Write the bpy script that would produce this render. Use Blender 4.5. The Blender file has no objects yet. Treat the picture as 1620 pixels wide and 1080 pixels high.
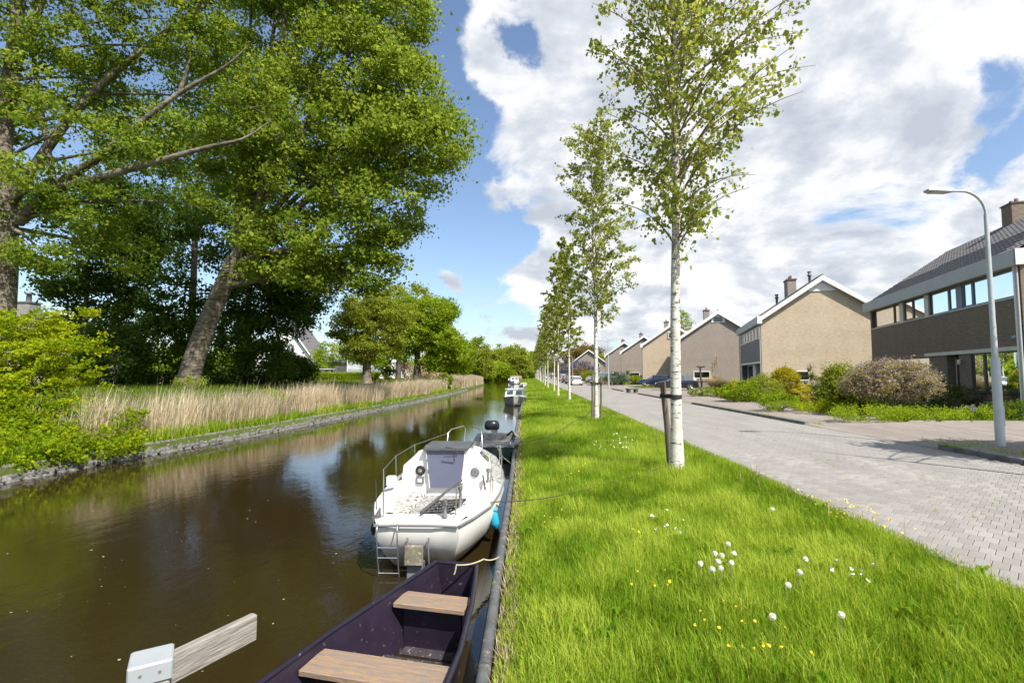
import bpy, math, random
import numpy as np
from mathutils import Vector, Matrix

D = bpy.data
SC = bpy.context.scene
COL = SC.collection
R = math.radians
rng = np.random.default_rng(7)
random.seed(7)

# ------------------------------------------------------------------ camera
CAM_H, FOC = 1.7, 800.0
YAW, PITCH = R(2.0), math.atan(52 / 800.0)
cam_data = D.cameras.new("camera")
cam_data.sensor_width = 36.0
cam_data.lens = FOC / 1620.0 * 36.0
cam_data.clip_start, cam_data.clip_end = 0.05, 3000
cam = D.objects.new("camera", cam_data)
COL.objects.link(cam)
cam.location = (0, 0, CAM_H)
cam.rotation_euler = (R(90) + PITCH, 0, YAW)
SC.camera = cam

SC.view_settings.view_transform = 'Standard'
SC.view_settings.look = 'None'
SC.view_settings.exposure = 0.98
SC.view_settings.gamma = 1.0
SC.view_settings.use_curve_mapping = False
SC.cycles.use_denoising = True
SC.cycles.max_bounces = 8
SC.cycles.transparent_max_bounces = 12
SC.cycles.sample_clamp_indirect = 6.0
SC.cycles.caustics_reflective = False
SC.cycles.caustics_refractive = False

F_H = np.array([-math.sin(YAW), math.cos(YAW), 0.0])
R_H = np.array([math.cos(YAW), math.sin(YAW), 0.0])
F_C = F_H * math.cos(PITCH) + np.array([0, 0, math.sin(PITCH)])
U_C = -F_H * math.sin(PITCH) + np.array([0, 0, math.cos(PITCH)])

def ray(px, py):
    return F_C * FOC + R_H * (px - 810.0) + U_C * (540.0 - py)

def S(px, py, d):
    """world point seen at photo position px,py at horizontal depth d"""
    r = ray(px, py)
    return np.array([0, 0, CAM_H]) + r * (d / float(r @ F_H))

def G(px, py, z=0.0):
    """world point on the level z seen at px,py"""
    r = ray(px, py)
    return np.array([0, 0, CAM_H]) + r * ((z - CAM_H) / r[2])

# ------------------------------------------------------------------ light
SUN_TO = np.array([0.622 * 0.622, -0.783 * 0.622, 0.783])
SUN_TO = SUN_TO / np.linalg.norm(SUN_TO)
sl = D.lights.new("sun", 'SUN')
sl.energy = 4.3
sl.angle = R(0.53)
sl.color = (1.0, 0.955, 0.88)
so = D.objects.new("sun", sl)
COL.objects.link(so)
so.location = (30, -40, 60)
so.rotation_euler = Vector(-SUN_TO).to_track_quat('-Z', 'Y').to_euler()

class NT:
    def __init__(self, tree):
        self.t = tree
        self.t.nodes.clear()
    def n(self, kind, _out=None, **kw):
        nd = self.t.nodes.new('ShaderNode' + kind)
        for k, v in kw.items():
            if k.startswith('i_'):
                key = k[2:].replace('_', ' ')
                key = int(key) if key.isdigit() else key
                sock = nd.inputs[key]
                if isinstance(v, bpy.types.NodeSocket):
                    self.t.links.new(v, sock)
                else:
                    sock.default_value = v
            else:
                setattr(nd, k, v)
        if _out is None:
            return nd.outputs[0]
        if _out == 'node':
            return nd
        return nd.outputs[_out]
    def m(self, op, a, b=None, c=None, clamp=False):
        kw = {'i_0': a}
        if b is not None: kw['i_1'] = b
        if c is not None: kw['i_2'] = c
        return self.n('Math', operation=op, use_clamp=clamp, **kw)
    def mix(self, f, a, b, blend='MIX'):
        nd = self.t.nodes.new('ShaderNodeMix')
        nd.data_type = 'RGBA'; nd.blend_type = blend
        for s, v in ((nd.inputs[0], f), (nd.inputs[6], a), (nd.inputs[7], b)):
            if isinstance(v, bpy.types.NodeSocket): self.t.links.new(v, s)
            else:
                s.default_value = v if s.type == 'VALUE' or len(v) == 4 else (*v, 1)
        return nd.outputs[2]
    def ramp(self, f, stops, interp='LINEAR'):
        nd = self.t.nodes.new('ShaderNodeValToRGB')
        cr = nd.color_ramp; cr.interpolation = interp
        while len(cr.elements) < len(stops): cr.elements.new(0.5)
        for e, (p, c) in zip(cr.elements, stops):
            e.position = p; e.color = c if len(c) == 4 else (*c, 1)
        self.t.links.new(f, nd.inputs[0])
        return nd.outputs[0]
    def link(self, a, b): self.t.links.new(a, b)

world = D.worlds.new("World")
SC.world = world
world.use_nodes = True
w = NT(world.node_tree)
sky = w.n('TexSky', sky_type='NISHITA', sun_disc=False, sun_elevation=R(51.5), sun_rotation=R(141.5), altitude=0.0, air_density=1.0, dust_density=1.4, ozone_density=2.2)
gen = w.n('TexCoord', _out='Generated')
sep = w.n('SeparateXYZ', _out='node', i_0=gen)
zc = w.m('MAXIMUM', sep.outputs[2], 0.0)
zz = w.m('ADD', zc, 0.34)
pv = w.n('CombineXYZ', i_0=w.m('DIVIDE', sep.outputs[0], zz), i_1=w.m('DIVIDE', sep.outputs[1], zz))
wn = w.n('TexNoise', _out='Color', i_Vector=gen, i_Scale=5.0, i_Detail=7.0, i_Roughness=0.62)
wv = w.n('VectorMath', operation='MULTIPLY_ADD', i_0=w.n('VectorMath', operation='SUBTRACT', i_0=wn, i_1=(.5, .5, .5)), i_1=(.20, .20, .20), i_2=gen)
wdir = w.n('VectorMath', operation='NORMALIZE', i_0=wv)
n1 = w.n('TexNoise', i_Vector=pv, i_Scale=2.6, i_Detail=10.0, i_Roughness=0.58, i_Distortion=0.25)
n2 = w.n('TexNoise', i_Vector=w.n('VectorMath', operation='ADD', i_0=pv, i_1=(0.05, -0.07, 0)), i_Scale=2.6, i_Detail=10.0, i_Roughness=0.58, i_Distortion=0.25)
n4 = w.n('TexNoise', i_Vector=w.n('VectorMath', operation='ADD', i_0=pv, i_1=(5.1, 2.2, 0)), i_Scale=3.2, i_Detail=7.0, i_Roughness=0.6)
n3 = w.n('TexNoise', i_Vector=pv, i_Scale=4.0, i_Detail=6.0, i_Roughness=0.6)
blobs = [(1450, 120, 330, .14), (1150, 60, 260, .16), (1080, 330, 220, .15), (1350, 420, 330, .13), (980, 60, 180, .16), (870, 30, 80, .16), (785, 40, 55, .26), (772, 115, 42, .26), (812, 158, 42, .26),
         (900, 210, 75, .22), (860, 150, 50, .16), (1050, 500, 150, .14), (1600, 420, 200, .12), (1650, 30, 200, .1),
         (836, 80, 38, -.40), (1612, 225, 55, -.34), (1590, 130, 30, -.22), (1290, 60, 26, -.14), (1245, 440, 34, -.22),
         (815, 298, 26, .34), (707, 443, 17, .40), (838, 452, 36, .36), (890, 366, 34, .40), (780, 488, 40, .26), (770, 240, 36, .12), (880, 500, 60, .25),
         (620, 130, 240, -.25), (700, 560, 120, -.04), (300, 300, 300, -.22), (760, 380, 60, -.25), (745, 520, 70, -.2)]
acc = w.m('MULTIPLY_ADD', n1, 1.5, -0.25)
for px, py, rad, wt in blobs:
    dv = ray(px, py); dv = dv / np.linalg.norm(dv)
    e = (px - 810) ** 2 + (py - 540) ** 2
    ang = math.atan(rad / 800.0) * (640000.0 / (640000.0 + e)) ** 0.5
    dt = w.n('VectorMath', _out='Value', operation='DOT_PRODUCT', i_0=wdir, i_1=tuple(float(q) for q in dv))
    g = w.m('EXPONENT', w.m('MULTIPLY', w.m('SUBTRACT', dt, 1.0), 2.0 / ang ** 2))
    acc = w.m('MULTIPLY_ADD', g, wt, acc)
acc = w.m('MULTIPLY_ADD', n3, 0.16, acc)
mask = w.n('MapRange', interpolation_type='SMOOTHSTEP', i_Value=acc, i_1=0.56, i_2=0.74)
# sunlit tops against greyer undersides: local slope of the cloud noise plus slow variation
slope = w.m('MULTIPLY', w.m('SUBTRACT', n2, n1), 1.7)
shade = w.m('ADD', slope, n4)
ccol = w.ramp(shade, [(0.24, (0.56, 0.61, 0.69)), (0.42, (0.74, 0.78, 0.84)), (0.53, (0.93, 0.945, 0.965)), (0.64, (1.0, 1.0, 1.0))])
bg1 = w.n('Background', i_Color=sky, i_Strength=0.105)
bg2 = w.n('Background', i_Color=ccol, i_Strength=0.53)
mx = w.n('MixShader', i_0=w.m('MULTIPLY', mask, 0.97), i_1=bg1, i_2=bg2)
wo = w.t.nodes.new('ShaderNodeOutputWorld')
w.link(mx, wo.inputs[0])

# ------------------------------------------------------------------ materials
MATS = {}
def new_mat(name):
    m = D.materials.new(name); m.use_nodes = True
    MATS[name] = m
    return m, NT(m.node_tree)

def finish(nt, shader):
    o = nt.t.nodes.new('ShaderNodeOutputMaterial')
    nt.link(shader, o.inputs[0])

def pm(name, c1, c2=None, scale=4.0, rough=0.6, bump=0.0, metal=0.0, spots=None, spec=0.5, stretch=(1, 1, 1), detail=6.0, coat=0.0):
    """noise-mottled painted / natural surface"""
    m, t = new_mat(name)
    c2 = c2 or tuple(x * 0.78 for x in c1)
    co = t.n('TexCoord', _out='Object')
    mp = t.n('Mapping', i_Vector=co, i_Scale=stretch)
    nz = t.n('TexNoise', i_Vector=mp, i_Scale=scale, i_Detail=detail, i_Roughness=0.6)
    f = t.n('MapRange', i_Value=nz, i_1=0.32, i_2=0.68)
    col = t.mix(f, c1, c2)
    if spots:
        sc_, thr, c3 = spots
        ns = t.n('TexNoise', i_Vector=mp, i_Scale=sc_, i_Detail=5.0, i_Roughness=0.65)
        col = t.mix(t.n('MapRange', i_Value=ns, i_1=thr, i_2=thr + 0.06), col, c3)
    b = t.n('BsdfPrincipled', _out='node', i_Base_Color=col, i_Roughness=rough, i_Metallic=metal)
    b.inputs['Specular IOR Level'].default_value = spec
    b.inputs['Coat Weight'].default_value = coat
    if bump:
        bp = t.n('Bump', i_Strength=min(1.0, bump), i_Distance=0.02, i_Height=nz)
        t.link(bp, b.inputs['Normal'])
    finish(t, b.outputs[0])
    return m

def leaf_mat(name, dark, mid, lite, trans=0.45, gloss=0.35):
    m, t = new_mat(name)
    a = t.n('Attribute', _out='Fac', attribute_name='tint')
    col = t.ramp(a, [(0.0, dark), (0.5, mid), (1.0, lite)])
    dif = t.n('BsdfDiffuse', i_Color=col)
    tc = t.mix(0.5, col, tuple(min(1, x) for x in (lite[0] * 1.5, lite[1] * 1.35, lite[2] * .8)))
    tr = t.n('BsdfTranslucent', i_Color=tc)
    mxs = t.n('MixShader', i_0=trans, i_1=dif, i_2=tr)
    finish(t, mxs)
    return m

def brick_mat(name, c1, c2, mortar, bw=0.21, bh=0.0625, ms=0.009, rough=0.85, big=(0.25, 0.12)):
    m, t = new_mat(name)
    co = t.n('TexCoord', _out='Object')
    sp = t.n('SeparateXYZ', _out='node', i_0=co)
    v = t.n('CombineXYZ', i_0=t.m('ADD', sp.outputs[0], sp.outputs[1]), i_1=sp.outputs[2])
    bt = t.n('TexBrick', _out='node', i_Vector=v, i_Color1=(*c1, 1), i_Color2=(*c2, 1), i_Mortar=(*mortar, 1), i_Scale=1.0)
    bt.inputs['Mortar Size'].default_value = ms
    bt.inputs['Brick Width'].default_value = bw
    bt.inputs['Row Height'].default_value = bh
    bt.offset = 0.5
    nz = t.n('TexNoise', i_Vector=co, i_Scale=0.8, i_Detail=6.0, i_Roughness=0.6)
    ns = t.n('TexNoise', i_Vector=t.n('Mapping', i_Vector=v, i_Scale=(4.5, 15, 1)), i_Scale=1.0, i_Detail=3.0)
    col = t.mix(t.n('MapRange', i_Value=nz, i_1=0.3, i_2=0.7, i_3=0.0, i_4=0.5), bt.outputs[0], tuple(x * 0.66 for x in c1))
    col = t.mix(t.n('MapRange', i_Value=ns, i_1=0.56, i_2=0.7, i_3=0.0, i_4=0.45), col, tuple(min(1, x * 1.35) for x in c2))
    col = t.mix(t.n('MapRange', i_Value=ns, i_1=0.44, i_2=0.3, i_3=0.0, i_4=0.5), col, tuple(x * 0.6 for x in c1))
    b = t.n('BsdfPrincipled', _out='node', i_Base_Color=col, i_Roughness=rough)
    bp = t.n('Bump', i_Strength=0.6, i_Distance=0.008, i_Height=t.m('SUBTRACT', 1.0, bt.outputs[1]))
    t.link(bp, b.inputs['Normal'])
    finish(t, b.outputs[0])
    return m

def glass_mat(name, tint=(0.75, 0.8, 0.82), refl=(0.9, 0.95, 1.0), boost=2.6, rough=0.01):
    m, t = new_mat(name)
    fr = t.n('Fresnel', i_IOR=1.5)
    f = t.m('MULTIPLY', fr, boost, clamp=True)
    co = t.n('TexCoord', _out='Object')
    nz = t.n('TexNoise', i_Vector=co, i_Scale=0.9, i_Detail=1.0)
    bp = t.n('Bump', i_Strength=0.08, i_Distance=0.02, i_Height=nz)
    gl = t.n('BsdfGlossy', i_Color=(*refl, 1), i_Roughness=rough, i_Normal=bp)
    tr = t.n('BsdfTransparent', i_Color=(*tint, 1))
    finish(t, t.n('MixShader', i_0=f, i_1=tr, i_2=gl))
    return m

pm('white_paint', (0.78, 0.78, 0.75), (0.70, 0.70, 0.67), rough=0.45, scale=2.0)
pm('cream_paint', (0.62, 0.60, 0.53), (0.52, 0.50, 0.44), rough=0.5, scale=2.0)
pm('grey_board', (0.42, 0.43, 0.43), (0.36, 0.37, 0.37), rough=0.5, scale=1.5)
pm('panel_grey', (0.12, 0.12, 0.13), (0.09, 0.09, 0.10), rough=0.5, scale=1.5)
pm('panel_blue', (0.16, 0.19, 0.27), (0.13, 0.16, 0.22), rough=0.5)
pm('dark_frame', (0.03, 0.028, 0.03), rough=0.35)
pm('brown_frame', (0.11, 0.035, 0.03), rough=0.4)
pm('door_dark', (0.028, 0.02, 0.018), rough=0.4)
pm('curtain', (0.62, 0.64, 0.66), (0.48, 0.50, 0.53), scale=9.0, rough=0.9, stretch=(3, 3, 0.05))
pm('room_dark', (0.03, 0.03, 0.032), rough=0.9)
pm('lead_grey', (0.16, 0.16, 0.17), rough=0.6)
pm('steel', (0.55, 0.56, 0.57), (0.45, 0.46, 0.47), rough=0.35, metal=0.9)
pm('galvanised', (0.50, 0.53, 0.54), (0.42, 0.45, 0.46), rough=0.45, metal=0.35, scale=3.0, bump=0.05)
pm('tile_dark', (0.150, 0.142, 0.140), (0.095, 0.090, 0.090), scale=3.0, rough=0.65, bump=0.3)
pm('tile_brown', (0.13, 0.10, 0.08), (0.09, 0.075, 0.065), scale=3.0, rough=0.75, bump=0.3)
pm('rubber', (0.018, 0.018, 0.018), rough=0.8)
pm('chrome', (0.7, 0.7, 0.72), rough=0.2, metal=1.0)
pm('rope_dark', (0.05, 0.045, 0.035), rough=0.9)
pm('rope_pale', (0.45, 0.40, 0.26), (0.3, 0.27, 0.17), rough=0.9, scale=30)
pm('stake_wood', (0.16, 0.125, 0.09), (0.10, 0.08, 0.06), scale=6.0, rough=0.85, bump=0.6, stretch=(4, 4, 0.6))
pm('grey_wood', (0.30, 0.27, 0.235), (0.17, 0.155, 0.135), scale=5.0, rough=0.85, bump=0.7, stretch=(1.2, 9, 9), spots=(22, 0.66, (0.12, 0.11, 0.10)))
pm('post_wood', (0.40, 0.36, 0.30), (0.25, 0.22, 0.18), scale=5.0, rough=0.85, bump=0.7, stretch=(9, 9, 1), spots=(20, 0.66, (0.13, 0.12, 0.10)))
pm('cap_metal', (0.44, 0.47, 0.48), (0.36, 0.39, 0.40), scale=5.0, rough=0.45, metal=0.3, spots=(30, 0.68, (0.3, 0.33, 0.33)))
pm('concrete', (0.30, 0.29, 0.27), (0.20, 0.19, 0.175), scale=5.0, rough=0.9, bump=0.5, spots=(12, 0.60, (0.10, 0.11, 0.06)))
pm('kerb', (0.20, 0.19, 0.18), (0.11, 0.105, 0.10), scale=4.0, rough=0.9, bump=0.5, spots=(8, 0.58, (0.06, 0.065, 0.035)))
pm('edging', (0.10, 0.105, 0.11), (0.055, 0.055, 0.055), scale=6.0, rough=0.8, bump=0.4, spots=(9, 0.6, (0.22, 0.19, 0.13)))
pm('stone', (0.17, 0.165, 0.15), (0.065, 0.065, 0.055), scale=7.0, rough=0.95, bump=1.0, spots=(11, 0.58, (0.33, 0.32, 0.29)))
pm('soil', (0.075, 0.058, 0.038), (0.045, 0.036, 0.024), scale=6.0, rough=1.0, bump=0.8)
pm('wood_dark', (0.035, 0.028, 0.022), rough=0.9)
pm('chimney_pot', (0.14, 0.10, 0.08), rough=0.8)
pm('sign_blue', (0.025, 0.06, 0.10), rough=0.3)
pm('letter_white', (0.7, 0.72, 0.74), rough=0.5)
pm('bench_wood', (0.27, 0.175, 0.105), (0.165, 0.140, 0.120), scale=3.5, rough=0.7, bump=0.6, stretch=(1.0, 10, 6), spots=(9, 0.56, (0.33, 0.20, 0.085)))
pm('punt_hull', (0.015, 0.011, 0.023), (0.009, 0.007, 0.014), scale=3.0, rough=0.32, spots=(14, 0.66, (0.12, 0.105, 0.115)), bump=0.1)
pm('punt_inside', (0.022, 0.014, 0.029), (0.012, 0.008, 0.015), scale=4.5, rough=0.45, spots=(17, 0.63, (0.11, 0.10, 0.10)), bump=0.15, detail=9)
pm('punt_floor', (0.045, 0.038, 0.045), (0.024, 0.02, 0.024), scale=7, rough=0.6, spots=(30, 0.58, (0.20, 0.18, 0.155)), bump=0.3, detail=9)
pm('gelcoat', (0.80, 0.79, 0.74), (0.74, 0.72, 0.66), scale=2.0, rough=0.3, spots=(9, 0.70, (0.42, 0.38, 0.28)), coat=0.3)
pm('gelcoat_dirty', (0.62, 0.60, 0.54), (0.50, 0.47, 0.40), scale=4.0, rough=0.55, spots=(16, 0.50, (0.10, 0.09, 0.075)))
pm('nonskid', (0.36, 0.355, 0.34), (0.28, 0.27, 0.26), scale=5.0, rough=0.8, spots=(24, 0.52, (0.07, 0.065, 0.06)), bump=0.3)
pm('hatch_blue', (0.115, 0.125, 0.185), (0.095, 0.105, 0.155), scale=2.0, rough=0.45)
pm('hatch_top', (0.055, 0.058, 0.062), (0.09, 0.09, 0.09), scale=5.0, rough=0.6)
pm('lattice_dark', (0.05, 0.047, 0.045), (0.09, 0.085, 0.08), scale=10.0, rough=0.8)
pm('plywood', (0.22, 0.19, 0.13), (0.12, 0.105, 0.08), scale=8.0, rough=0.9, bump=0.5, spots=(18, 0.55, (0.33, 0.30, 0.23)))
pm('fender_blue', (0.03, 0.36, 0.52), (0.02, 0.28, 0.42), rough=0.35)
pm('fender_grey', (0.07, 0.065, 0.06), rough=0.6)
pm('deck_green', (0.018, 0.045, 0.035), (0.03, 0.05, 0.04), scale=5.0, rough=0.4)
pm('deck_grey', (0.24, 0.235, 0.22), (0.15, 0.145, 0.13), scale=6.0, rough=0.8, spots=(15, 0.58, (0.07, 0.07, 0.06)))
pm('cowl', (0.02, 0.021, 0.024), rough=0.3)
pm('hull_grey', (0.33, 0.31, 0.29), (0.27, 0.26, 0.24), rough=0.4)
pm('car_blue', (0.012, 0.035, 0.12), (0.012, 0.033, 0.11), rough=0.3, coat=0.8)
pm('car_black', (0.012, 0.014, 0.022), rough=0.3, coat=0.8)
pm('car_silver', (0.38, 0.42, 0.47), (0.36, 0.40, 0.45), rough=0.3, metal=0.4, coat=0.6)
pm('car_white', (0.75, 0.76, 0.77), rough=0.3, coat=0.6)
pm('car_red', (0.10, 0.03, 0.035), rough=0.3, coat=0.6)
pm('lamp_red', (0.35, 0.015, 0.01), rough=0.3)
pm('lamp_clear', (0.7, 0.7, 0.68), rough=0.15)
pm('plate_yellow', (0.75, 0.55, 0.05), rough=0.5)
pm('slate_dark', (0.07, 0.075, 0.095), (0.045, 0.05, 0.065), scale=3.0, rough=0.6)
pm('twig', (0.10, 0.075, 0.05), (0.06, 0.045, 0.03), rough=0.9)
pm('bark_dark', (0.12, 0.10, 0.075), (0.05, 0.042, 0.032), scale=5.0, rough=0.95, bump=1.0, stretch=(2, 2, .6))
pm('birch_twig', (0.22, 0.17, 0.12), (0.14, 0.10, 0.07), rough=0.8)
pm('bluebell', (0.22, 0.18, 0.62), (0.30, 0.25, 0.70), rough=0.8)
leaf_mat('puff', (.85, .85, .80), (.9, .9, .86), (.92, .92, .9), trans=.5)
pm('petal_yellow', (0.75, 0.52, 0.02), (0.8, 0.62, 0.05), rough=0.8)
pm('petal_white', (0.75, 0.75, 0.66), rough=0.8)
pm('fleck', (0.42, 0.38, 0.28), (0.2, 0.18, 0.1), scale=5, rough=0.9)
def hull_mat():
    m, t = new_mat('gelcoat_hull')
    co = t.n('TexCoord', _out='Object'); sp = t.n('SeparateXYZ', _out='node', i_0=co)
    nz = t.n('TexNoise', i_Vector=t.n('Mapping', i_Vector=co, i_Scale=(5, 5, 1.2)), i_Scale=1.5, i_Detail=7.0, i_Roughness=0.65)
    nf = t.n('TexNoise', i_Vector=co, i_Scale=14.0, i_Detail=5.0, i_Roughness=0.7)
    hz = t.m('ADD', sp.outputs[2], t.m('MULTIPLY', t.m('SUBTRACT', nz, .5), .55))
    f = t.n('MapRange', i_Value=hz, i_1=0.02, i_2=0.34, i_3=1.0, i_4=0.0)
    col = t.mix(f, (0.74, 0.72, 0.66), (0.40, 0.33, 0.21))
    col = t.mix(t.n('MapRange', i_Value=nf, i_1=0.60, i_2=0.74, i_3=0.0, i_4=.5), col, (0.42, 0.38, 0.30))
    finish(t, t.n('BsdfPrincipled', i_Base_Color=col, i_Roughness=.38))
hull_mat()
brick_mat('brick_beige', (0.52, 0.405, 0.275), (0.57, 0.46, 0.325), (0.50, 0.43, 0.33))
brick_mat('brick_grey', (0.30, 0.25, 0.205), (0.34, 0.285, 0.24), (0.30, 0.265, 0.23))
brick_mat('brick_brown', (0.215, 0.160, 0.112), (0.265, 0.205, 0.150), (0.15, 0.125, 0.10), ms=0.012)
glass_mat('glass', boost=3.6)
glass_mat('glass_dark', tint=(0.25, 0.28, 0.3), boost=2.2)
glass_mat('glass_port', tint=(0.3, 0.33, 0.28), boost=1.5)

leaf_mat('leaf_poplar', (0.070, 0.130, 0.016), (0.160, 0.240, 0.026), (0.310, 0.385, 0.055), trans=0.5)
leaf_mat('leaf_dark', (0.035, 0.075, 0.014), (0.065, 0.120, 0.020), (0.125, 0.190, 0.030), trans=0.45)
leaf_mat('leaf_birch', (0.120, 0.165, 0.026), (0.220, 0.275, 0.044), (0.390, 0.430, 0.110), trans=0.5)
leaf_mat('leaf_lime', (0.110, 0.200, 0.010), (0.215, 0.310, 0.012), (0.400, 0.440, 0.016), trans=0.5)
leaf_mat('leaf_bright', (0.095, 0.175, 0.012), (0.190, 0.290, 0.016), (0.320, 0.405, 0.030), trans=0.5)
leaf_mat('leaf_olive', (0.130, 0.175, 0.024), (0.215, 0.275, 0.032), (0.330, 0.370, 0.050), trans=0.5)
leaf_mat('leaf_bronze', (0.120, 0.085, 0.035), (0.185, 0.130, 0.040), (0.250, 0.200, 0.055), trans=0.45)
leaf_mat('leaf_gold', (0.26, 0.26, 0.02), (0.42, 0.38, 0.03), (0.62, 0.52, 0.06), trans=0.4)
leaf_mat('leaf_domed', (0.13, 0.15, 0.012), (0.30, 0.28, 0.018), (0.50, 0.42, 0.03), trans=0.4)
leaf_mat('leaf_magnolia', (0.22, 0.16, 0.17), (0.34, 0.25, 0.20), (0.36, 0.33, 0.10), trans=0.4)
leaf_mat('leaf_blue', (0.05, 0.085, 0.065), (0.085, 0.125, 0.095), (0.14, 0.18, 0.12), trans=0.3)
leaf_mat('leaf_heather', (0.15, 0.13, 0.09), (0.22, 0.20, 0.11), (0.30, 0.28, 0.14), trans=0.3)
leaf_mat('leaf_wisteria', (0.085, 0.085, 0.10), (0.15, 0.14, 0.19), (0.22, 0.20, 0.27), trans=0.3)
leaf_mat('leaf_straw', (0.23, 0.17, 0.10), (0.38, 0.30, 0.19), (0.52, 0.43, 0.29), trans=0.3)
leaf_mat('grass_blade', (0.070, 0.155, 0.010), (0.170, 0.300, 0.018), (0.420, 0.510, 0.070), trans=0.5)
leaf_mat('grass_lawn', (0.085, 0.150, 0.012), (0.140, 0.215, 0.016), (0.22, 0.285, 0.03), trans=0.45)
leaf_mat('reed_dry', (0.20, 0.15, 0.105), (0.47, 0.385, 0.28), (0.72, 0.62, 0.46), trans=0.35)

def birch_bark():
    m, t = new_mat('birch_bark')
    co = t.n('TexCoord', _out='Object')
    sp = t.n('SeparateXYZ', _out='node', i_0=co)
    n_a = t.n('TexNoise', i_Vector=t.n('Mapping', i_Vector=co, i_Scale=(6, 6, 30)), i_Scale=1.0, i_Detail=3.0, i_Roughness=0.6)
    n_b = t.n('TexNoise', i_Vector=t.n('Mapping', i_Vector=co, i_Scale=(5, 5, 4)), i_Scale=1.6, i_Detail=6.0, i_Roughness=0.7)
    base = t.mix(t.n('MapRange', i_Value=n_b, i_1=0.35, i_2=0.65), (0.68, 0.64, 0.56), (0.44, 0.40, 0.33))
    thr = t.n('MapRange', i_Value=sp.outputs[2], i_1=2.4, i_2=5.0, i_3=0.63, i_4=0.55)
    lent = t.n('MapRange', i_Value=t.m('SUBTRACT', n_a, thr), i_1=-0.03, i_2=0.005)
    col = t.mix(lent, base, (0.055, 0.045, 0.035))
    n_c = t.n('TexNoise', i_Vector=t.n('Mapping', i_Vector=co, i_Scale=(6, 6, 3)), i_Scale=1.0, i_Detail=5.0, i_Roughness=0.7)
    up = t.n('MapRange', i_Value=sp.outputs[2], i_1=2.3, i_2=3.2, i_3=0.70, i_4=0.50)
    gr = t.n('MapRange', i_Value=t.m('SUBTRACT', n_c, up), i_1=0.0, i_2=0.08)
    col = t.mix(gr, col, (0.20, 0.17, 0.13))
    b = t.n('BsdfPrincipled', _out='node', i_Base_Color=col, i_Roughness=0.7)
    t.link(t.n('Bump', i_Strength=0.5, i_Distance=0.01, i_Height=n_a), b.inputs['Normal'])
    finish(t, b.outputs[0])
birch_bark()

def poplar_bark():
    m, t = new_mat('poplar_bark')
    co = t.n('TexCoord', _out='Object')
    n_a = t.n('TexNoise', i_Vector=t.n('Mapping', i_Vector=co, i_Scale=(1.6, 1.6, 6)), i_Scale=1.3, i_Detail=7.0, i_Roughness=0.65)
    n_b = t.n('TexNoise', i_Vector=co, i_Scale=1.1, i_Detail=6.0, i_Roughness=0.6)
    col = t.ramp(n_a, [(0.32, (0.035, 0.029, 0.021)), (0.48, (0.11, 0.09, 0.064)), (0.66, (0.24, 0.205, 0.15))])
    col = t.mix(t.n('MapRange', i_Value=n_b, i_1=0.54, i_2=0.70), col, (0.30, 0.265, 0.20))
    b = t.n('BsdfPrincipled', _out='node', i_Base_Color=col, i_Roughness=0.9)
    t.link(t.n('Bump', i_Strength=1.0, i_Distance=0.06, i_Height=n_a), b.inputs['Normal'])
    finish(t, b.outputs[0])
poplar_bark()

def water_mat():
    m, t = new_mat('canal_water')
    co = t.n('TexCoord', _out='Object')
    mp = t.n('Mapping', i_Vector=co, i_Scale=(1.0, 0.55, 1.0))
    a = t.n('TexNoise', i_Vector=mp, i_Scale=3.2, i_Detail=4.0, i_Roughness=0.55)
    b_ = t.n('TexNoise', i_Vector=co, i_Scale=16.0, i_Detail=3.0, i_Roughness=0.6)
    patch = t.n('TexNoise', i_Vector=t.n('Mapping', i_Vector=co, i_Scale=(0.35, 0.16, 1.0)), i_Scale=0.6, i_Detail=2.0)
    pa = t.n('MapRange', i_Value=patch, i_1=0.38, i_2=0.62, i_3=0.25, i_4=1.0)
    h = t.m('MULTIPLY', t.m('MULTIPLY_ADD', b_, 0.30, a), pa)
    mud = t.n('TexNoise', i_Vector=co, i_Scale=0.5, i_Detail=4.0)
    col = t.mix(mud, (0.026, 0.017, 0.0055), (0.018, 0.012, 0.0045))
    bs = t.n('BsdfPrincipled', _out='node', i_Base_Color=col, i_Roughness=0.02, i_IOR=1.62)
    t.link(t.n('Bump', i_Strength=0.22, i_Distance=0.035, i_Height=h), bs.inputs['Normal'])
    finish(t, bs.outputs[0])
water_mat()

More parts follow.
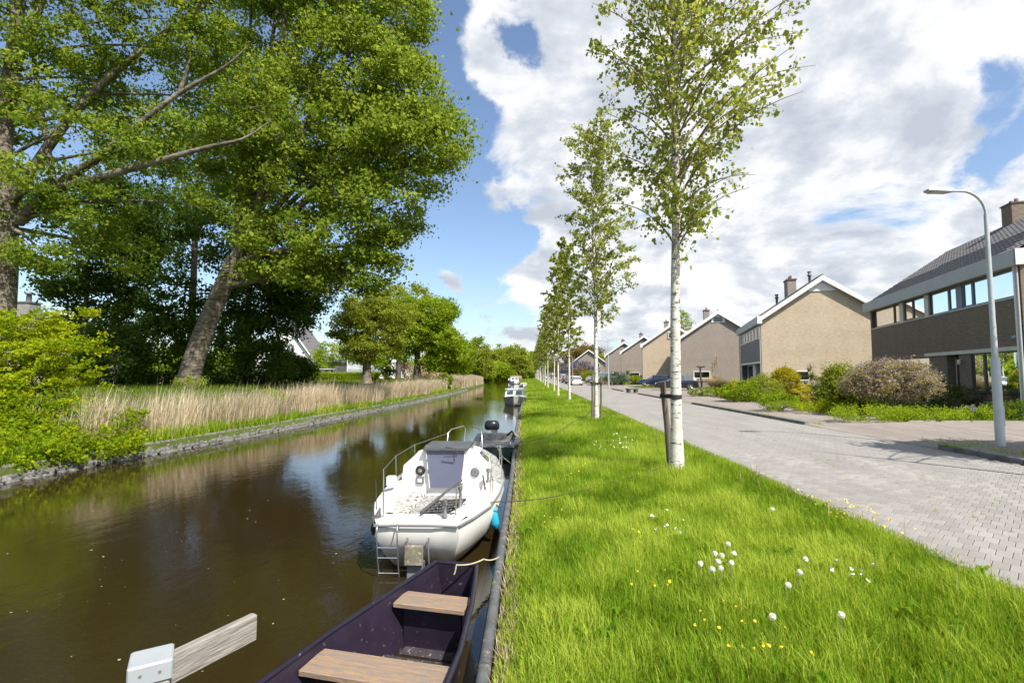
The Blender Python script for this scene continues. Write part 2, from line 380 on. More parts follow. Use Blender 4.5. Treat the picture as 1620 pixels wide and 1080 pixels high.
def paver_mat(name, c1, c2, mort, rot=45, bw=0.118, bh=0.22):
    m, t = new_mat(name)
    co = t.n('TexCoord', _out='Object')
    mp = t.n('Mapping', i_Vector=co, i_Rotation=(0, 0, R(rot)))
    bt = t.n('TexBrick', _out='node', i_Vector=mp, i_Color1=(*c1, 1), i_Color2=(*c2, 1), i_Mortar=(*mort, 1), i_Scale=1.0)
    bt.inputs['Mortar Size'].default_value = 0.004
    bt.inputs['Mortar Smooth'].default_value = 0.6
    bt.inputs['Brick Width'].default_value = bw
    bt.inputs['Row Height'].default_value = bh
    nz = t.n('TexNoise', i_Vector=t.n('Mapping', i_Vector=t.n('NewGeometry'), i_Scale=(1.6, .35, 1)), i_Scale=0.9, i_Detail=8.0, i_Roughness=0.6)
    nf = t.n('TexNoise', i_Vector=co, i_Scale=14.0, i_Detail=4.0, i_Roughness=0.6)
    col = t.mix(t.n('MapRange', i_Value=nz, i_1=0.35, i_2=0.65, i_3=0.0, i_4=0.6), bt.outputs[0], tuple(x * 0.70 for x in c1))
    col = t.mix(t.n('MapRange', i_Value=nf, i_1=0.5, i_2=0.75, i_3=0.0, i_4=0.3), col, tuple(x * 0.6 for x in c1))
    b = t.n('BsdfPrincipled', _out='node', i_Base_Color=col, i_Roughness=0.9)
    t.link(t.n('Bump', i_Strength=0.5, i_Distance=0.005, i_Height=t.m('SUBTRACT', 1.0, bt.outputs[1])), b.inputs['Normal'])
    finish(t, b.outputs[0])
paver_mat('road_pavers', (0.244, 0.230, 0.206), (0.274, 0.259, 0.233), (0.12, 0.108, 0.09))
paver_mat('walk_pavers', (0.23, 0.195, 0.165), (0.27, 0.232, 0.198), (0.12, 0.11, 0.085), rot=0, bw=0.30, bh=0.30)
def paver_piece():
    m, t = new_mat('paver')
    co = t.n('TexCoord', _out='Object')
    oi = t.n('ObjectInfo', _out='Random')
    at = t.n('Attribute', _out='Fac', attribute_name='tint')
    nz = t.n('TexNoise', i_Vector=co, i_Scale=40.0, i_Detail=5.0, i_Roughness=0.65)
    f = t.m('FRACT', t.m('ADD', oi, at))
    nw = t.n('TexNoise', i_Vector=t.n('Mapping', i_Vector=t.n('NewGeometry'), i_Scale=(1.6, .35, 1)), i_Scale=0.9, i_Detail=8.0, i_Roughness=0.6)
    col = t.mix(f, (0.213, 0.200, 0.178), (0.291, 0.275, 0.248))
    col = t.mix(t.n('MapRange', i_Value=nw, i_1=0.35, i_2=0.65, i_3=0.0, i_4=0.6), col, (0.168, 0.158, 0.146))
    col = t.mix(t.n('MapRange', i_Value=nz, i_1=0.5, i_2=0.72, i_3=0.0, i_4=0.45), col, (0.19, 0.175, 0.165))
    b = t.n('BsdfPrincipled', _out='node', i_Base_Color=col, i_Roughness=0.9)
    t.link(t.n('Bump', i_Strength=0.4, i_Distance=0.003, i_Height=nz), b.inputs['Normal'])
    finish(t, b.outputs[0])
paver_piece()

def ground_mat():
    m, t = new_mat('turf_ground')
    co = t.n('TexCoord', _out='Object')
    a = t.n('TexNoise', i_Vector=co, i_Scale=0.5, i_Detail=8.0, i_Roughness=0.65)
    b_ = t.n('TexNoise', i_Vector=co, i_Scale=9.0, i_Detail=6.0, i_Roughness=0.7)
    col = t.ramp(a, [(0.3, (0.050, 0.070, 0.016)), (0.55, (0.080, 0.100, 0.024)), (0.75, (0.12, 0.125, 0.040))])
    col = t.mix(t.n('MapRange', i_Value=b_, i_1=0.45, i_2=0.7, i_3=0.0, i_4=0.7), col, (0.045, 0.06, 0.012))
    bs = t.n('BsdfPrincipled', _out='node', i_Base_Color=col, i_Roughness=1.0)
    bs.inputs['Specular IOR Level'].default_value = 0.1
    t.link(t.n('Bump', i_Strength=0.8, i_Distance=0.05, i_Height=b_), bs.inputs['Normal'])
    finish(t, bs.outputs[0])
ground_mat()
# ------------------------------------------------------------------ object helpers
def props(o, label=None, cat=None, group=None, kind=None):
    if label: o['label'] = label
    if cat: o['category'] = cat
    if group: o['group'] = group
    if kind: o['kind'] = kind
    return o

def link(name, data, parent=None, loc=None, rotz=None):
    o = D.objects.new(name, data)
    COL.objects.link(o)
    if parent is not None: o.parent = parent
    if loc is not None: o.location = tuple(float(q) for q in loc)
    if rotz is not None: o.rotation_euler = (0, 0, rotz)
    return o

def thing(name, label, cat, loc=(0, 0, 0), rotz=0.0, group=None):
    return props(link(name, None, None, loc, rotz), label, cat, group)

def grow_copy(root, loc=None, rotz=None, label=None, scale=None):
    """copy of a thing with copies of its parts and sub-parts (mesh data shared)"""
    r = root.copy(); COL.objects.link(r)
    if loc is not None: r.location = tuple(float(q) for q in loc)
    if rotz is not None: r.rotation_euler = (0, 0, rotz)
    if scale is not None: r.scale = scale
    if label: r['label'] = label
    for ch in list(root.children):
        c = ch.copy(); COL.objects.link(c); c.parent = r
        for g in ch.children:
            d = g.copy(); COL.objects.link(d); d.parent = c
    return r

def np_mesh(name, verts, quads=None, tris=None, mat=None, tint=None, smooth=False):
    """fast mesh from numpy arrays; tint = one value per face (quads first, then tris)"""
    me = D.meshes.new(name)
    verts = np.asarray(verts, dtype=np.float32)
    nq = 0 if quads is None else len(quads)
    nt_ = 0 if tris is None else len(tris)
    loops = []
    if nq: loops.append(np.asarray(quads, dtype=np.int32).ravel())
    if nt_: loops.append(np.asarray(tris, dtype=np.int32).ravel())
    loops = np.concatenate(loops)
    me.vertices.add(len(verts)); me.vertices.foreach_set('co', verts.ravel())
    me.loops.add(len(loops)); me.loops.foreach_set('vertex_index', loops)
    me.polygons.add(nq + nt_)
    starts = np.concatenate([np.arange(nq) * 4, nq * 4 + np.arange(nt_) * 3]).astype(np.int32)
    me.polygons.foreach_set('loop_start', starts)
    if smooth: me.polygons.foreach_set('use_smooth', np.ones(nq + nt_, dtype=bool))
    me.update(calc_edges=True)
    if tint is not None:
        a = me.attributes.new('tint', 'FLOAT', 'FACE')
        a.data.foreach_set('value', np.asarray(tint, dtype=np.float32))
    if mat: me.materials.append(MATS[mat])
    return me

class MB:
    """collects simple shapes into one mesh"""
    def __init__(self): self.v = []; self.f = []; self.s = []; self.mi = []; self.mats = []; self.cur = 0
    def use(self, mat):
        if mat not in self.mats: self.mats.append(mat)
        self.cur = self.mats.index(mat); return self
    def add(self, vs, fs, smooth=False):
        b = len(self.v)
        self.v.extend([tuple(float(c) for c in p) for p in vs])
        for f in fs:
            self.f.append([b + i for i in f]); self.s.append(smooth); self.mi.append(self.cur)
        return self
    def box(self, x0, y0, z0, x1, y1, z1):
        vs = [(x0, y0, z0), (x1, y0, z0), (x1, y1, z0), (x0, y1, z0), (x0, y0, z1), (x1, y0, z1), (x1, y1, z1), (x0, y1, z1)]
        return self.add(vs, [(0, 3, 2, 1), (4, 5, 6, 7), (0, 1, 5, 4), (1, 2, 6, 5), (2, 3, 7, 6), (3, 0, 4, 7)])
    def cbox(self, x0, y0, z0, x1, y1, z1, c=0.01):
        """box with chamfered vertical and top edges"""
        a = [(x0 + c, y0), (x1 - c, y0), (x1, y0 + c), (x1, y1 - c), (x1 - c, y1), (x0 + c, y1), (x0, y1 - c), (x0, y0 + c)]
        cx, cy = (x0 + x1) / 2, (y0 + y1) / 2
        def ins(p, k): return (p[0] + (k if p[0] < cx else -k), p[1] + (k if p[1] < cy else -k))
        vs = [(*p, z0) for p in a] + [(*p, z1 - c) for p in a] + [(*ins(p, c), z1) for p in a]
        fs = [tuple(range(7, -1, -1)), tuple(range(16, 24))]
        for r in range(2):
            for i in range(8):
                j = (i + 1) % 8
                fs.append((r * 8 + i, r * 8 + j, r * 8 + 8 + j, r * 8 + 8 + i))
        return self.add(vs, fs)
    def prism(self, poly, axis, a, b):
        """poly in the plane normal to axis; extruded from a to b"""
        def P(p, q):
            return {0: (q, p[0], p[1]), 1: (p[0], q, p[1]), 2: (p[0], p[1], q)}[axis]
        n = len(poly)
        vs = [P(p, a) for p in poly] + [P(p, b) for p in poly]
        fs = [tuple(range(n)), tuple(range(2 * n - 1, n - 1, -1))]
        fs += [(i, (i + 1) % n, n + (i + 1) % n, n + i) for i in range(n)]
        return self.add(vs, fs)
    def tube(self, pts, radii, sides=8, cap=True, smooth=True):
        pts = [np.array(p, float) for p in pts]
        if not hasattr(radii, '__len__'): radii = [radii] * len(pts)
        vs = []; fs = []
        prev = None
        for i, p in enumerate(pts):
            a = pts[max(i - 1, 0)]; b = pts[min(i + 1, len(pts) - 1)]
            t = b - a; t = t / (np.linalg.norm(t) + 1e-9)
            if prev is None:
                u = np.cross(t, (0, 0, 1.0))
                if np.linalg.norm(u) < 0.1: u = np.cross(t, (1.0, 0, 0))
            else:
                u = prev - t * (prev @ t)
            u = u / (np.linalg.norm(u) + 1e-9); prev = u
            v = np.cross(t, u)
            for k in range(sides):
                an = 2 * math.pi * k / sides
                vs.append(p + radii[i] * (u * math.cos(an) + v * math.sin(an)))
        for i in range(len(pts) - 1):
            for k in range(sides):
                j = (k + 1) % sides
                fs.append((i * sides + k, i * sides + j, (i + 1) * sides + j, (i + 1) * sides + k))
        self.add(vs, fs, smooth)
        if cap:
            n = len(pts) - 1
            self.add([vs[k] for k in range(sides)], [tuple(range(sides - 1, -1, -1))])
            self.add([vs[n * sides + k] for k in range(sides)], [tuple(range(sides))])
        return self
    def lathe(self, prof, cx=0, cy=0, sides=16, smooth=True):
        vs = []; fs = []
        for r, z in prof:
            for k in range(sides):
                an = 2 * math.pi * k / sides
                vs.append((cx + r * math.cos(an), cy + r * math.sin(an), z))
        for i in range(len(prof) - 1):
            for k in range(sides):
                j = (k + 1) % sides
                fs.append((i * sides + k, i * sides + j, (i + 1) * sides + j, (i + 1) * sides + k))
        return self.add(vs, fs, smooth)
    def loft(self, rings, closed=True, cap0=True, cap1=True, smooth=True):
        n = len(rings[0]); vs = [p for r in rings for p in r]; fs = []
        for i in range(len(rings) - 1):
            for k in range(n if closed else n - 1):
                j = (k + 1) % n
                fs.append((i * n + k, i * n + j, (i + 1) * n + j, (i + 1) * n + k))
        self.add(vs, fs, smooth)
        if cap0: self.add(rings[0], [tuple(range(n - 1, -1, -1))])
        if cap1: self.add(rings[-1], [tuple(range(n))])
        return self
    def mesh(self, name, mat=None):
        me = D.meshes.new(name)
        me.from_pydata(self.v, [], self.f)
        me.polygons.foreach_set('use_smooth', self.s)
        if self.mats:
            for m in self.mats: me.materials.append(MATS[m])
            me.polygons.foreach_set('material_index', self.mi)
        elif mat: me.materials.append(MATS[mat])
        me.update()
        return me
    def build(self, name, mat=None, parent=None, loc=None, rotz=None):
        return link(name, self.mesh(name, mat), parent, loc, rotz)

def unit(v): return v / (np.linalg.norm(v, axis=-1, keepdims=True) + 1e-9)

def leaf_arrays(C, size, up=0.5, droop=0.0, aspect=0.75):
    N = len(C)
    n = unit(rng.normal(size=(N, 3)) + np.array([0, 0, up]))
    t = unit(np.cross(n, rng.normal(size=(N, 3))) + np.array([0, 0, -droop]))
    b = unit(np.cross(n, t))
    s = (np.ones(N) * size * np.clip(rng.lognormal(-.08, .32, N), .4, 1.9))[:, None]
    fold = n * s * 0.12
    V = np.empty((N, 4, 3))
    V[:, 0] = C - t * s * 0.5
    V[:, 1] = C + b * s * 0.5 * aspect - t * s * 0.08 + fold
    V[:, 2] = C + t * s * 0.5
    V[:, 3] = C - b * s * 0.5 * aspect - t * s * 0.08 + fold
    return V.reshape(-1, 3), np.arange(N * 4).reshape(N, 4)

def foliage(name, C, size, mat, tint, parent=None, up=0.5, droop=0.0, aspect=0.75, loc=None):
    V, Q = leaf_arrays(C, size, up, droop, aspect)
    return link(name, np_mesh(name, V, Q, mat=mat, tint=tint), parent, loc)

def blob_points(lobes, n, shell=0.45):
    """points in a union of ellipsoids, thicker towards the shell"""
    wts = np.array([l[1][0] * l[1][1] * l[1][2] for l in lobes]) ** 0.67
    idx = rng.choice(len(lobes), n, p=wts / wts.sum())
    d = unit(rng.normal(size=(n, 3)))
    r = (shell ** 3 + (1 - shell ** 3) * rng.random(n)) ** (1 / 3.0)
    c = np.array([l[0] for l in lobes])[idx]
    a = np.array([l[1] for l in lobes])[idx]
    return c + d * a * r[:, None]

def scatter(centres, per, rad, flat=0.6):
    n = len(centres)
    k = np.repeat(np.arange(n), per)
    sc_ = rng.uniform(0.6, 1.3, n)[k][:, None]
    off = rng.normal(size=(n * per, 3)) * np.array([rad, rad, rad * flat]) * 0.55 * sc_
    return centres[k] + off, k

def cluster_tint(k, ncl, lo=0.1, hi=0.9, jitter=0.18):
    base = rng.uniform(lo, hi, ncl)[k]
    return np.clip(base + rng.normal(size=len(k)) * jitter, 0, 1)

def bez(a, c, b, n=7):
    t = np.linspace(0, 1, n)[:, None]
    return (1 - t) ** 2 * a + 2 * t * (1 - t) * c + t * t * b

def build_tree(name, label, trunk, lobes, ncl, per, leaf, leafmat, bark='bark_dark', cat='tree', group=None,
               clr=0.8, flat=0.6, twigs=120, trunk_from=0.45, up=0.5, shell=0.45, tint=(0.1, 0.9), limbs_extra=(), sides=12, droop=0.0, limb_r=0.42):
    """trunk: list of (point, radius); lobes: list of (centre, (rx, ry, rz)); world coordinates"""
    base = np.array(trunk[0][0], float)
    root = thing(name, label, cat, base, group=group)
    rel = [(np.array(p, float) - base, r) for p, r in trunk]
    # smooth the trunk line
    P = []; RR = []
    for i in range(len(rel) - 1):
        for s in range(4):
            f = s / 4.0
            P.append(rel[i][0] * (1 - f) + rel[i + 1][0] * f); RR.append(rel[i][1] * (1 - f) + rel[i + 1][1] * f)
    P.append(rel[-1][0]); RR.append(rel[-1][1])
    P = np.array(P)
    for _ in range(2):
        P[1:-1] = (P[:-2] + 2 * P[1:-1] + P[2:]) / 4
    RR[0] *= 1.35; RR[1] *= 1.1
    b = MB(); b.tube(P, RR, sides); b.build('trunk', bark, root)
    nodes = [P[int(len(P) * trunk_from):]]
    for path, r0, r1 in limbs_extra:
        path = np.array(path, float) - base
        q = []
        for i in range(len(path) - 1):
            q.append(path[i][None] + (path[i + 1] - path[i])[None] * np.linspace(0, 1, 5)[:-1, None])
        q.append(path[-1][None]); q = np.concatenate(q)
        for _ in range(2): q[1:-1] = (q[:-2] + 2 * q[1:-1] + q[2:]) / 4
        m_ = MB(); m_.tube(q, np.linspace(r0, r1, len(q)), 8); m_.build('limb', bark, root)
        nodes.append(q[2:])
    lo = [(np.array(c, float) - base, a) for c, a in lobes]
    for c, a in lo:
        st = nodes[0][rng.integers(0, len(nodes[0]))] if len(nodes[0]) > 1 else nodes[0][0]
        cand = nodes[0]
        dd = np.linalg.norm(cand - c, axis=1) + 1.2 * np.maximum(0, cand[:, 2] - c[2] + 0.3 * a[2])
        i = int(np.argmin(dd)); st = cand[i]
        r0 = RR[min(len(RR) - 1, int(len(P) * trunk_from) + i)] * limb_r
        ctl = (st + c) / 2 + np.array([0, 0, 0.12 * np.linalg.norm(c - st)]) + rng.normal(size=3) * 0.15
        q = bez(st, ctl, c, 8)
        m_ = MB(); m_.tube(q, np.linspace(r0, max(0.012, r0 * 0.2), 8), 6); m_.build('limb', bark, root)
        nodes.append(q[2:])
    cc = blob_points(lo, ncl, shell)
    allp = np.concatenate(nodes)
    tb = MB()
    sel = cc[:twigs] if twigs else []
    for p in sel:
        dd = np.linalg.norm(allp - p, axis=1) + 0.6 * np.maximum(0, allp[:, 2] - p[2])
        st = allp[int(np.argmin(dd))]
        L = np.linalg.norm(p - st)
        q = bez(st, (st + p) / 2 + rng.normal(size=3) * 0.08 * L + np.array([0, 0, 0.08 * L]), p, 5)
        tb.tube(q, np.linspace(min(0.05, 0.012 + 0.008 * L), 0.006, 5), 4, cap=False)
    if len(tb.v): props(tb.build('twigs', bark if bark != 'poplar_bark' else 'twig', root), kind='stuff')
    C, k = scatter(cc, per, clr, flat)
    foliage('crown', C, leaf, leafmat, cluster_tint(k, ncl, *tint), root, up=up, droop=droop)
    return root

def bush(name, label, c, rad, ncl, per, leaf, mat, cat='shrub', clr=0.25, flat=0.8, up=0.5, shell=0.7, tint=(0.1, 0.9), stems=6, group=None, lobes=None, aspect=0.75, bottom=0.0, droop=0.0):
    c = np.array(c, float)
    root = thing(name, label, cat, c, group=group)
    rx, ry, rz = rad
    lo = lobes or [(np.array([0, 0, rz * 0.95]), (rx, ry, rz))]
    cc = blob_points([(np.array(q, float), a) for q, a in lo], ncl, shell)
    cc[:, 2] = np.maximum(cc[:, 2], bottom + 0.06 * rng.random(ncl))
    b = MB()
    for i in range(stems):
        p = cc[i % ncl]
        st = np.array([rng.normal() * rx * 0.12, rng.normal() * ry * 0.12, -0.05])
        q = bez(st, np.array([p[0] * 0.3, p[1] * 0.3, p[2] * 0.6]), p, 5)
        b.tube(q, np.linspace(0.02 + 0.008 * rz, 0.005, 5), 5, cap=False)
    if stems: props(b.build('stems', 'twig', root), kind='stuff')
    C, k = scatter(cc, per, clr, flat)
    C[:, 2] = np.maximum(C[:, 2], 0.01 + bottom * 0.5)
    foliage('foliage', C, leaf, mat, cluster_tint(k, ncl, *tint), root, up=up, aspect=aspect, droop=droop)
    return root

def blades(P, h, wid, lean=0.35, wind=(0, 0), segs=2):
    """grass blades: returns verts, quads, tris"""
    N = len(P)
    az = rng.uniform(0, 2 * math.pi, N)
    side = np.stack([np.cos(az), np.sin(az), np.zeros(N)], 1)
    fw = np.stack([-np.sin(az), np.cos(az), np.zeros(N)], 1)
    ln = (rng.random(N) * lean)[:, None]
    wd = np.array([wind[0], wind[1], 0.0])[None]
    h = h[:, None]; wd_ = (wid * np.ones(N))[:, None]
    if segs == 1:
        V = np.empty((N, 3, 3))
        V[:, 0] = P - side * wd_ / 2; V[:, 1] = P + side * wd_ / 2
        V[:, 2] = P + fw * ln * h + wd * h + np.array([0, 0, 1.0]) * h
        return V.reshape(-1, 3), None, np.arange(N * 3).reshape(N, 3)
    V = np.empty((N, 5, 3))
    up = np.array([0, 0, 1.0])
    V[:, 0] = P - side * wd_ / 2; V[:, 1] = P + side * wd_ / 2
    mid = P + (fw * ln * 0.30 + wd * 0.35) * h + up * h * 0.6
    V[:, 2] = mid + side * wd_ * 0.38; V[:, 3] = mid - side * wd_ * 0.38
    V[:, 4] = P + (fw * ln + wd) * h + up * h * (1 - 0.25 * ln)
    i = np.arange(N) * 5
    Q = np.stack([i, i + 1, i + 2, i + 3], 1)
    T = np.stack([i + 3, i + 2, i + 4], 1)
    return V.reshape(-1, 3), Q, T

def grass_obj(name, P, h, wid, mat, tint, lean=0.5, wind=(0, 0), segs=2, kind='stuff', parent=None):
    V, Q, T = blades(P, h, wid, lean, wind, segs)
    tt = tint if Q is None else np.concatenate([tint, tint])
    o = link(name, np_mesh(name, V, Q, T, mat=mat, tint=tt), parent)
    if kind: o['kind'] = kind
    return o

def vnoise(x, y, s=1.0, seed=0):
    """cheap smooth value noise in numpy"""
    r = np.random.default_rng(seed); tab = r.random((64, 64))
    x = x * s; y = y * s
    xi = np.floor(x).astype(int); yi = np.floor(y).astype(int)
    fx = x - xi; fy = y - yi
    fx = fx * fx * (3 - 2 * fx); fy = fy * fy * (3 - 2 * fy)
    g = lambda a, b: tab[a % 64, b % 64]
    return (g(xi, yi) * (1 - fx) + g(xi + 1, yi) * fx) * (1 - fy) + (g(xi, yi + 1) * (1 - fx) + g(xi + 1, yi + 1) * fx) * fy
# ------------------------------------------------------------------ setting: ground, canal, road
WATER_Z = -0.6
_yr = [-60, 0, 10, 20, 45, 90, 130, 180, 260, 300, 330]
_xr = [-0.22, -0.24, -0.30, -0.46, -0.5, -0.8, -2.2, -6, -15, -26, -60]
_yl = [-60, 0, 12, 20, 35, 55, 90, 110, 150, 200, 260, 300, 330]
_xl = [-12.5, -11.9, -11.1, -10.3, -9.5, -9.2, -9.4, -9.9, -13.5, -22, -48, -90, -130]
def XR(y): return np.interp(y, _yr, _xr)
def XL(y): return np.interp(y, _yl, _xl)
_lz = ([0, 0.5, 1.2, 2.2, 3.5, 5.0, 7.0], [-0.33, -0.27, -0.12, 0.08, 0.38, 0.70, 0.92])
def gz(x, y):
    """height of the ground (vectorised)"""
    x = np.asarray(x, float); y = np.asarray(y, float)
    xr = XR(y); xl = XL(y)
    left = np.interp(xl - x, *_lz)
    f = np.clip((x - xr) / np.maximum(0.5, 3.9 - xr), 0, 1)
    right = np.where(x < 3.9, -0.31 + 0.30 * (f ** 0.75) + 0.03 * (vnoise(x, y, 0.9, 3) - 0.5) * (f < 0.93), np.interp(x, [3.9, 9.3, 12.4, 15, 20], [-0.02, -0.02, 0.05, 0.12, 0.15]))
    return np.where(x <= xl, left, np.where(x >= xr, right, -1.5))

def build_ground():
    ys = np.unique(np.concatenate([np.arange(-60, -4, 8.0), np.arange(-4, 30, 0.5), np.arange(30, 140, 3.0), np.arange(140, 331, 8.0), [331, 500, 1500]]))
    cols = []
    for y in ys:
        xl, xr = float(XL(min(y, 330))), float(XR(min(y, 330)))
        if y > 330:
            xl = xr = -100.0
            row = [(-1500, .95), (-400, .95)] + [(-100, .95)] * 12 + [(-100, .95)] * 2 + [(-99, -0.02)] * 10 + [(3.9, -.02), (9.3, -.02), (12.4, .05), (15, .12), (20, .15), (60, .15), (1500, .15)]
        else:
            row = [(-1500, .95), (-400, .95)]
            for dx in (60, 30, 15, 7.0, 5.0, 3.5, 2.2, 1.2, 0.5, 0.2, 0.05, 0.0):
                row.append((xl - dx, float(np.interp(dx, *_lz))))
            row += [(xl + 0.01, -1.5), (xr - 0.01, -1.5)]
            for f in np.linspace(0, 1, 10) ** 1.2:
                xx = xr + (3.88 - xr) * f
                row.append((xx, float(gz(xx + 1e-4, y))))
            row += [(3.9, -.02), (9.3, -.02), (12.4, .05), (15, .12), (20, .15), (60, .15), (1500, .15)]
        cols.append([(x, y, z) for x, z in row])
    n = len(cols[0]); V = np.array(cols).reshape(-1, 3)
    i, j = np.meshgrid(np.arange(len(ys) - 1), np.arange(n - 1), indexing='ij')
    a = (i * n + j).ravel()
    Q = np.stack([a, a + 1, a + n + 1, a + n], 1)
    props(link('ground', np_mesh('ground', V, Q, mat='turf_ground', smooth=False)), 'grassy ground on both banks', kind='structure')
build_ground()

def strip_mesh(name, xa, xb, ys, z, mat, label=None, kind='structure'):
    ys = np.asarray(ys, float)
    A = np.stack([np.broadcast_to(xa, ys.shape), ys, np.full_like(ys, z)], 1)
    B = np.stack([np.broadcast_to(xb, ys.shape), ys, np.full_like(ys, z)], 1)
    V = np.empty((2 * len(ys), 3)); V[0::2] = A; V[1::2] = B
    i = np.arange(len(ys) - 1) * 2
    Q = np.stack([i, i + 1, i + 3, i + 2], 1)
    return props(link(name, np_mesh(name, V, Q, mat=mat)), label, kind=kind)
yy = np.concatenate([np.arange(-60, 60, 2.0), np.arange(60, 331, 6.0)])
strip_mesh('water', XL(yy) - 0.1, XR(yy) + 0.1, yy, WATER_Z, 'canal_water', 'still brown canal water')

ROAD0, ROAD1 = 3.92, 9.3
road = strip_mesh('road', ROAD0, ROAD1, [10.8, 60, 420], 0.0, 'road_pavers', 'grey block paved road along the canal')
strip_mesh('road_bed', ROAD0, ROAD1, [2.0, 10.9], -0.008, 'soil', 'sand bed under the nearest road pavers')
strip_mesh('road_behind', ROAD0, ROAD1, [-60, 2.0], 0.0, 'road_pavers', 'paved road carrying on past the viewer')

def pavers():
    a, b, h = 0.118, 0.22, 0.06
    def piece():
        m = MB(); m.cbox(-a / 2 + .002, -b / 2 + .0015, -h, a / 2 - .002, b / 2 - .0015, 0, 0.004); return m
    base = piece().mesh('paver', 'paver')
    c, s = math.cos(R(45)), math.sin(R(45))
    # rows run along (1,-1)/sqrt2, the long side of each paver along (1,1)/sqrt2
    e1 = np.array([s, -c]); e2 = np.array([s, c])
    org = np.array([6.5, 6.5]); pts = []
    for r in range(-60, 60):
        for q in range(-90, 90):
            p = org + e2 * (r * b) + e1 * ((q + 0.5 * (r % 2)) * a)
            if ROAD0 - 0.07 < p[0] < ROAD1 - 0.08 and 2.0 < p[1] < 11.0: pts.append(p)
    pts = np.array(pts)
    P3 = np.concatenate([pts, np.zeros((len(pts), 1))], 1) - np.array([0, 0, CAM_H])
    d = P3 @ F_C; px = 810 + FOC * (P3 @ R_H) / d; py = 540 - FOC * (P3 @ U_C) / d
    vis = (px > 1180) & (px < 1620) & (py < 1080) & (d > 0.5)
    order = np.argsort(np.where(vis, d, d + 1000))
    ids = order[:300]; rest = order[300:]
    for k in ids:
        o = link('paver', base, road)
        o.location = (float(pts[k][0]), float(pts[k][1]), 0.004 + random.uniform(-.0015, .0015))
        o.rotation_euler = (random.uniform(-.006, .006), random.uniform(-.006, .006), R(-45))
    m = piece(); v = np.array(m.v); rot = np.array([[c, s], [-s, c]])
    vr = np.concatenate([v[:, :2] @ rot.T, v[:, 2:]], 1)
    V = []; F = []; 
    allv = (vr[None] + np.concatenate([pts[rest], 0.004 + rng.uniform(-.0015, .0015, (len(rest), 1))], 1)[:, None]).reshape(-1, 3)
    me = D.meshes.new('paver_field'); nv = len(v)
    fs = [[i + k * nv for i in f] for k in range(len(rest)) for f in m.f]
    me.from_pydata([tuple(p) for p in allv], [], fs); me.materials.append(MATS['paver'])
    at = me.attributes.new('tint', 'FLOAT', 'FACE'); at.data.foreach_set('value', np.repeat(rng.random(len(rest)), len(m.f)).astype(np.float32))
    me.update()
    props(link('paver_field', me, road), kind='stuff')
pavers()
# narrow row of edge stones between verge and road
def road_edge():
    m = MB(); m.cbox(-0.05, -0.245, -0.08, 0.05, 0.245, 0.0, 0.005); base = m.mesh('edge_stone', 'concrete')
    for i in range(60):
        o = link('edge_stone', base, road); o.location = (3.86 + random.uniform(-.006, .006), 2.2 + i * 0.5, 0.012); o.rotation_euler = (0, 0, random.uniform(-.01, .01))
    m = MB(); m.box(3.81, 32.2, -0.06, 3.91, 400, 0.008); props(m.build('far_edge_stones', 'kerb', road), kind='stuff')
road_edge()

KERBS = [(-12.0, 11.9), (17.6, 29.6), (36.0, 44.5), (51.0, 58.5), (72, 84), (97, 112), (130, 180)]
def pavement():
    ys = set([-60.0, 400.0])
    for a, b in KERBS: ys |= {a - 0.7, a, b, b + 0.7}
    ys |= set(np.arange(-10, 60, 2.0)); ys = sorted(ys)
    def zz(y):
        for a, b in KERBS:
            if a <= y <= b: return 0.09
            if a - 0.7 < y < a or b < y < b + 0.7: return 0.05
        return 0.012
    rows = [[(9.3, y, 0.006), (9.3 + .13, y, zz(y)), (10.2, y, 0.095), (12.41, y, 0.155)] for y in ys]
    V = np.array(rows).reshape(-1, 3); n = 4
    i, j = np.meshgrid(np.arange(len(ys) - 1), np.arange(n - 1), indexing='ij'); a = (i * n + j).ravel()
    pv_ = props(link('pavement', np_mesh('pavement', V, np.stack([a, a + 1, a + n + 1, a + n], 1), mat='walk_pavers')), 'tiled pavement in front of the gardens', kind='structure')
    m = MB(); m.cbox(-0.065, -0.495, -0.15, 0.065, 0.495, 0.0, 0.012); base = m.mesh('kerb_stone', 'kerb')
    for a, b in KERBS[:4]:
        y = a + 0.5
        if a < 0: y = 2.5
        while y < b - 0.3:
            o = link('kerb_stone', base, pv_); o.location = (9.36 + random.uniform(-.004, .004), y, 0.108 + random.uniform(-.003, .003)); y += 1.0
    for a, b in KERBS[4:]:
        m = MB(); m.box(9.30, a, -0.05, 9.43, b, 0.108); props(m.build('far_kerb', 'kerb', pv_), kind='stuff')
    # garden edging stones
    m = MB(); m.cbox(-0.04, -0.48, -0.15, 0.04, 0.48, 0.0, 0.01); base = m.mesh('edging_stone', 'kerb')
    for y in np.concatenate([np.arange(17.9, 24.5, 1.0), np.arange(25.5, 31.5, 1.0)]):
        o = link('edging_stone', base, pv_); o.location = (12.42, y, 0.19 + random.uniform(-.01, .01))
    base2 = m.mesh('edging_stone', 'concrete')
    for k in range(8):
        o = link('edging_stone', base2, pv_); o.location = (12.9 + k * 1.0, 17.2 - k * .02, 0.19 + random.uniform(-.008, .008)); o.rotation_euler = (0, 0, R(90))
pavement()
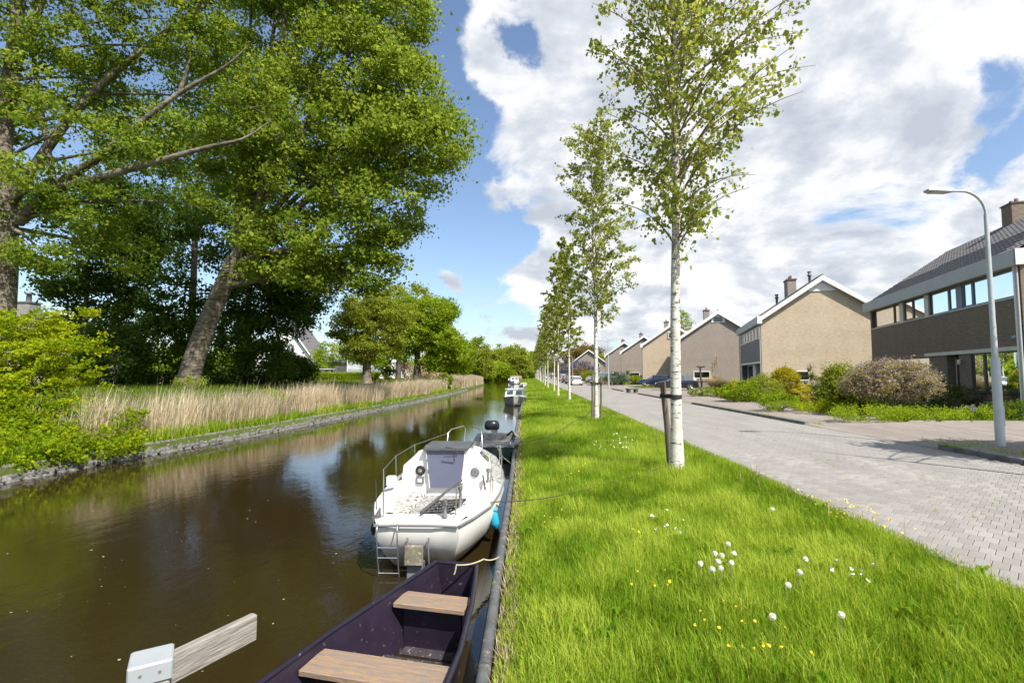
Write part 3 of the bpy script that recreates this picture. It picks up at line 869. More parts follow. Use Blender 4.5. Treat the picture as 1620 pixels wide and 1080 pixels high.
# paved drives between the front gardens
def sheet(name, poly, z, mat, label, kind='structure'):
    m = MB(); m.add([(x, y, z) for x, y in poly], [tuple(range(len(poly)))]); return props(m.build(name, mat), label, kind=kind)
sheet('driveway', [(12.4, -20), (26, -20), (26, 10), (19, 17.0), (12.4, 17.15)], 0.158, 'walk_pavers', 'paved drive in front of the nearest house')
sheet('lawn', [(12.5, 17.3), (20.5, 17.3), (22.5, 31.5), (12.5, 31.5)], 0.162, 'turf_ground', 'lawn of the first front garden')
sheet('driveway', [(12.4, 40.5), (19.5, 39), (24, 56), (12.4, 57.5)], 0.162, 'walk_pavers', 'paved drive where the black car stands')
sheet('driveway', [(12.4, 66), (24, 66), (24, 76), (12.4, 76)], 0.158, 'walk_pavers', 'paved drive farther along the street')
sheet('flower_bed', [(12.4, 34.6), (17.6, 34.6), (17.6, 40.5), (12.4, 40.5)], 0.158, 'soil', 'planted bed between the two drives')

# ---- near bank: tube coping over boards
def near_bank():
    root = thing('bank_edging', 'dark boards with a round grey coping holding the grassy verge', 'bank edging', (0, 0, 0))
    L = 1.2
    for i in range(22):
        y0 = 1.2 + i * L; y1 = y0 + L - 0.012
        x0, x1 = float(XR(y0)), float(XR(y1))
        m = MB(); m.loft([[(x0 - .05, y0, -.34), (x0 - .02, y0, -.34), (x0 - .02, y0, -1.1), (x0 - .05, y0, -1.1)], [(x1 - .05, y1, -.34), (x1 - .02, y1, -.34), (x1 - .02, y1, -1.1), (x1 - .05, y1, -1.1)]], smooth=False)
        m.build('plank', 'wood_dark', root)
        m = MB(); m.tube([(x0 - .055, y0, -.315), ((x0 + x1) / 2 - .055 + random.uniform(-.006, .006), (y0 + y1) / 2, -.312), (x1 - .055, y1, -.315)], .048, 8); m.build('coping', 'edging', root)
    ys = np.arange(27.5, 300, 3.0); m = MB()
    for a, b in zip(ys[:-1], ys[1:]):
        x0, x1 = float(XR(a)), float(XR(b))
        m.loft([[(x0 - .09, a, -.3), (x0 + .01, a, -.3), (x0 + .01, a, -1.1), (x0 - .09, a, -1.1)], [(x1 - .09, b, -.3), (x1 + .01, b, -.3), (x1 + .01, b, -1.1), (x1 - .09, b, -1.1)]], smooth=False, cap0=False, cap1=False)
    props(m.build('far_boards', 'edging', root), kind='stuff')
near_bank()

# ---- far bank: rubble stones
def far_bank():
    root = thing('stone_revetment', 'low pale line of rubble stones along the reedy far bank', 'stone edge', (0, 0, 0))
    meshes = []
    for k in range(6):
        m = MB(); n = 7
        rings = []
        for i, z in enumerate((-.5, -.2, .25, .5)):
            sc_ = (0.75, 1.0, 0.92, 0.55)[i]
            rings.append([(math.cos(2 * math.pi * q / n) * .5 * sc_ * random.uniform(.75, 1.15), math.sin(2 * math.pi * q / n) * .5 * sc_ * random.uniform(.75, 1.15), z + random.uniform(-.08, .08)) for q in range(n)])
        m.loft(rings, smooth=False); meshes.append(m)
    shared = [m.mesh('stone', 'stone') for m in meshes]
    V = []; F = []; cnt = 0
    y = 6.0
    while y < 75:
        step = 0.19 if y < 30 else 0.33
        for row, (dx, z, s) in enumerate(((0.07, -.64, .21), (-.02, -.53, .21), (-.10, -.43, .20), (-.19, -.34, .19))):
            yy_ = y + random.uniform(-.07, .07); xx = float(XL(yy_)) + dx + random.uniform(-.05, .05)
            sc_ = (s * random.uniform(.75, 1.3), s * random.uniform(.9, 1.5), s * random.uniform(.6, .95))
            if 11.5 < y < 30 and cnt < 296:
                o = link('stone', random.choice(shared), root); o.location = (xx, yy_, z); o.scale = sc_; o.rotation_euler = (random.uniform(-.3, .3), random.uniform(-.3, .3), random.uniform(0, 6)); cnt += 1
            else:
                m = random.choice(meshes); an = random.uniform(0, 6); b = len(V); ca, sa = math.cos(an), math.sin(an)
                for p in m.v: V.append((xx + (p[0] * ca - p[1] * sa) * sc_[0], yy_ + (p[0] * sa + p[1] * ca) * sc_[1], z + p[2] * sc_[2]))
                F.extend([[b + i for i in f] for f in m.f])
        y += step
    me = D.meshes.new('stones'); me.from_pydata(V, [], F); me.materials.append(MATS['stone']); me.update()
    props(link('rubble', me, root), kind='stuff')
far_bank()

# ------------------------------------------------------------------ houses
K = 1.12
ANG = R(15.35)
UU = np.array([math.sin(ANG), math.cos(ANG), 0])
VV = np.array([math.cos(ANG), -math.sin(ANG), 0])
HZ = 0.15
Z_F, Z_FT, Z_S, Z_L, Z_LT = 5.73 - HZ, 6.30 - HZ, 4.62 - HZ, 2.60 - HZ, 2.76 - HZ
HW, RIDGE = 8.8, 9.35 - HZ

def holes(m, X0, X1, Z0, Z1, ops, plane, depth=0.12, sgn=1):
    """flat wall with real openings; plane(u, z, d) -> xyz, d = depth into the wall"""
    us = sorted({X0, X1, *[o[0] for o in ops], *[o[1] for o in ops]}); zs = sorted({Z0, Z1, *[o[2] for o in ops], *[o[3] for o in ops]})
    for a, b in zip(us[:-1], us[1:]):
        for c, d in zip(zs[:-1], zs[1:]):
            if any(o[0] <= a and b <= o[1] and o[2] <= c and d <= o[3] for o in ops): continue
            m.add([plane(a, c, 0), plane(b, c, 0), plane(b, d, 0), plane(a, d, 0)], [(0, 1, 2, 3)])
    for o in ops:
        a, b, c, d = o
        for (p, q) in (((a, c), (b, c)), ((b, c), (b, d)), ((b, d), (a, d)), ((a, d), (a, c))):
            m.add([plane(*p, 0), plane(*q, 0), plane(*q, depth), plane(*p, depth)], [(0, 1, 2, 3)])

def window(root, plane, a, b, c, d, fmat='white_paint', fw=0.06, pane='glass', curtain=None, mull=(), name='window', inset=0.03, transom=()):
    """frame bars, pane and whatever hangs behind it, in the opening a..b, c..d"""
    def bar(m, u0, u1, z0, z1, d0, d1):
        vs = [plane(u, z, q) for q in (d0, d1) for (u, z) in ((u0, z0), (u1, z0), (u1, z1), (u0, z1))]
        m.add(vs, [(0, 1, 2, 3), (7, 6, 5, 4), (0, 4, 5, 1), (1, 5, 6, 2), (2, 6, 7, 3), (3, 7, 4, 0)])
    m = MB()
    bar(m, a, b, c, c + fw, inset, inset + .07); bar(m, a, b, d - fw, d, inset, inset + .07)
    bar(m, a, a + fw, c + fw, d - fw, inset, inset + .07); bar(m, b - fw, b, c + fw, d - fw, inset, inset + .07)
    for u in mull: bar(m, u - fw / 2, u + fw / 2, c + fw, d - fw, inset + .002, inset + .068)
    for z in transom: bar(m, a + fw, b - fw, z - fw / 2, z + fw / 2, inset + .004, inset + .066)
    fr = m.build(name, fmat, root)
    m = MB(); q = inset + .04
    m.add([plane(a + fw * .5, c + fw * .5, q), plane(b - fw * .5, c + fw * .5, q), plane(b - fw * .5, d - fw * .5, q), plane(a + fw * .5, d - fw * .5, q)], [(0, 1, 2, 3)])
    m.build('pane', pane, fr)
    m = MB(); q = inset + .16
    N_ = max(4, int((b - a) / 0.09)); us = np.linspace(a, b, N_ + 1)
    vs = []; 
    for i, u in enumerate(us):
        dq = q + (0.02 * math.sin(i * 2.1) if curtain else 0.15)
        vs += [plane(u, c, dq), plane(u, d, dq)]
    m.add(vs, [(2 * i, 2 * i + 2, 2 * i + 3, 2 * i + 1) for i in range(N_)])
    m.build('curtain' if curtain else 'room_back', curtain or 'room_dark', fr)
    return fr

def roof_tiles(root, roof, L, near_rows, mat='tile_dark', singles=True):
    """pantiles on the front slope (local frame of the house)"""
    sl_ = math.hypot(HW / 2, RIDGE - Z_FT); pitch = math.atan2(RIDGE - Z_FT, HW / 2)
    ex = np.array([math.cos(pitch), 0, math.sin(pitch)]); nz_ = np.array([-math.sin(pitch), 0, math.cos(pitch)]); ey = np.array([0, 1.0, 0])
    tw, tl = 0.30, 0.34
    prof = [(-.15, 0.0), (-.10, .035), (-.04, .045), (.02, .02), (.08, .0), (.15, .0)]
    def tile_pts():
        vs = []
        for s_, lift in ((0, .035), (tl * 1.06, .008)):
            for u, h in prof: vs.append((s_, u, h + lift))
        for u, h in prof: vs.append((0, u, -.01))
        fs = [(i, i + 1, 7 + i, 6 + i) for i in range(5)] + [(12 + i, 13 + i, 1 + i, i) for i in range(5)]
        return vs, fs
    vs, fs = tile_pts()
    W_ = lambda p, r, c: ex * (r * tl + p[0]) + nz_ * p[2] + ey * (c * tw + .15 + p[1])
    base = np.array([-0.12, 0, Z_FT + 0.0])
    rows = int(sl_ / tl) + 1; cols = int(L / tw)
    me = D.meshes.new('roof_tile'); me.from_pydata([tuple(W_(p, 0, 0)) for p in vs], [], fs); me.materials.append(MATS[mat]); me.polygons.foreach_set('use_smooth', [i < 5 for i in range(10)]); me.update()
    V = []; F = []; cnt = 0
    for r in range(rows):
        for c in range(cols):
            if singles and cnt < 298 and c >= cols - near_rows[1] and c < cols - near_rows[0] and r < 13:
                o = link('roof_tile', me, roof); o.location = tuple(base + ex * r * tl + ey * c * tw + nz_ * random.uniform(0, .006)); cnt += 1
            else:
                b = len(V); V.extend([tuple(base + W_(p, r, c)) for p in vs]); F.extend([[b + i for i in f] for f in fs])
    if V:
        m2 = D.meshes.new('tile_courses'); m2.from_pydata(V, [], F); m2.materials.append(MATS[mat]); m2.update(); props(link('tile_courses', m2, roof), kind='stuff')

def house(label, origin, L, wall, side, fascia='white_paint', tiles=None, chimney=True, gable_top=None, gable_win=None, front=None, barge=0.34, group='gabled brick houses along the street', far=False):
    root = thing('brick_house', label, 'house', (origin[0], origin[1], HZ), -ANG, group)
    ex_wall = wall
    # gable wall towards the viewer with its openings
    m = MB(); gp = lambda u, z, d: (u, d, z)
    zt = Z_F; ops = [gable_win] if gable_win else []
    holes(m, 0, HW, -0.4, zt, ops, gp)
    top = RIDGE - 0.1
    m.add([(0, 0, zt), (HW, 0, zt), (HW, 0, Z_FT - .1), (HW / 2, 0, top), (0, 0, Z_FT - .1)], [(0, 1, 2, 3, 4)])
    m.build('gable_wall', wall, root)
    m = MB(); m.add([(0, L, -.4), (HW, L, -.4), (HW, L, Z_FT - .1), (HW / 2, L, top), (0, L, Z_FT - .1)], [(4, 3, 2, 1, 0)])
    m.add([(HW, 0, -.4), (HW, L, -.4), (HW, L, Z_FT), (HW, 0, Z_FT)], [(0, 1, 2, 3)])
    m.build('rear_wall', wall, root)
    if gable_win: window(root, gp, *gable_win, fmat='white_paint', fw=.09, pane='glass_dark', inset=-.03)
    # roof
    oh = 0.32; t = 0.16
    m = MB()
    dz = (RIDGE - Z_FT) / (HW / 2)
    for sx in (0, 1):
        xe = -0.12 if sx == 0 else HW + 0.12
        ze = Z_FT - 0.12 * dz
        poly = [(xe, ze), (HW / 2, RIDGE), (HW / 2, RIDGE - t), (xe, ze - t)]
        m.prism(poly if sx == 0 else poly[::-1], 1, -oh + .03, L + oh - .03)
    roof = m.build('roof', tiles or 'tile_dark', root)
    m = MB(); m.tube([(HW / 2, -oh, RIDGE + .03), (HW / 2, L + oh, RIDGE + .03)], .09, 8); m.build('ridge_tiles', tiles or 'tile_dark', roof)
    # white barge boards on both gable ends
    for yy_, nm in ((-oh - .02, 'barge_board'), (L + oh - .02, 'barge_board')):
        for sx in (0, 1):
            m = MB(); xe = -0.16 if sx == 0 else HW + 0.16; ze = Z_FT - 0.16 * dz
            poly = [(xe, ze + .03), (HW / 2, RIDGE + .03), (HW / 2, RIDGE - barge - .05), (xe, ze - barge)]
            m.prism(poly if sx == 0 else poly[::-1], 1, yy_, yy_ + .04); m.build(nm, fascia, root)
    # soffit
    m = MB()
    for sx in (0, 1):
        xe = -0.1 if sx == 0 else HW + .1
        m.add([(xe, -oh + .02, Z_FT - t - .1), (HW / 2, -oh + .02, RIDGE - t - .02), (HW / 2, 0, RIDGE - t - .02), (xe, 0, Z_FT - t - .1)], [(0, 1, 2, 3)])
    m.build('soffit', 'grey_board' if fascia != 'white_paint' else 'white_paint', root)
    # fascia along the front and rear eaves
    for x0, x1 in ((-.30, -.13), (HW + .13, HW + .30)):
        m = MB(); m.box(x0, -oh - .03, Z_F, x1, L + oh + .03, Z_FT + .02)
        m.build('fascia', 'grey_board' if x0 < 0 else fascia, root)
    m = MB(); m.box(-.30, -oh - .035, Z_F - .002, .05, -oh - .031 + .12, Z_FT + .02); m.build('fascia_end', fascia, root)
    m = MB(); m.box(-.13, -oh, Z_F + .01, 0.02, L + oh, Z_F + .03); m.build('eaves_board', 'grey_board', root)
    if gable_top == 'panel':
        m = MB(); m.prism([(HW / 2 - 1.0, RIDGE - 1.18), (HW / 2 + 1.0, RIDGE - 1.18), (HW / 2 + .28, RIDGE - .38), (HW / 2 - .28, RIDGE - .38)], 1, -.06, -.005); m.build('gable_panel', 'white_paint', root)
    elif gable_top == 'window':
        m = MB(); m.prism([(HW / 2 - .75, RIDGE - 1.40), (HW / 2 + .75, RIDGE - 1.40), (HW / 2 + .75, RIDGE - .95), (HW / 2 + .2, RIDGE - .38), (HW / 2 - .2, RIDGE - .38), (HW / 2 - .75, RIDGE - .95)], 1, -.05, -.004); gpn = m.build('gable_panel', 'white_paint', root)
        m = MB(); m.box(HW / 2 - .5, -.075, RIDGE - 1.32, HW / 2 + .5, -.055, RIDGE - .72); m.build('pane', 'glass_dark', gpn)
        m = MB(); m.box(HW / 2 - .5, -.053, RIDGE - 1.32, HW / 2 + .5, -.051, RIDGE - .72); m.build('room_back', 'panel_grey', gpn)
    elif gable_top == 'low_window':
        gw = (HW / 2 - .65, HW / 2 + .65, RIDGE - 2.3, RIDGE - 1.3)
        pl = lambda u, z, d: (u, d - .10, z)
        window(root, pl, *gw, fw=.1, mull=(HW / 2,), curtain='curtain', inset=.0)
    elif gable_top == 'dark':
        m = MB(); m.prism([(HW / 2 - 1.0, RIDGE - 1.25), (HW / 2 + 1.0, RIDGE - 1.25), (HW / 2, RIDGE - .40)], 1, -.03, -.003); m.build('gable_panel', 'panel_grey', root)
    if chimney:
        cx, cy = HW / 2 - .9, L * 0.5
        m = MB(); m.box(cx - .35, cy - .7, RIDGE - 1.4, cx + .35, cy + .7, RIDGE + .75); ch = m.build('chimney', 'brick_brown' if wall == 'brick_brown' else 'brick_grey', roof)
        m = MB(); m.box(cx - .42, cy - .77, RIDGE + .75, cx + .42, cy + .77, RIDGE + .85)
        for q in (-.4, 0, .4): m.lathe([(.09, RIDGE + .85), (.08, RIDGE + 1.2), (.05, RIDGE + 1.2)], cx, cy + q, 8)
        m.build('chimney_pots', 'chimney_pot', roof)
    # down pipe on the near front corner
    m = MB(); m.tube([(-.09, .05, -.3), (-.09, .05, Z_F)], .045, 8); m.build('downpipe', 'grey_board' if side else 'steel', root)
    m = MB(); fp = lambda u, z, d: (d, u, z)
    return root, roof, fp

def yl_of(px, org):
    """local y on the facade of a house whose near front corner is org, seen at photo column px"""
    r = R_H * ((px - 810) / 800.0) + F_H
    # org + y*UU = s*r
    A = np.array([[UU[0], -r[0]], [UU[1], -r[1]]]); y, s_ = np.linalg.solve(A, -np.array([org[0], org[1]]))
    return float(y)

# nearest house (A): its facade runs along the right edge of the picture
farA = S(1381, 592, 29.2 * K); LA = 13.8
LA = -float(np.linalg.solve(np.array([[UU[0], -(R_H * ((1623 - 810) / 800.0) + F_H)[0]], [UU[1], -(R_H * ((1623 - 810) / 800.0) + F_H)[1]]]), -farA[:2])[0])
orgA = farA - UU * LA
rootA, roofA, fp = house('nearest brown brick house with a grey tiled roof and a long strip of upper windows', orgA, LA, 'brick_brown', True, gable_top='panel', group=None, chimney=False)
roof_tiles(rootA, roofA, LA, (0, 45))
yA = lambda px: yl_of(px, orgA)
def facade_A():
    m = MB()
    strip = (0.35, LA - .25, Z_S, Z_F - .02)
    lowL, lowR = yA(1478), 0.5
    door = (yA(1517), yA(1497), -.4, Z_L)
    bigw = (0.45, yA(1536), 0.97 - HZ, Z_L)
    sidew = (yA(1470), LA - .8, 0.97 - HZ, Z_L)
    holes(m, 0, LA, -.4, Z_LT - .002, [door, bigw, sidew], fp, depth=.14)
    holes(m, 0, LA, Z_LT, Z_F, [strip], fp, depth=.14)
    m.build('front_wall', 'brick_brown', rootA)
    m = MB(); m.box(-.07, .25, Z_L, -.004, yA(1465), Z_LT); m.build('lintel', 'cream_paint', rootA)
    m = MB(); m.box(-.055, yA(1465), Z_L, -.004, LA - .1, Z_LT - .01); m.build('lintel', 'brown_frame', rootA)
    m = MB(); m.box(-.03, .3, Z_S - .05, .02, yA(1432), Z_S + .02); m.build('window_sill', 'grey_board', rootA)
    m = MB(); m.box(-.03, yA(1432), Z_S - .05, .02, LA - .2, Z_S + .02); m.build('window_sill', 'cream_paint', rootA)
    # upper strip
    zs, zt = Z_S + .02, Z_F - .02
    def W(p0, p1, **k): window(rootA, fp, yA(p1), yA(p0), zs, zt, **k)
    W(1386.5, 1416.5, fmat='brown_frame', fw=.05, curtain=None)
    W(1417, 1426.5, fmat='dark_frame', fw=.07)
    m = MB(); m.box(-.02, yA(1432.5), zs, .08, yA(1426.7), zt); m.build('post', 'cream_paint', rootA)
    W(1433, 1447, fmat='brown_frame', fw=.09)
    W(1447.2, 1467.5, fmat='brown_frame', fw=.05)
    m = MB(); m.box(-.04, yA(1474), zs - .06, .08, yA(1467.7), zt); m.build('post', 'cream_paint', rootA)
    W(1474.3, 1504, fmat='dark_frame', fw=.04, curtain='curtain')
    W(1504.2, 1518, fmat='panel_blue', fw=.09, curtain='curtain')
    m = MB(); m.box(.0, yA(1527), zs, .08, yA(1518.2), zt); m.build('panel', 'panel_blue', rootA)
    W(1527.2, 1543, fmat='panel_blue', fw=.08, curtain='curtain')
    W(1543.3, 1613, fmat='panel_blue', fw=.05, curtain='curtain')
    # ground floor
    window(rootA, fp, yA(1555), bigw[1], bigw[2], bigw[3], fmat='dark_frame', fw=.07, curtain='curtain', name='window')
    window(rootA, fp, bigw[0], yA(1555), bigw[2], bigw[3], fmat='dark_frame', fw=.06, curtain=None)
    window(rootA, fp, *sidew, fmat='brown_frame', fw=.08, pane='glass_port')
    m = MB(); m.box(-.06, bigw[0] - .1, bigw[2] - .08, .05, bigw[1] + .1, bigw[2]); m.build('window_sill', 'dark_frame', rootA)
    # recessed door
    m = MB(); m.box(.35, door[0], -.4, .40, door[1], Z_L); dr = m.build('door', 'door_dark', rootA)
    for k in range(5):
        y_ = door[0] + (door[1] - door[0]) * (0.12 + k * .19)
        m = MB(); m.box(.32, y_, -.05, .348, y_ + .07, Z_L - .1); m.build('slat', 'brown_frame' if k % 2 else 'cream_paint', dr)
    m = MB(); m.box(.0, door[0] - .001, -.4, .35, door[0] + .02, Z_L); m.box(.0, door[1] - .02, -.4, .35, door[1] + .001, Z_L); m.build('door_reveal', 'brick_brown', rootA)
    m = MB(); m.lathe([(0.0, 1.98), (.06, 1.98), (.075, 2.06), (.06, 2.2), (0, 2.22)], -.12, door[0] - .25, 10); m.tube([(-.12, door[0] - .25, 2.2), (-.0, door[0] - .25, 2.24)], .012, 6); m.build('porch_lamp', 'lamp_clear', rootA)
    m = MB(); m.box(-.16, door[1] + .25, .85, -.004, door[1] + .6, 1.25); m.build('letter_box', 'dark_frame', rootA)
    # white corner downpipe
    m = MB(); m.tube([(-.1, .16, -.3), (-.1, .16, Z_F)], .05, 8); m.build('downpipe', 'white_paint', rootA)
    # number plate
    yn0, yn1 = yA(1613.5), yA(1600.5)
    zc_ = S(1607, 533, 1.0); dd = float(np.array([*(orgA[:2] + UU[:2] * (yn0 + yn1) / 2), 0]) @ F_H)
    z0 = S(1607, 537, dd)[2] - HZ; z1 = S(1607, 529, dd)[2] - HZ
    m = MB(); m.cbox(-.03, yn0, z0, -.004, yn1, z1, .004); sg = m.build('number_sign', 'sign_blue', rootA)
    cu = D.curves.new('house_number', 'FONT'); cu.body = '149'; cu.size = (z1 - z0) * 0.95; cu.align_x = 'CENTER'; cu.align_y = 'CENTER'; cu.extrude = .002
    cu.materials.append(MATS['letter_white'])
    tmp = D.objects.new('house_number', cu); COL.objects.link(tmp); bpy.context.view_layer.update()
    nm = D.meshes.new_from_object(tmp.evaluated_get(bpy.context.evaluated_depsgraph_get())); D.objects.remove(tmp)
    o = link('house_number', nm, sg); o.location = (-.034, (yn0 + yn1) / 2, (z0 + z1) / 2); o.rotation_euler = (R(90), 0, R(-90))
facade_A()
# the chimney of A stands on the ridge near its viewer-side half
def chimney_A():
    r = R_H * ((1619 - 810) / 800.0) + F_H
    o2 = orgA + VV * (HW / 2)
    A_ = np.array([[UU[0], -r[0]], [UU[1], -r[1]]]); y, s_ = np.linalg.solve(A_, -o2[:2])
    m = MB(); m.box(HW / 2 - .30, y - .42, RIDGE - .6, HW / 2 + .30, y + .42, RIDGE + .95); ch = m.build('chimney', 'brick_brown', roofA)
    m = MB(); m.box(HW / 2 - .34, y - .46, RIDGE + .95, HW / 2 + .34, y + .46, RIDGE + 1.02)
    for q in (-.3, .2): m.lathe([(.1, RIDGE + 1.02), (.08, RIDGE + 1.22), (.05, RIDGE + 1.22)], HW / 2, y + q * .8, 8)
    m.build('chimney_pots', 'chimney_pot', roofA)
chimney_A()

def near_corner(px, d): return S(px, 592, d * K)
def tg(px, org):
    r = R_H * ((px - 810) / 800.0) + F_H
    return float(np.linalg.solve(np.array([[VV[0], -r[0]], [VV[1], -r[1]]]), -np.array([org[0], org[1]]))[0])
orgB = near_corner(1206, 36.0)
rootB, roofB, _ = house('large beige brick gable house with white barge boards and a low side window', orgB, 12.6, 'brick_beige', True, gable_top='panel', gable_win=(tg(1252, orgB), tg(1280, orgB), 1.05, 1.85))
roof_tiles(rootB, roofB, 12.6, (0, 0), singles=False)
def facade_B(root, L):
    m = MB(); holes(m, 0, L, -.4, Z_S, [(.3, L - .3, -.4, Z_L)], fp, depth=1.2)
    m.box(.0, 0, Z_F - .1, .05, L, Z_F); m.build('front_wall', 'panel_grey', root)
    m = MB(); m.box(-.06, .1, Z_L, -.004, L - .1, Z_LT); m.build('lintel', 'white_paint', root)
    m = MB(); m.box(-.02, .3, -.4, .06, .42, Z_L); m.box(-.02, L - .42, -.4, .06, L - .3, Z_L); m.build('post', 'white_paint', root)
    n = 7; ys = np.linspace(.15, L - .15, n + 1)
    for i in range(n):
        window(root, fp, ys[i] + .02, ys[i + 1] - .02, Z_S + .01, Z_F - .11, fw=.09, curtain='curtain' if i % 3 else None, inset=-.02)
    window(root, lambda u, z, d: (d + .5, u, z), .5, 3.6, .3, Z_L - .02, fw=.08, curtain='curtain')
    m = MB(); m.box(.5, 3.7, -.4, 1.1, 5.4, Z_L); m.build('wall_pier', 'brick_brown', root)
    m = MB(); m.box(.9, 5.5, -.4, .95, 6.6, Z_L); m.build('door', 'door_dark', root)
    m = MB(); m.box(.5, 6.7, -.4, 1.1, 8.2, Z_L); m.build('wall_pier', 'white_paint', root)
    window(root, lambda u, z, d: (d + .5, u, z), 8.4, L - .6, .3, Z_L - .02, fw=.08, curtain=None)
    m = MB(); m.tube([(-.1, L - .1, -.3), (-.1, L - .1, Z_F)], .05, 8); m.build('downpipe', 'steel', root)
facade_B(rootB, 12.6)
# flue pipes on B
for (xx, y_, h) in ((HW / 2 - 2.0, 6.4, 1.0), (HW / 2 - .25, 2.4, 1.0)):
    z0 = RIDGE - abs(HW / 2 - xx) * (RIDGE - Z_FT) / (HW / 2)
    m = MB(); m.lathe([(.10, z0 - .1), (.10, z0 + h * .6), (.16, z0 + h * .62), (.16, z0 + h * .75), (.09, z0 + h * .78), (.17, z0 + h)], xx, y_, 8)
    m.build('flue', 'lead_grey', roofB)

for (px, d, lab, wl, gt, gw) in (
        (1077, 55.4, 'grey brick gable house with a small attic window, black car in front', 'brick_grey', 'window', (1096.5, 1123)),
        (1017, 68.6, 'beige brick gable house with a white double attic window, blue car in front', 'brick_beige', 'low_window', None),
        (983.6, 90.0, 'second grey gable house, next beyond the beige one with the blue car', 'brick_grey', 'dark', (996, 1011.5)),
        (958.4, 107.0, 'last grey gable house of the row, behind the silver van', 'brick_grey', 'dark', (967, 980))):
    og = near_corner(px, d)
    if gw: gw = (tg(gw[0], og), tg(gw[1], og), 1.05, 1.95)
    rt, rf, _ = house(lab, og, 12.6, wl, False, gable_top=gt, gable_win=gw)
    facade_B(rt, 12.6)
# ------------------------------------------------------------------ far houses
def simple_house(name, label, c, w_, dpt, he, hr, wallm, roofm, rotz, chim=True, wins=(), steep=None, cat='house', rows=()):
    root = thing(name, label, cat, c, rotz)
    m = MB(); top = steep or 0
    m.box(0, 0, -.5, w_, dpt, he); m.prism([(0, he), (w_, he), (w_ / 2, hr - .1)], 1, 0, dpt); m.build('wall', wallm, root)
    m = MB(); dz = (hr - he) / (w_ / 2); o = .4
    for s in (0, 1):
        xe = -o if s == 0 else w_ + o
        poly = [(xe, he - o * dz), (w_ / 2, hr), (w_ / 2, hr + .18), (xe, he - o * dz + .18)]
        m.prism(poly, 1, -.4, dpt + .4)
    rf = m.build('roof', roofm, root)
    for s in (0, 1):
        m = MB(); xe = -o - .05 if s == 0 else w_ + o + .05
        m.prism([(xe, he - o * dz - .1), (w_ / 2, hr - .12), (w_ / 2, hr + .22), (xe, he - o * dz + .22)], 1, -.46, -.41); m.build('barge_board', 'white_paint', root)
    if chim:
        m = MB(); m.box(w_ * .6, dpt * .4, hr - 1.2, w_ * .6 + .9, dpt * .4 + .7, hr + .9); m.box(w_ * .6 - .06, dpt * .4 - .06, hr + .9, w_ * .6 + .96, dpt * .4 + .76, hr + 1.0); m.build('chimney', 'concrete', rf)
        m = MB(); m.lathe([(.12, hr + 1.0), (.12, hr + 1.5), (.2, hr + 1.55), (.2, hr + 1.62), (0, hr + 1.7)], w_ * .6 + .45, dpt * .4 + .35, 8); m.build('chimney_pot', 'lead_grey', rf)
    pl = lambda u, z, d: (u, d - .08, z)
    for wn in wins: window(root, pl, *wn, fw=.1, mull=((wn[0] + wn[1]) / 2,), inset=0)
    return root, rf

hb = S(893, 592, 150); hb[2] = .15
r_, f_ = simple_house('old_house', 'far house with a dark hipped slate roof and pale chimneys behind the purple tree', hb, 14.5, 9, 3.2, 8.6, 'brick_grey', 'slate_dark', -.25, wins=((2, 3.4, 3.6, 4.8), (9, 10.4, 3.6, 4.8), (2, 4, .8, 2.2), (9, 11, .8, 2.2)))
hb = S(404, 592, 78); hb[2] = .95
rw, rfw = simple_house('steep_roofed_house', 'white gabled house with a very steep roof across the canal behind a hedge', hb, 9.0, 10, 2.6, 8.8, 'white_paint', 'tile_dark', .12, chim=False, wins=((3.0, 4.2, 3.1, 5.4), (4.6, 5.8, 3.1, 5.4)))
m = MB()
for k in range(4): m.box(1.0, -.9, 2.75 + k * .24, 8.0, -.86, 2.87 + k * .24)
m.box(1, -.9, 2.6, 8, -.02, 2.68); m.build('balcony', 'grey_board', rw)
hb = S(474, 592, 70); hb[2] = .95
gr_ = thing('garage', 'flat roofed dark garage beside the steep roofed white house', 'garage', hb, .12)
m = MB(); m.box(0, 0, 0, 5.2, 5, 2.4); m.build('wall', 'panel_grey', gr_)
m = MB(); m.box(-.2, -.3, 2.4, 5.4, 5.2, 2.85); m.build('roof', 'panel_blue', gr_)
hb = S(462, 592, 64); hb[2] = .95
sh_ = thing('carport', 'low pale flat roof just above the clipped hedge', 'carport', hb, .05)
m = MB(); m.box(0, 0, 1.35, 4.9, 3, 1.5); m.build('roof', 'grey_board', sh_)
for q in (.1, 4.7):
    m = MB(); m.box(q, .1, -.2, q + .12, .22, 1.35); m.build('post', 'grey_wood', sh_)
hb = S(600, 592, 100); hb[2] = .95
simple_house('small_house', 'small white house with a dark roof between the trunks across the canal', hb, 6.0, 8, 1.9, 4.6, 'white_paint', 'slate_dark', .3, chim=False, wins=((1, 2.4, .5, 1.6), (3.6, 5, .5, 1.6)))
hb = S(-70, 592, 42); hb[2] = .95
rt_, rf_ = simple_house('tiled_house', 'house with a pale brown tiled roof and chimney showing above the yellow green bush', hb, 14, 8.5, 3.2, 6.6, 'brick_grey', 'tile_brown', R(68), chim=False)
cb = S(43, 489, 41); m = MB()
c0 = thing('chimney_stack', 'square pale rendered chimney on the brown tiled roof at far left', 'chimney', (cb[0], cb[1], cb[2]))
m.box(-.75, -.5, -1.6, .65, .5, .45); m.build('stack', 'concrete', c0)
m = MB(); m.box(-.82, -.57, .45, .72, .57, .58); m.lathe([(.2, .58), (.17, 1.2), (.28, 1.22), (.28, 1.32), (0, 1.4)], .1, 0, 10); m.build('cowl', 'lead_grey', c0)
for o in list(c0.children):
    pass

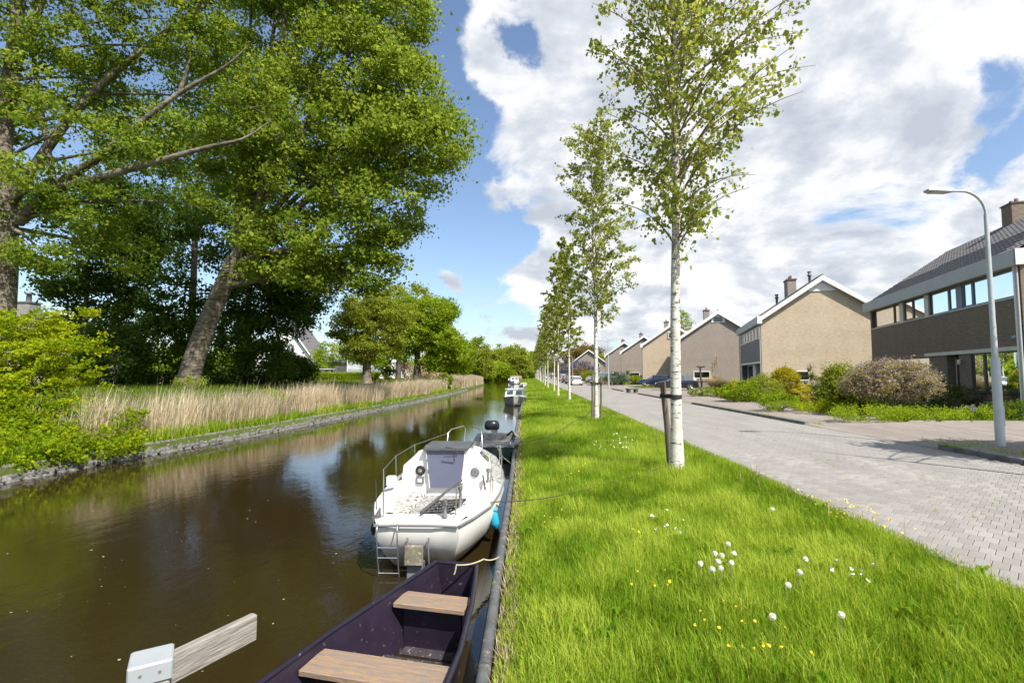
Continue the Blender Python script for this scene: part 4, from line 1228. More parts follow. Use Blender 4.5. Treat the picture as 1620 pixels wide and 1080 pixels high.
# thin flag pole across the canal
fpz = S(549, 600, 62)
o = thing('flag_pole', 'thin white pole in the garden behind the clipped hedge', 'pole', (fpz[0], fpz[1], .95))
m = MB(); m.tube([(0, 0, -.2), (0, 0, 4.6)], [.05, .03], 8); m.build('pole', 'white_paint', o)
m = MB(); m.lathe([(0, 4.58), (.06, 4.62), (.06, 4.68), (0, 4.73)], 0, 0, 8); m.build('finial', 'white_paint', o)

# ------------------------------------------------------------------ street lamps
def lamp_post(loc, label):
    root = thing('street_lamp', label, 'street lamp', loc, 0, 'street lamps along the pavement')
    m = MB(); m.tube([(0, 0, -.15), (0, 0, 1.95), (0, 0, 2.0)], [.088, .085, .08], 14); m.tube([(0, 0, 1.98), (0, 0, 2.03), (-.01, 0, 5.3)], [.06, .058, .042], 12, cap=False)
    m.build('pole', 'galvanised', root)
    pts = [(-.01, 0, 5.3)] + [(-.01 - .55 * (1 - math.cos(a)), 0, 5.3 + .55 * math.sin(a)) for a in np.linspace(.15, R(90), 8)] + [(-.8, 0, 5.85)]
    m = MB(); m.tube(pts, .03, 10); m.build('arm', 'galvanised', root)
    m = MB(); m.box(.0, -.05, .45, .092, .05, .9); m.build('service_door', 'galvanised', root)
    m = MB()
    m.loft([[(-.70, -.05, 5.83), (-.70, .05, 5.83), (-.70, .05, 5.89), (-.70, -.05, 5.89)], [(-.85, -.11, 5.81), (-.85, .11, 5.81), (-.85, .10, 5.90), (-.85, -.10, 5.90)],
            [(-1.2, -.13, 5.83), (-1.2, .13, 5.83), (-1.2, .11, 5.895), (-1.2, -.11, 5.895)], [(-1.32, -.09, 5.85), (-1.32, .09, 5.85), (-1.32, .08, 5.885), (-1.32, -.08, 5.885)]], smooth=False)
    hd = m.build('lamp_head', 'galvanised', root)
    m = MB(); m.box(-1.22, -.09, 5.812, -.92, .09, 5.824); m.build('lens', 'lamp_clear', hd)
    return root
lp = lamp_post((*G(1583, 706, .09)[:2], .09), 'tall galvanised street lamp with a flat head, nearest on the pavement')
pp = S(963, 612, 61); grow_copy(lp, (pp[0], pp[1], .09), label='thin pale street lamp in front of the last grey gable house')
pp = S(906, 604, 112); grow_copy(lp, (pp[0], pp[1], .0), label='distant street lamp in front of the purple flowering tree')
pp = S(886, 604, 150); grow_copy(lp, (pp[0], pp[1], .0), label='farthest street lamp, a thin pole among the birch trunks')

# ------------------------------------------------------------------ cars
def car(label, loc, rotz, paint, kind='hatch', L=4.1, Wd=1.76, H=1.46):
    """local: x forward, y left; built as a lofted shell"""
    root = thing('parked_car', label, 'car', loc, rotz, 'cars parked along the street')
    hl = L / 2
    if kind == 'hatch':   # station x, belt z, roof z
        st = [(-1.0, .55, .60), (-.97, .80, .84), (-.90, .93, 1.10), (-.78, .97, 1.38), (-.55, .96, 1.45), (-.2, .94, 1.46), (.08, .92, 1.42), (.20, .91, 1.30), (.46, .88, .93), (.60, .85, .90), (.86, .74, .79), (.96, .62, .66), (1.0, .48, .52)]
    elif kind == 'van':
        st = [(-1.0, .6, .65), (-.985, .95, 1.0), (-.97, 1.0, 1.35), (-.93, 1.0, 1.46), (-.6, 1.0, 1.47), (-.1, .98, 1.47), (.25, .95, 1.42), (.35, .94, 1.28), (.60, .90, .96), (.70, .88, .92), (.9, .78, .83), (.98, .62, .66), (1.0, .5, .54)]
    else:
        st = [(-1.0, .6, .64), (-.97, .85, .90), (-.92, .93, 1.05), (-.80, .95, 1.33), (-.55, .95, 1.42), (-.2, .94, 1.46), (.05, .92, 1.44), (.16, .91, 1.30), (.42, .89, .94), (.55, .86, .91), (.84, .76, .81), (.96, .64, .68), (1.0, .5, .54)]
    k = H / 1.46; hw = Wd / 2
    rings = []; info = []
    for x, zb, zr in st:
        e = abs(x); taper = 1 - .16 * max(0, (e - .72) / .28) ** 2
        w_ = hw * taper; up = zr - zb
        wr = w_ * (1 - .30 * min(1, up / .5)) if up > .12 else w_ * .86
        zlow = .24 + .10 * max(0, (e - .9) / .1)
        half = [(w_ * .90, zlow), (w_, .40), (w_ * 1.0, zb * .78), (w_ * .97, zb), (wr, zr - .035 if up > .12 else zr - .01), (wr * .7, zr)]
        pts = half + [(-y, z) for y, z in half[::-1]]
        rings.append([(x * hl, y, z * k) for y, z in pts]); info.append(up)
    body = MB(); body.use(paint); glass = MB()
    n = 12
    for i in range(len(rings) - 1):
        for j in range(n - 1):
            q = [rings[i][j], rings[i][j + 1], rings[i + 1][j + 1], rings[i + 1][j]]
            side_glass = j in (3, 7) and info[i] > .2 and info[i + 1] > .2 and i < 7
            front = j in (4, 5, 6) and (i == 7 or (i == 6 and False))
            rear = j in (4, 5, 6) and i in (1, 2)
            tri = j in (3, 7) and i in (7,)
            (glass if (side_glass or front or (rear and kind != 'van') or (rear and i == 1) or tri) else body).add(q, [(0, 1, 2, 3)], True)
    body.add(rings[0], [tuple(range(n - 1, -1, -1))]); body.add(rings[-1], [tuple(range(n))])
    body.add([rings[i][0] for i in range(len(rings))] + [rings[i][n - 1] for i in range(len(rings))], [(i, i + 1, len(rings) + i + 1, len(rings) + i) for i in range(len(rings) - 1)])
    bo = body.build('body', None, root)
    glass.build('windows', 'glass_car', root)
    m = MB()
    for px_ in (-.30, .08):   # door pillars
        for s in (-1, 1):
            m.loft([[(px_ * hl - .035, s * hw * .985, .93 * k), (px_ * hl + .035, s * hw * .985, .93 * k), (px_ * hl + .035, s * hw * .97, .93 * k), (px_ * hl - .035, s * hw * .97, .93 * k)],
                    [(px_ * hl - .03, s * hw * .735, 1.42 * k), (px_ * hl + .03, s * hw * .735, 1.42 * k), (px_ * hl + .03, s * hw * .70, 1.42 * k), (px_ * hl - .03, s * hw * .70, 1.42 * k)]], smooth=False)
    m.build('pillars', 'rubber', root)
    for ax in (-.61, .63):
        for s in (-1, 1):
            cx, cy, r = ax * hl, s * (hw - .10), .315
            m = MB(); prof = [(.2, -.1), (r * .93, -.11), (r, -.07), (r, .07), (r * .93, .11), (.2, .1)]
            vs = []; fs = []; ns = 20
            for rr, yy_ in prof:
                for q in range(ns): a = 2 * math.pi * q / ns; vs.append((cx + rr * math.cos(a), cy + yy_, r + rr * math.sin(a)))
            for i in range(len(prof) - 1):
                for q in range(ns): fs.append((i * ns + q, i * ns + (q + 1) % ns, (i + 1) * ns + (q + 1) % ns, (i + 1) * ns + q))
            m.add(vs, fs, True); wheel = m.build('wheel', 'rubber', root)
            m = MB(); yf = cy + s * .095
            rim = [(cx + .20 * math.cos(2 * math.pi * q / ns), yf, r + .20 * math.sin(2 * math.pi * q / ns)) for q in range(ns)]
            m.add(rim, [tuple(range(ns))])
            m.build('rim_back', 'lead_grey', wheel)
            m = MB()
            for q in range(7):
                a = 2 * math.pi * q / 7; c_, s_ = math.cos(a), math.sin(a)
                m.tube([(cx, yf + s * .012, r), (cx + .2 * c_, yf + s * .006, r + .2 * s_)], .024, 4)
            for q in range(ns):
                a, b2 = 2 * math.pi * q / ns, 2 * math.pi * (q + 1) / ns
                m.add([(cx + .19 * math.cos(a), yf + s * .01, r + .19 * math.sin(a)), (cx + .225 * math.cos(a), yf + s * .01, r + .225 * math.sin(a)), (cx + .225 * math.cos(b2), yf + s * .01, r + .225 * math.sin(b2)), (cx + .19 * math.cos(b2), yf + s * .01, r + .19 * math.sin(b2))], [(0, 1, 2, 3)])
            m.build('rim', 'chrome', wheel)
            # dark arch
            m = MB(); arc = [(cx + (r + .065) * math.cos(a), s * (hw + .004), r + (r + .065) * math.sin(a)) for a in np.linspace(-.25, math.pi + .25, 14)]
            m.add(arc, [tuple(range(14))]); m.build('wheel_arch', 'rubber', root)
    for s in (-1, 1):
        m = MB(); m.loft([[(hl * .90, s * hw * .86, .60), (hl * .93, s * hw * .52, .60), (hl * .93, s * hw * .52, .70), (hl * .88, s * hw * .86, .72)], [(hl * .985, s * hw * .80, .58), (hl * 1.0, s * hw * .50, .58), (hl * .985, s * hw * .50, .68), (hl * .95, s * hw * .84, .70)]], smooth=False); m.build('headlight', 'lamp_clear', root)
        m = MB(); m.box(-hl * 1.0 - .01, s * hw * .78 - .14, .72 * k, -hl * .93, s * hw * .78 + .10, .98 * k if kind != 'van' else 1.1 * k); m.build('tail_light', 'lamp_red', root)
        m = MB(); m.cbox(hl * .28, s * (hw + .09) - .07, .92 * k, hl * .28 + .10, s * (hw + .09) + .07, 1.05 * k, .02); m.build('mirror', paint, root)
    m = MB(); m.box(-hl - .012, -.26, .62, -hl + .05, .26, .73); m.build('number_plate', 'plate_yellow', root)
    m = MB(); m.box(-hl - .02, -hw * .86, .30, -hl + .12, hw * .86, .50); m.box(hl - .12, -hw * .84, .28, hl + .015, hw * .84, .42); m.build('bumper', 'rubber' if kind != 'sedan' else paint, root)
    m = MB(); m.box(hl - .06, -hw * .4, .46, hl + .008, hw * .4, .56); m.build('grille', 'rubber', root)
    return root
m_, t_ = new_mat('glass_car')
b_ = t_.n('BsdfPrincipled', _out='node', i_Base_Color=(.10, .12, .13, 1), i_Roughness=.05); b_.inputs['Coat Weight'].default_value = 1.0; finish(t_, b_.outputs[0])
def cz(px, py, d): q = S(px, py, d); return (q[0], q[1], .16)
A_L = math.pi - ANG + 0.03
car('black hatchback parked side-on in front of the grey house, behind the near birch', cz(1070, 616, 50.5), A_L, 'car_black')
car('dark blue hatchback parked side-on in front of the beige house with the attic window', cz(1036, 611, 67), A_L, 'car_blue', L=4.3, H=1.5)
car('dark car half hidden behind the blue hatchback', cz(1016, 607, 90), A_L, 'car_black', kind='sedan')
car('silver van parked side-on at the end of the row of houses', cz(948, 606, 92), A_L + .05, 'car_silver', kind='van', L=4.9, Wd=1.9, H=1.85)
def rd(px, d): q = S(px, 600, d); return (q[0], q[1], .0)
car('white car seen from behind at the road side', rd(911, 80), R(90), 'car_white', kind='sedan', L=4.4)
car('silver estate parked ahead of the white car', rd(902.5, 92), R(90), 'car_silver', L=4.3)
car('dark red car between the two silver cars at the road side', rd(896, 103), R(90), 'car_red')
car('second silver car, farthest of the cars at the road side', rd(890, 116), R(90), 'car_silver', kind='van', L=4.4, H=1.75)
car('small dark car far down the road between birch trunks', rd(861.5, 180), R(-90), 'car_black')

# ------------------------------------------------------------------ boats
WZ = WATER_Z
def boat_root(name, label, cat, px, py_, d=None, heading=0.0):
    p = G(px, py_, WZ)
    return thing(name, label, cat, (p[0], p[1], WZ), heading)

# near punt --------------------------------------------------------------
def punt():
    z = .46
    bow_l = G(692, 894, WZ + z); bow_r = G(753, 904, WZ + z)
    ctr = (bow_l + bow_r) / 2
    sternward = unit(np.array([-.36, -1.73, 0.0])); head = math.atan2(-sternward[0] * -1, 0)
    ang = math.atan2(sternward[0], -sternward[1])   # local +y points to the bow
    root = thing('rowing_punt', 'dark purple flat punt with two worn wooden benches, nearest boat', 'rowing boat', (ctr[0], ctr[1], WZ), ang)
    # stations: y (0 = bow, negative to stern), half width at top, half width at bottom, sheer, bottom z
    st = [(0.0, .20, .15, .50, .18), (-.25, .27, .21, .475, .06), (-.7, .38, .29, .445, -.04), (-1.3, .50, .38, .425, -.10), (-2.0, .58, .44, .415, -.11), (-2.8, .58, .44, .42, -.09), (-3.5, .52, .38, .45, 0.0), (-3.9, .46, .32, .47, .14)]
    def ring(s, off):
        y, wt, wb, zt, zb = s
        return [(-wt + off, y, zt), (-wb + off, y, zb + off * 1.1), (wb - off, y, zb + off * 1.1), (wt - off, y, zt)]
    m = MB(); m.loft([ring(s, 0) for s in st], closed=False, cap0=True, cap1=True, smooth=False); m.build('hull', 'punt_hull', root)
    m = MB(); rr = [ring(s, .022) for s in st]; rr[0] = [(x, y - .03, z_) for x, y, z_ in rr[0]]; rr[-1] = [(x, y + .03, z_) for x, y, z_ in rr[-1]]
    m.loft([r[::-1] for r in rr], closed=False, cap0=True, cap1=True, smooth=False); m.build('lining', 'punt_inside', root)
    m = MB(); fl = [(s[2] - .035, s[0], s[4] + .035) for s in st[1:7]]
    m.add([(-x, y, z_) for x, y, z_ in fl] + [(x, y, z_) for x, y, z_ in fl], [(i, i + 1, 7 + i, 6 + i) for i in range(5)]); m.build('floor', 'punt_floor', root)
    for s in (-1, 1):
        m = MB(); m.tube([(s * q[1], q[0], q[3] + .006) for q in st], .021, 8); m.build('gunwale', 'punt_hull', root)
    m = MB(); m.tube([(-.2, .0, .506), (.2, .0, .506)], .022, 8); m.build('end_rail', 'punt_hull', root)
    m = MB(); m.tube([(-.46, -3.9, .476), (.46, -3.9, .476)], .022, 8); m.build('end_rail', 'punt_hull', root)
    def wid(y): return float(np.interp(-y, [-s[0] for s in st], [s[1] for s in st])), float(np.interp(-y, [-s[0] for s in st], [s[3] for s in st]))
    for yb, dep in ((-.56, .25), (-1.52, .28), (-2.75, .28)):
        w_, zt = wid(yb)
        m = MB(); m.cbox(-w_ + .035, yb - dep / 2, zt - .085, w_ - .035, yb + dep / 2, zt - .05, .006); m.build('bench', 'bench_wood', root)
        m = MB(); m.box(-w_ + .09, yb - .03, .02, w_ - .09, yb + .005, zt - .09) if yb > -1 else m.box(-w_ + .09, yb - .015, .28, w_ - .09, yb + .015, zt - .09); m.build('bench_support', 'punt_inside', root)
    m = MB(); m.box(-.32, -.90, -.01, .33, -.82, .06); m.build('floor_rib', 'punt_floor', root)
    for s in ():
        m = MB(); w_, zt = wid(-1.30); m.lathe([(.022, zt), (.028, zt + .03), (.014, zt + .05), (.014, zt + .10)], s * (w_ - .02), -1.30, 8); m.build('rowlock', 'steel', root)
    # mooring ring and chain on the near right rail
    m = MB(); w_, zt = wid(-1.78)
    for k in range(6): m.tube([(w_ - .02 + .012 * math.cos(a) * (1 if k % 2 else .3), -1.78 - .022 * k, zt + .028 + .015 * math.sin(a)) for a in np.linspace(0, 6.28, 7)], .0045, 4)
    m.build('chain', 'steel', root)
    return root, ctr
punt_root, punt_ctr = punt()

def rope(name, label, pts, r, mat, sag=0.0, n=10, cat='rope'):
    P = []
    for a, b in zip(pts[:-1], pts[1:]):
        a = np.array(a, float); b = np.array(b, float)
        for i in range(n):
            t = i / n; p = a * (1 - t) + b * t; p[2] -= sag * 4 * t * (1 - t); P.append(p)
    P.append(np.array(pts[-1], float))
    m = MB(); m.tube(P, r, 6); return props(m.build(name, mat), label, cat)
rope('mooring_rope', 'pale thin rope from the punt bow across to the bank', [S(718, 908, 4.72), S(722, 893, 4.72), S(765, 884, 4.95), S(790, 880, 5.0)], .007, 'rope_pale', .02)

# sailing boat ------------------------------------------------------------
def sail_boat():
    st0 = G(660, 826, WZ + .62)
    root = thing('small_yacht', 'weathered white cabin yacht with a dark blue hatch and ladder on its stern', 'yacht', (st0[0], st0[1], WZ), R(0.3))
    # half hull stations: y, half beam deck, half beam water, sheer z
    st = [(-.02, .47, .40, .63), (.35, .60, .54, .62), (.9, .76, .68, .615), (1.6, .84, .76, .62), (2.4, .87, .78, .64), (3.2, .80, .68, .67), (4.0, .66, .46, .72), (4.6, .38, .20, .77), (5.0, .10, .04, .81)]
    def ring(s):
        y, bd, bw, zt = s
        k = .40 * max(0.0, 1 - max(y, 0) / 1.3)
        low = .40 if y < .1 else 1.0
        pts = [(bd, y, zt), (bd * 1.0 + .01, y + .08 * k, zt * .72), (bw * 1.03, y + .42 * k, zt * .34), (bw * .80, y + .8 * k, .03), (bw * .45, y + k, -.06 * low), (0, y + k, -.10 * low)]
        return pts + [(-x, yy_, z_) for x, yy_, z_ in pts[::-1][1:]]
    rings = [ring(s) for s in st]
    m = MB(); m.loft(rings, closed=False, cap0=False, cap1=False); m.build('hull', 'gelcoat_hull', root)
    r0 = rings[0]; m = MB(); cen = (0, .10, .36)
    # softly domed transom
    k = len(r0); inner = [((x * .6), cen[1] + (yy_ - cen[1]) * .6 - .05, cen[2] + (z_ - cen[2]) * .6) for x, yy_, z_ in r0]
    m.add(r0 + inner + [(0, .03, .36)], [(i, i + 1, k + i + 1, k + i) for i in range(k - 1)] + [(k + i, k + i + 1, 2 * k) for i in range(k - 1)] + [(k - 1, 0, k, 2 * k - 1), (2 * k - 1, k, 2 * k)], True); m.build('transom', 'gelcoat_hull', root)
    # rubbing strake
    for s in (-1, 1):
        m = MB(); m.tube([(s * (q[1] + .012), q[0], q[3] - .045) for q in st], .016, 6); m.build('rubbing_strake', 'lead_grey', root)
    m = MB(); m.tube([(-.47, -.035, .585), (-.2, -.06, .60), (.2, -.06, .60), (.47, -.035, .585)], .013, 6); m.build('stern_strake', 'lead_grey', root)
    def bd(y): return float(np.interp(y, [s[0] for s in st], [s[1] for s in st]))
    def zd(y): return float(np.interp(y, [s[0] for s in st], [s[3] for s in st]))
    # decks: stern deck, side decks, fore deck
    m = MB(); m.add([(-bd(0), -.02, .632), (bd(0), -.02, .632), (bd(.22), .22, .655), (-bd(.22), .22, .655)], [(0, 1, 2, 3)]); m.build('stern_deck', 'gelcoat', root)
    ys = np.linspace(.22, 2.0, 9)
    for s in (-1, 1):
        m = MB(); wi = lambda y: bd(y) - .17
        m.add([(s * bd(y), y, zd(y) + .002) for y in ys] + [(s * wi(y), y, zd(y) + .05) for y in ys], [(i, i + 1, 10 + i, 9 + i) for i in range(8)])
        m.add([(s * wi(y), y, zd(y) + .05) for y in ys] + [(s * (wi(y) - .05), y, zd(y) + .045) for y in ys] + [(s * (wi(y) - .07), y, .36) for y in ys], [(i, i + 1, 10 + i, 9 + i) for i in range(8)] + [(9 + i, 10 + i, 19 + i, 18 + i) for i in range(8)])
        m.build('side_deck', 'gelcoat', root)
    m = MB(); yi = np.linspace(.22, 2.0, 9); m.add([(-(bd(y) - .24), y, .45) for y in yi] + [((bd(y) - .24), y, .45) for y in yi], [(i, i + 1, 10 + i, 9 + i) for i in range(8)])
    m.add([(-.36, .22, .655), (.36, .22, .655), (.36, .23, .44), (-.36, .23, .44)], [(0, 1, 2, 3)]); m.build('cockpit', 'nonskid', root)
    # raised seats and sole edge
    for s in (-1, 1):
        m = MB(); m.cbox(*(sorted((s * .30, s * .56))[0], .45, .44, sorted((s * .30, s * .56))[1], 1.95, .52), .02); m.build('seat', 'gelcoat_dirty' if s < 0 else 'gelcoat', root)
    # fore deck + side decks beside the cabin
    ys = np.linspace(2.06, 5.0, 13); m = MB()
    m.add([(-bd(y), y, zd(y) + .002) for y in ys] + [(0, y, zd(y) + .05) for y in ys] + [(bd(y), y, zd(y) + .002) for y in ys], [(i, i + 1, 14 + i, 13 + i) for i in range(12)] + [(13 + i, 14 + i, 27 + i, 26 + i) for i in range(12)]); m.build('deck', 'nonskid', root)
    # cabin: aft face at y=2.0
    cab = [(2.05, .66, .40, 1.13, .78), (2.25, .66, .42, 1.14, .78), (3.0, .60, .40, 1.09, .72), (3.7, .48, .34, .97, .58), (4.05, .30, .22, .80, .36)]
    rings = []
    for y, w0, w1, zt, wm in cab:
        zb = zd(y) - .02
        rings.append([(w0 + .03, y, zb), (w0, y, zb + (zt - zb) * .55), (w1 + .05, y, zt - .05), (w1 - .12, y, zt), (-(w1 - .12), y, zt), (-(w1 + .05), y, zt - .05), (-w0, y, zb + (zt - zb) * .55), (-(w0 + .03), y, zb)])
    m = MB(); m.loft(rings, closed=False, cap0=True, cap1=True, smooth=False)
    m.add([(-.74, 2.045, .36), (.74, 2.045, .36), (.70, 2.045, zd(2) + .0), (-.70, 2.045, zd(2))], [(0, 1, 2, 3)])
    m.build('cabin', 'gelcoat', root)
    # hatch boards, tapered
    m = MB(); m.prism([(-.23, .57), (.23, .57), (.295, 1.135), (-.295, 1.135)], 1, 1.985, 2.03); hb_ = m.build('hatch_boards', 'hatch_blue', root)
    for s in (-1, 1):
        m = MB(); m.prism([(s * .232, .57), (s * .246, .57), (s * .31, 1.135), (s * .296, 1.135)], 1, 1.975, 2.035); m.build('hatch_track', 'gelcoat_dirty', root)
    m = MB(); m.loft([[(-.34, 1.94, 1.14), (.34, 1.94, 1.14), (.34, 1.94, 1.17), (-.34, 1.94, 1.17)], [(-.36, 2.75, 1.14), (.36, 2.75, 1.14), (.36, 2.75, 1.18), (-.36, 2.75, 1.18)]], smooth=False); m.build('sliding_hatch', 'hatch_top', root)
    m = MB(); m.tube([(-.02, 1.93, 1.05), (.18, 1.91, 1.06), (.20, 1.90, 1.10), (.16, 1.95, 1.17), (.0, 2.0, 1.18)], .008, 5); m.build('hatch_lashing', 'rope_dark', root)
    for (x, z_, r) in ((-.40, .82, .062), (.45, .80, .058)):
        m = MB(); n_ = 16
        m.add([(x + r * math.cos(2 * math.pi * q / n_), 2.022, z_ + r * math.sin(2 * math.pi * q / n_)) for q in range(n_)] + [(x + r * 1.25 * math.cos(2 * math.pi * q / n_), 2.045, z_ + r * 1.25 * math.sin(2 * math.pi * q / n_)) for q in range(n_)],
              [tuple(range(n_))] + [(q, (q + 1) % n_, n_ + (q + 1) % n_, n_ + q) for q in range(n_)]); gg = m.build('instrument' if x < 0 else 'porthole', 'lead_grey' if x > 0 else 'rubber', root)
        if x < 0:
            m = MB(); m.add([(x + r * .5 * math.cos(2 * math.pi * q / n_), 2.018, z_ + r * .5 * math.sin(2 * math.pi * q / n_)) for q in range(n_)], [tuple(range(n_))]); m.build('dial', 'plywood', gg)
    m = MB(); m.box(-.46, 2.015, .62, -.34, 2.049, .73); gg = m.build('instrument', 'lead_grey', root); m = MB(); m.box(-.43, 2.005, .65, -.37, 2.014, .70); m.build('dial', 'gelcoat', gg)
    # side windows
    for s in (-1, 1):
        for (y0, y1) in ((2.2, 2.7), (2.85, 3.3)):
            def cw(y, f):
                a = np.interp(y, [c[0] for c in cab], [c[1] for c in cab]); b = np.interp(y, [c[0] for c in cab], [c[2] for c in cab]) + .05; zt = np.interp(y, [c[0] for c in cab], [c[3] for c in cab]) - .05
                zb = zd(y) - .02; z1 = zb + (zt + .05 - zb) * .55
                return (s * (a + (b - a) * f + .006), y, z1 + (zt - z1) * f + .004)
            m = MB(); m.add([cw(y0, .08), cw(y1, .08), cw(y1, .85), cw(y0, .85)], [(0, 1, 2, 3)]); m.build('side_window', 'glass_car', root)
    # mast stub/track, coach-roof grab rails
    for s in (-1, 1):
        m = MB(); m.tube([(s * .38, 2.3, 1.10), (s * .38, 2.35, 1.15), (s * .36, 3.0, 1.13), (s * .36, 3.05, 1.07)], .013, 6); m.build('grab_rail', 'lead_grey', root)
    # pulpit: two hoops on the bow
    for s in (-1, 1):
        m = MB(); m.tube([(s * .36, 4.35, .75), (s * .34, 4.4, 1.12), (s * .29, 4.55, 1.18), (s * .10, 5.0, 1.20), (s * .07, 5.03, 1.14), (s * .08, 4.95, .80)], .0125, 8); m.build('bow_rail', 'steel', root)
    # stanchions and guard wires
    sy = [(.12, .42), (1.25, .74), (2.3, .84), (3.3, .76)]
    for s in (-1, 1):
        for (y, x) in sy:
            m = MB(); m.tube([(s * x, y, zd(y)), (s * (x + .01), y, zd(y) + .37)], .008, 6); m.build('stanchion', 'steel', root)
        m = MB(); m.tube([(s * (x + .01), y, zd(y) + .36) for y, x in sy[:]] + [(s * .34, 4.4, 1.12)], .0045, 4); m.build('guard_wire', 'steel', root)
    # tiller, grating, boxes
    m = MB(); m.tube([(.02, .12, .70), (.10, .45, .73), (.22, .8, .80), (.36, 1.15, .86)], [.02, .019, .016, .013], 8); m.build('tiller', 'lattice_dark', root)
    m = MB(); 
    for k in range(6):
        m.box(-.28 + k * .085, .60, .50 , -.24 + k * .085, 1.15, .515)
    for k in range(6):
        m.box(-.28, .62 + k * .1, .515, .19, .65 + k * .1, .53)
    o = m.build('grating', 'lattice_dark', root); o.rotation_euler = (R(8), R(-9), R(-20)); o.location = (.0, .02, -.05)
    m = MB(); m.cbox(-.74, 1.35, zd(1.3) + .12, -.62, 1.47, zd(1.3) + .24, .01); o = m.build('light_box', 'gelcoat', root)
    for (x, y, z_, h) in ((.66, 1.9, .66, .22), (.30, .1, .655, .2), (.42, .55, .64, .3)):
        m = MB(); m.lathe([(.035, z_), (.03, z_ + .04), (.018, z_ + .06), (.016, z_ + h * .7), (.028, z_ + h * .75), (.028, z_ + h)], x, y, 8); m.build('winch', 'lead_grey', root)
    # ladder on the stern
    for x in (-.43, -.20):
        m = MB(); m.tube([(x, .0, .57), (x, -.09, .62), (x, -.12, .55), (x - .005, -.04, .2), (x - .01, .05, -.02)], .009, 6); m.build('ladder_rail', 'steel', root)
    for z_ in (.05, .24, .36):
        m = MB(); yr_ = float(np.interp(z_, [-.15, .2, .55], [.08, -.04, -.12])); m.tube([(-.44, yr_, z_), (-.21, yr_, z_)], .007, 6); m.build('ladder_rung', 'steel', root)
    # outboard bracket: plywood pad
    m = MB(); m.cbox(-.13, -.07, .17, .08, -.02, .38, .008); pd = m.build('motor_pad', 'plywood', root)
    for x in (-.10, .14):
        m = MB(); m.tube([(x, -.03, .46), (x, -.05, .34), (x, .02, .05), (x, .12, -.05)], .010, 6); m.build('pad_bracket', 'lead_grey', root)
    m = MB(); m.box(-.11, .0, -.05, .07, .12, .16); m.build('pad_block', 'lead_grey', root)
    return root, st0
yacht, y0_ = sail_boat()
def fender(label, c, mat, L, r, tilt):
    root = thing('boat_fender', label, 'fender', c)
    m = MB(); m.lathe([(0, -L / 2), (r * .5, -L / 2 + .02), (r * .95, -L / 2 + .08), (r, -L / 4), (r, L / 4), (r * .95, L / 2 - .08), (r * .45, L / 2 - .02), (r * .2, L / 2 + .03), (0, L / 2 + .03)], 0, 0, 14); o = m.build('body', mat, root); o.rotation_euler = tilt
    m = MB(); m.tube([(0, 0, L / 2), (-.02, .02, L / 2 + .35)], .006, 5); m.build('line', 'rope_dark', root)
fender('bright blue fender hanging between the white yacht and the bank', S(780.5, 817, 7.05), 'fender_blue', .36, .066, (0, R(-14), 0))
fender('long dark fender on the canal side of the white yacht', S(595, 827, 6.0), 'fender_grey', .30, .045, (0, R(14), 0))
rope('mooring_rope', 'long dark rope from the yacht across the grass to the near birch', [S(716, 797, 6.4), S(790, 793, 6.9), S(860, 788, 7.4), S(950, 768, 8.2), S(1050, 738, 9.0)], .007, 'rope_dark', .01)
rope('mooring_rope', 'dark rope over the grass towards the second birch', [S(820, 700, 12.4), S(868, 690, 14.5), S(905, 668, 17.0), S(940, 648, 19.2)], .009, 'rope_dark', .02)
rope('mooring_rope', 'bundle of dark rope hanging down the yacht side', [S(764, 752, 7.6), S(768, 775, 7.3), S(786, 800, 7.2), S(792, 802, 7.2)], .012, 'rope_dark', .0)

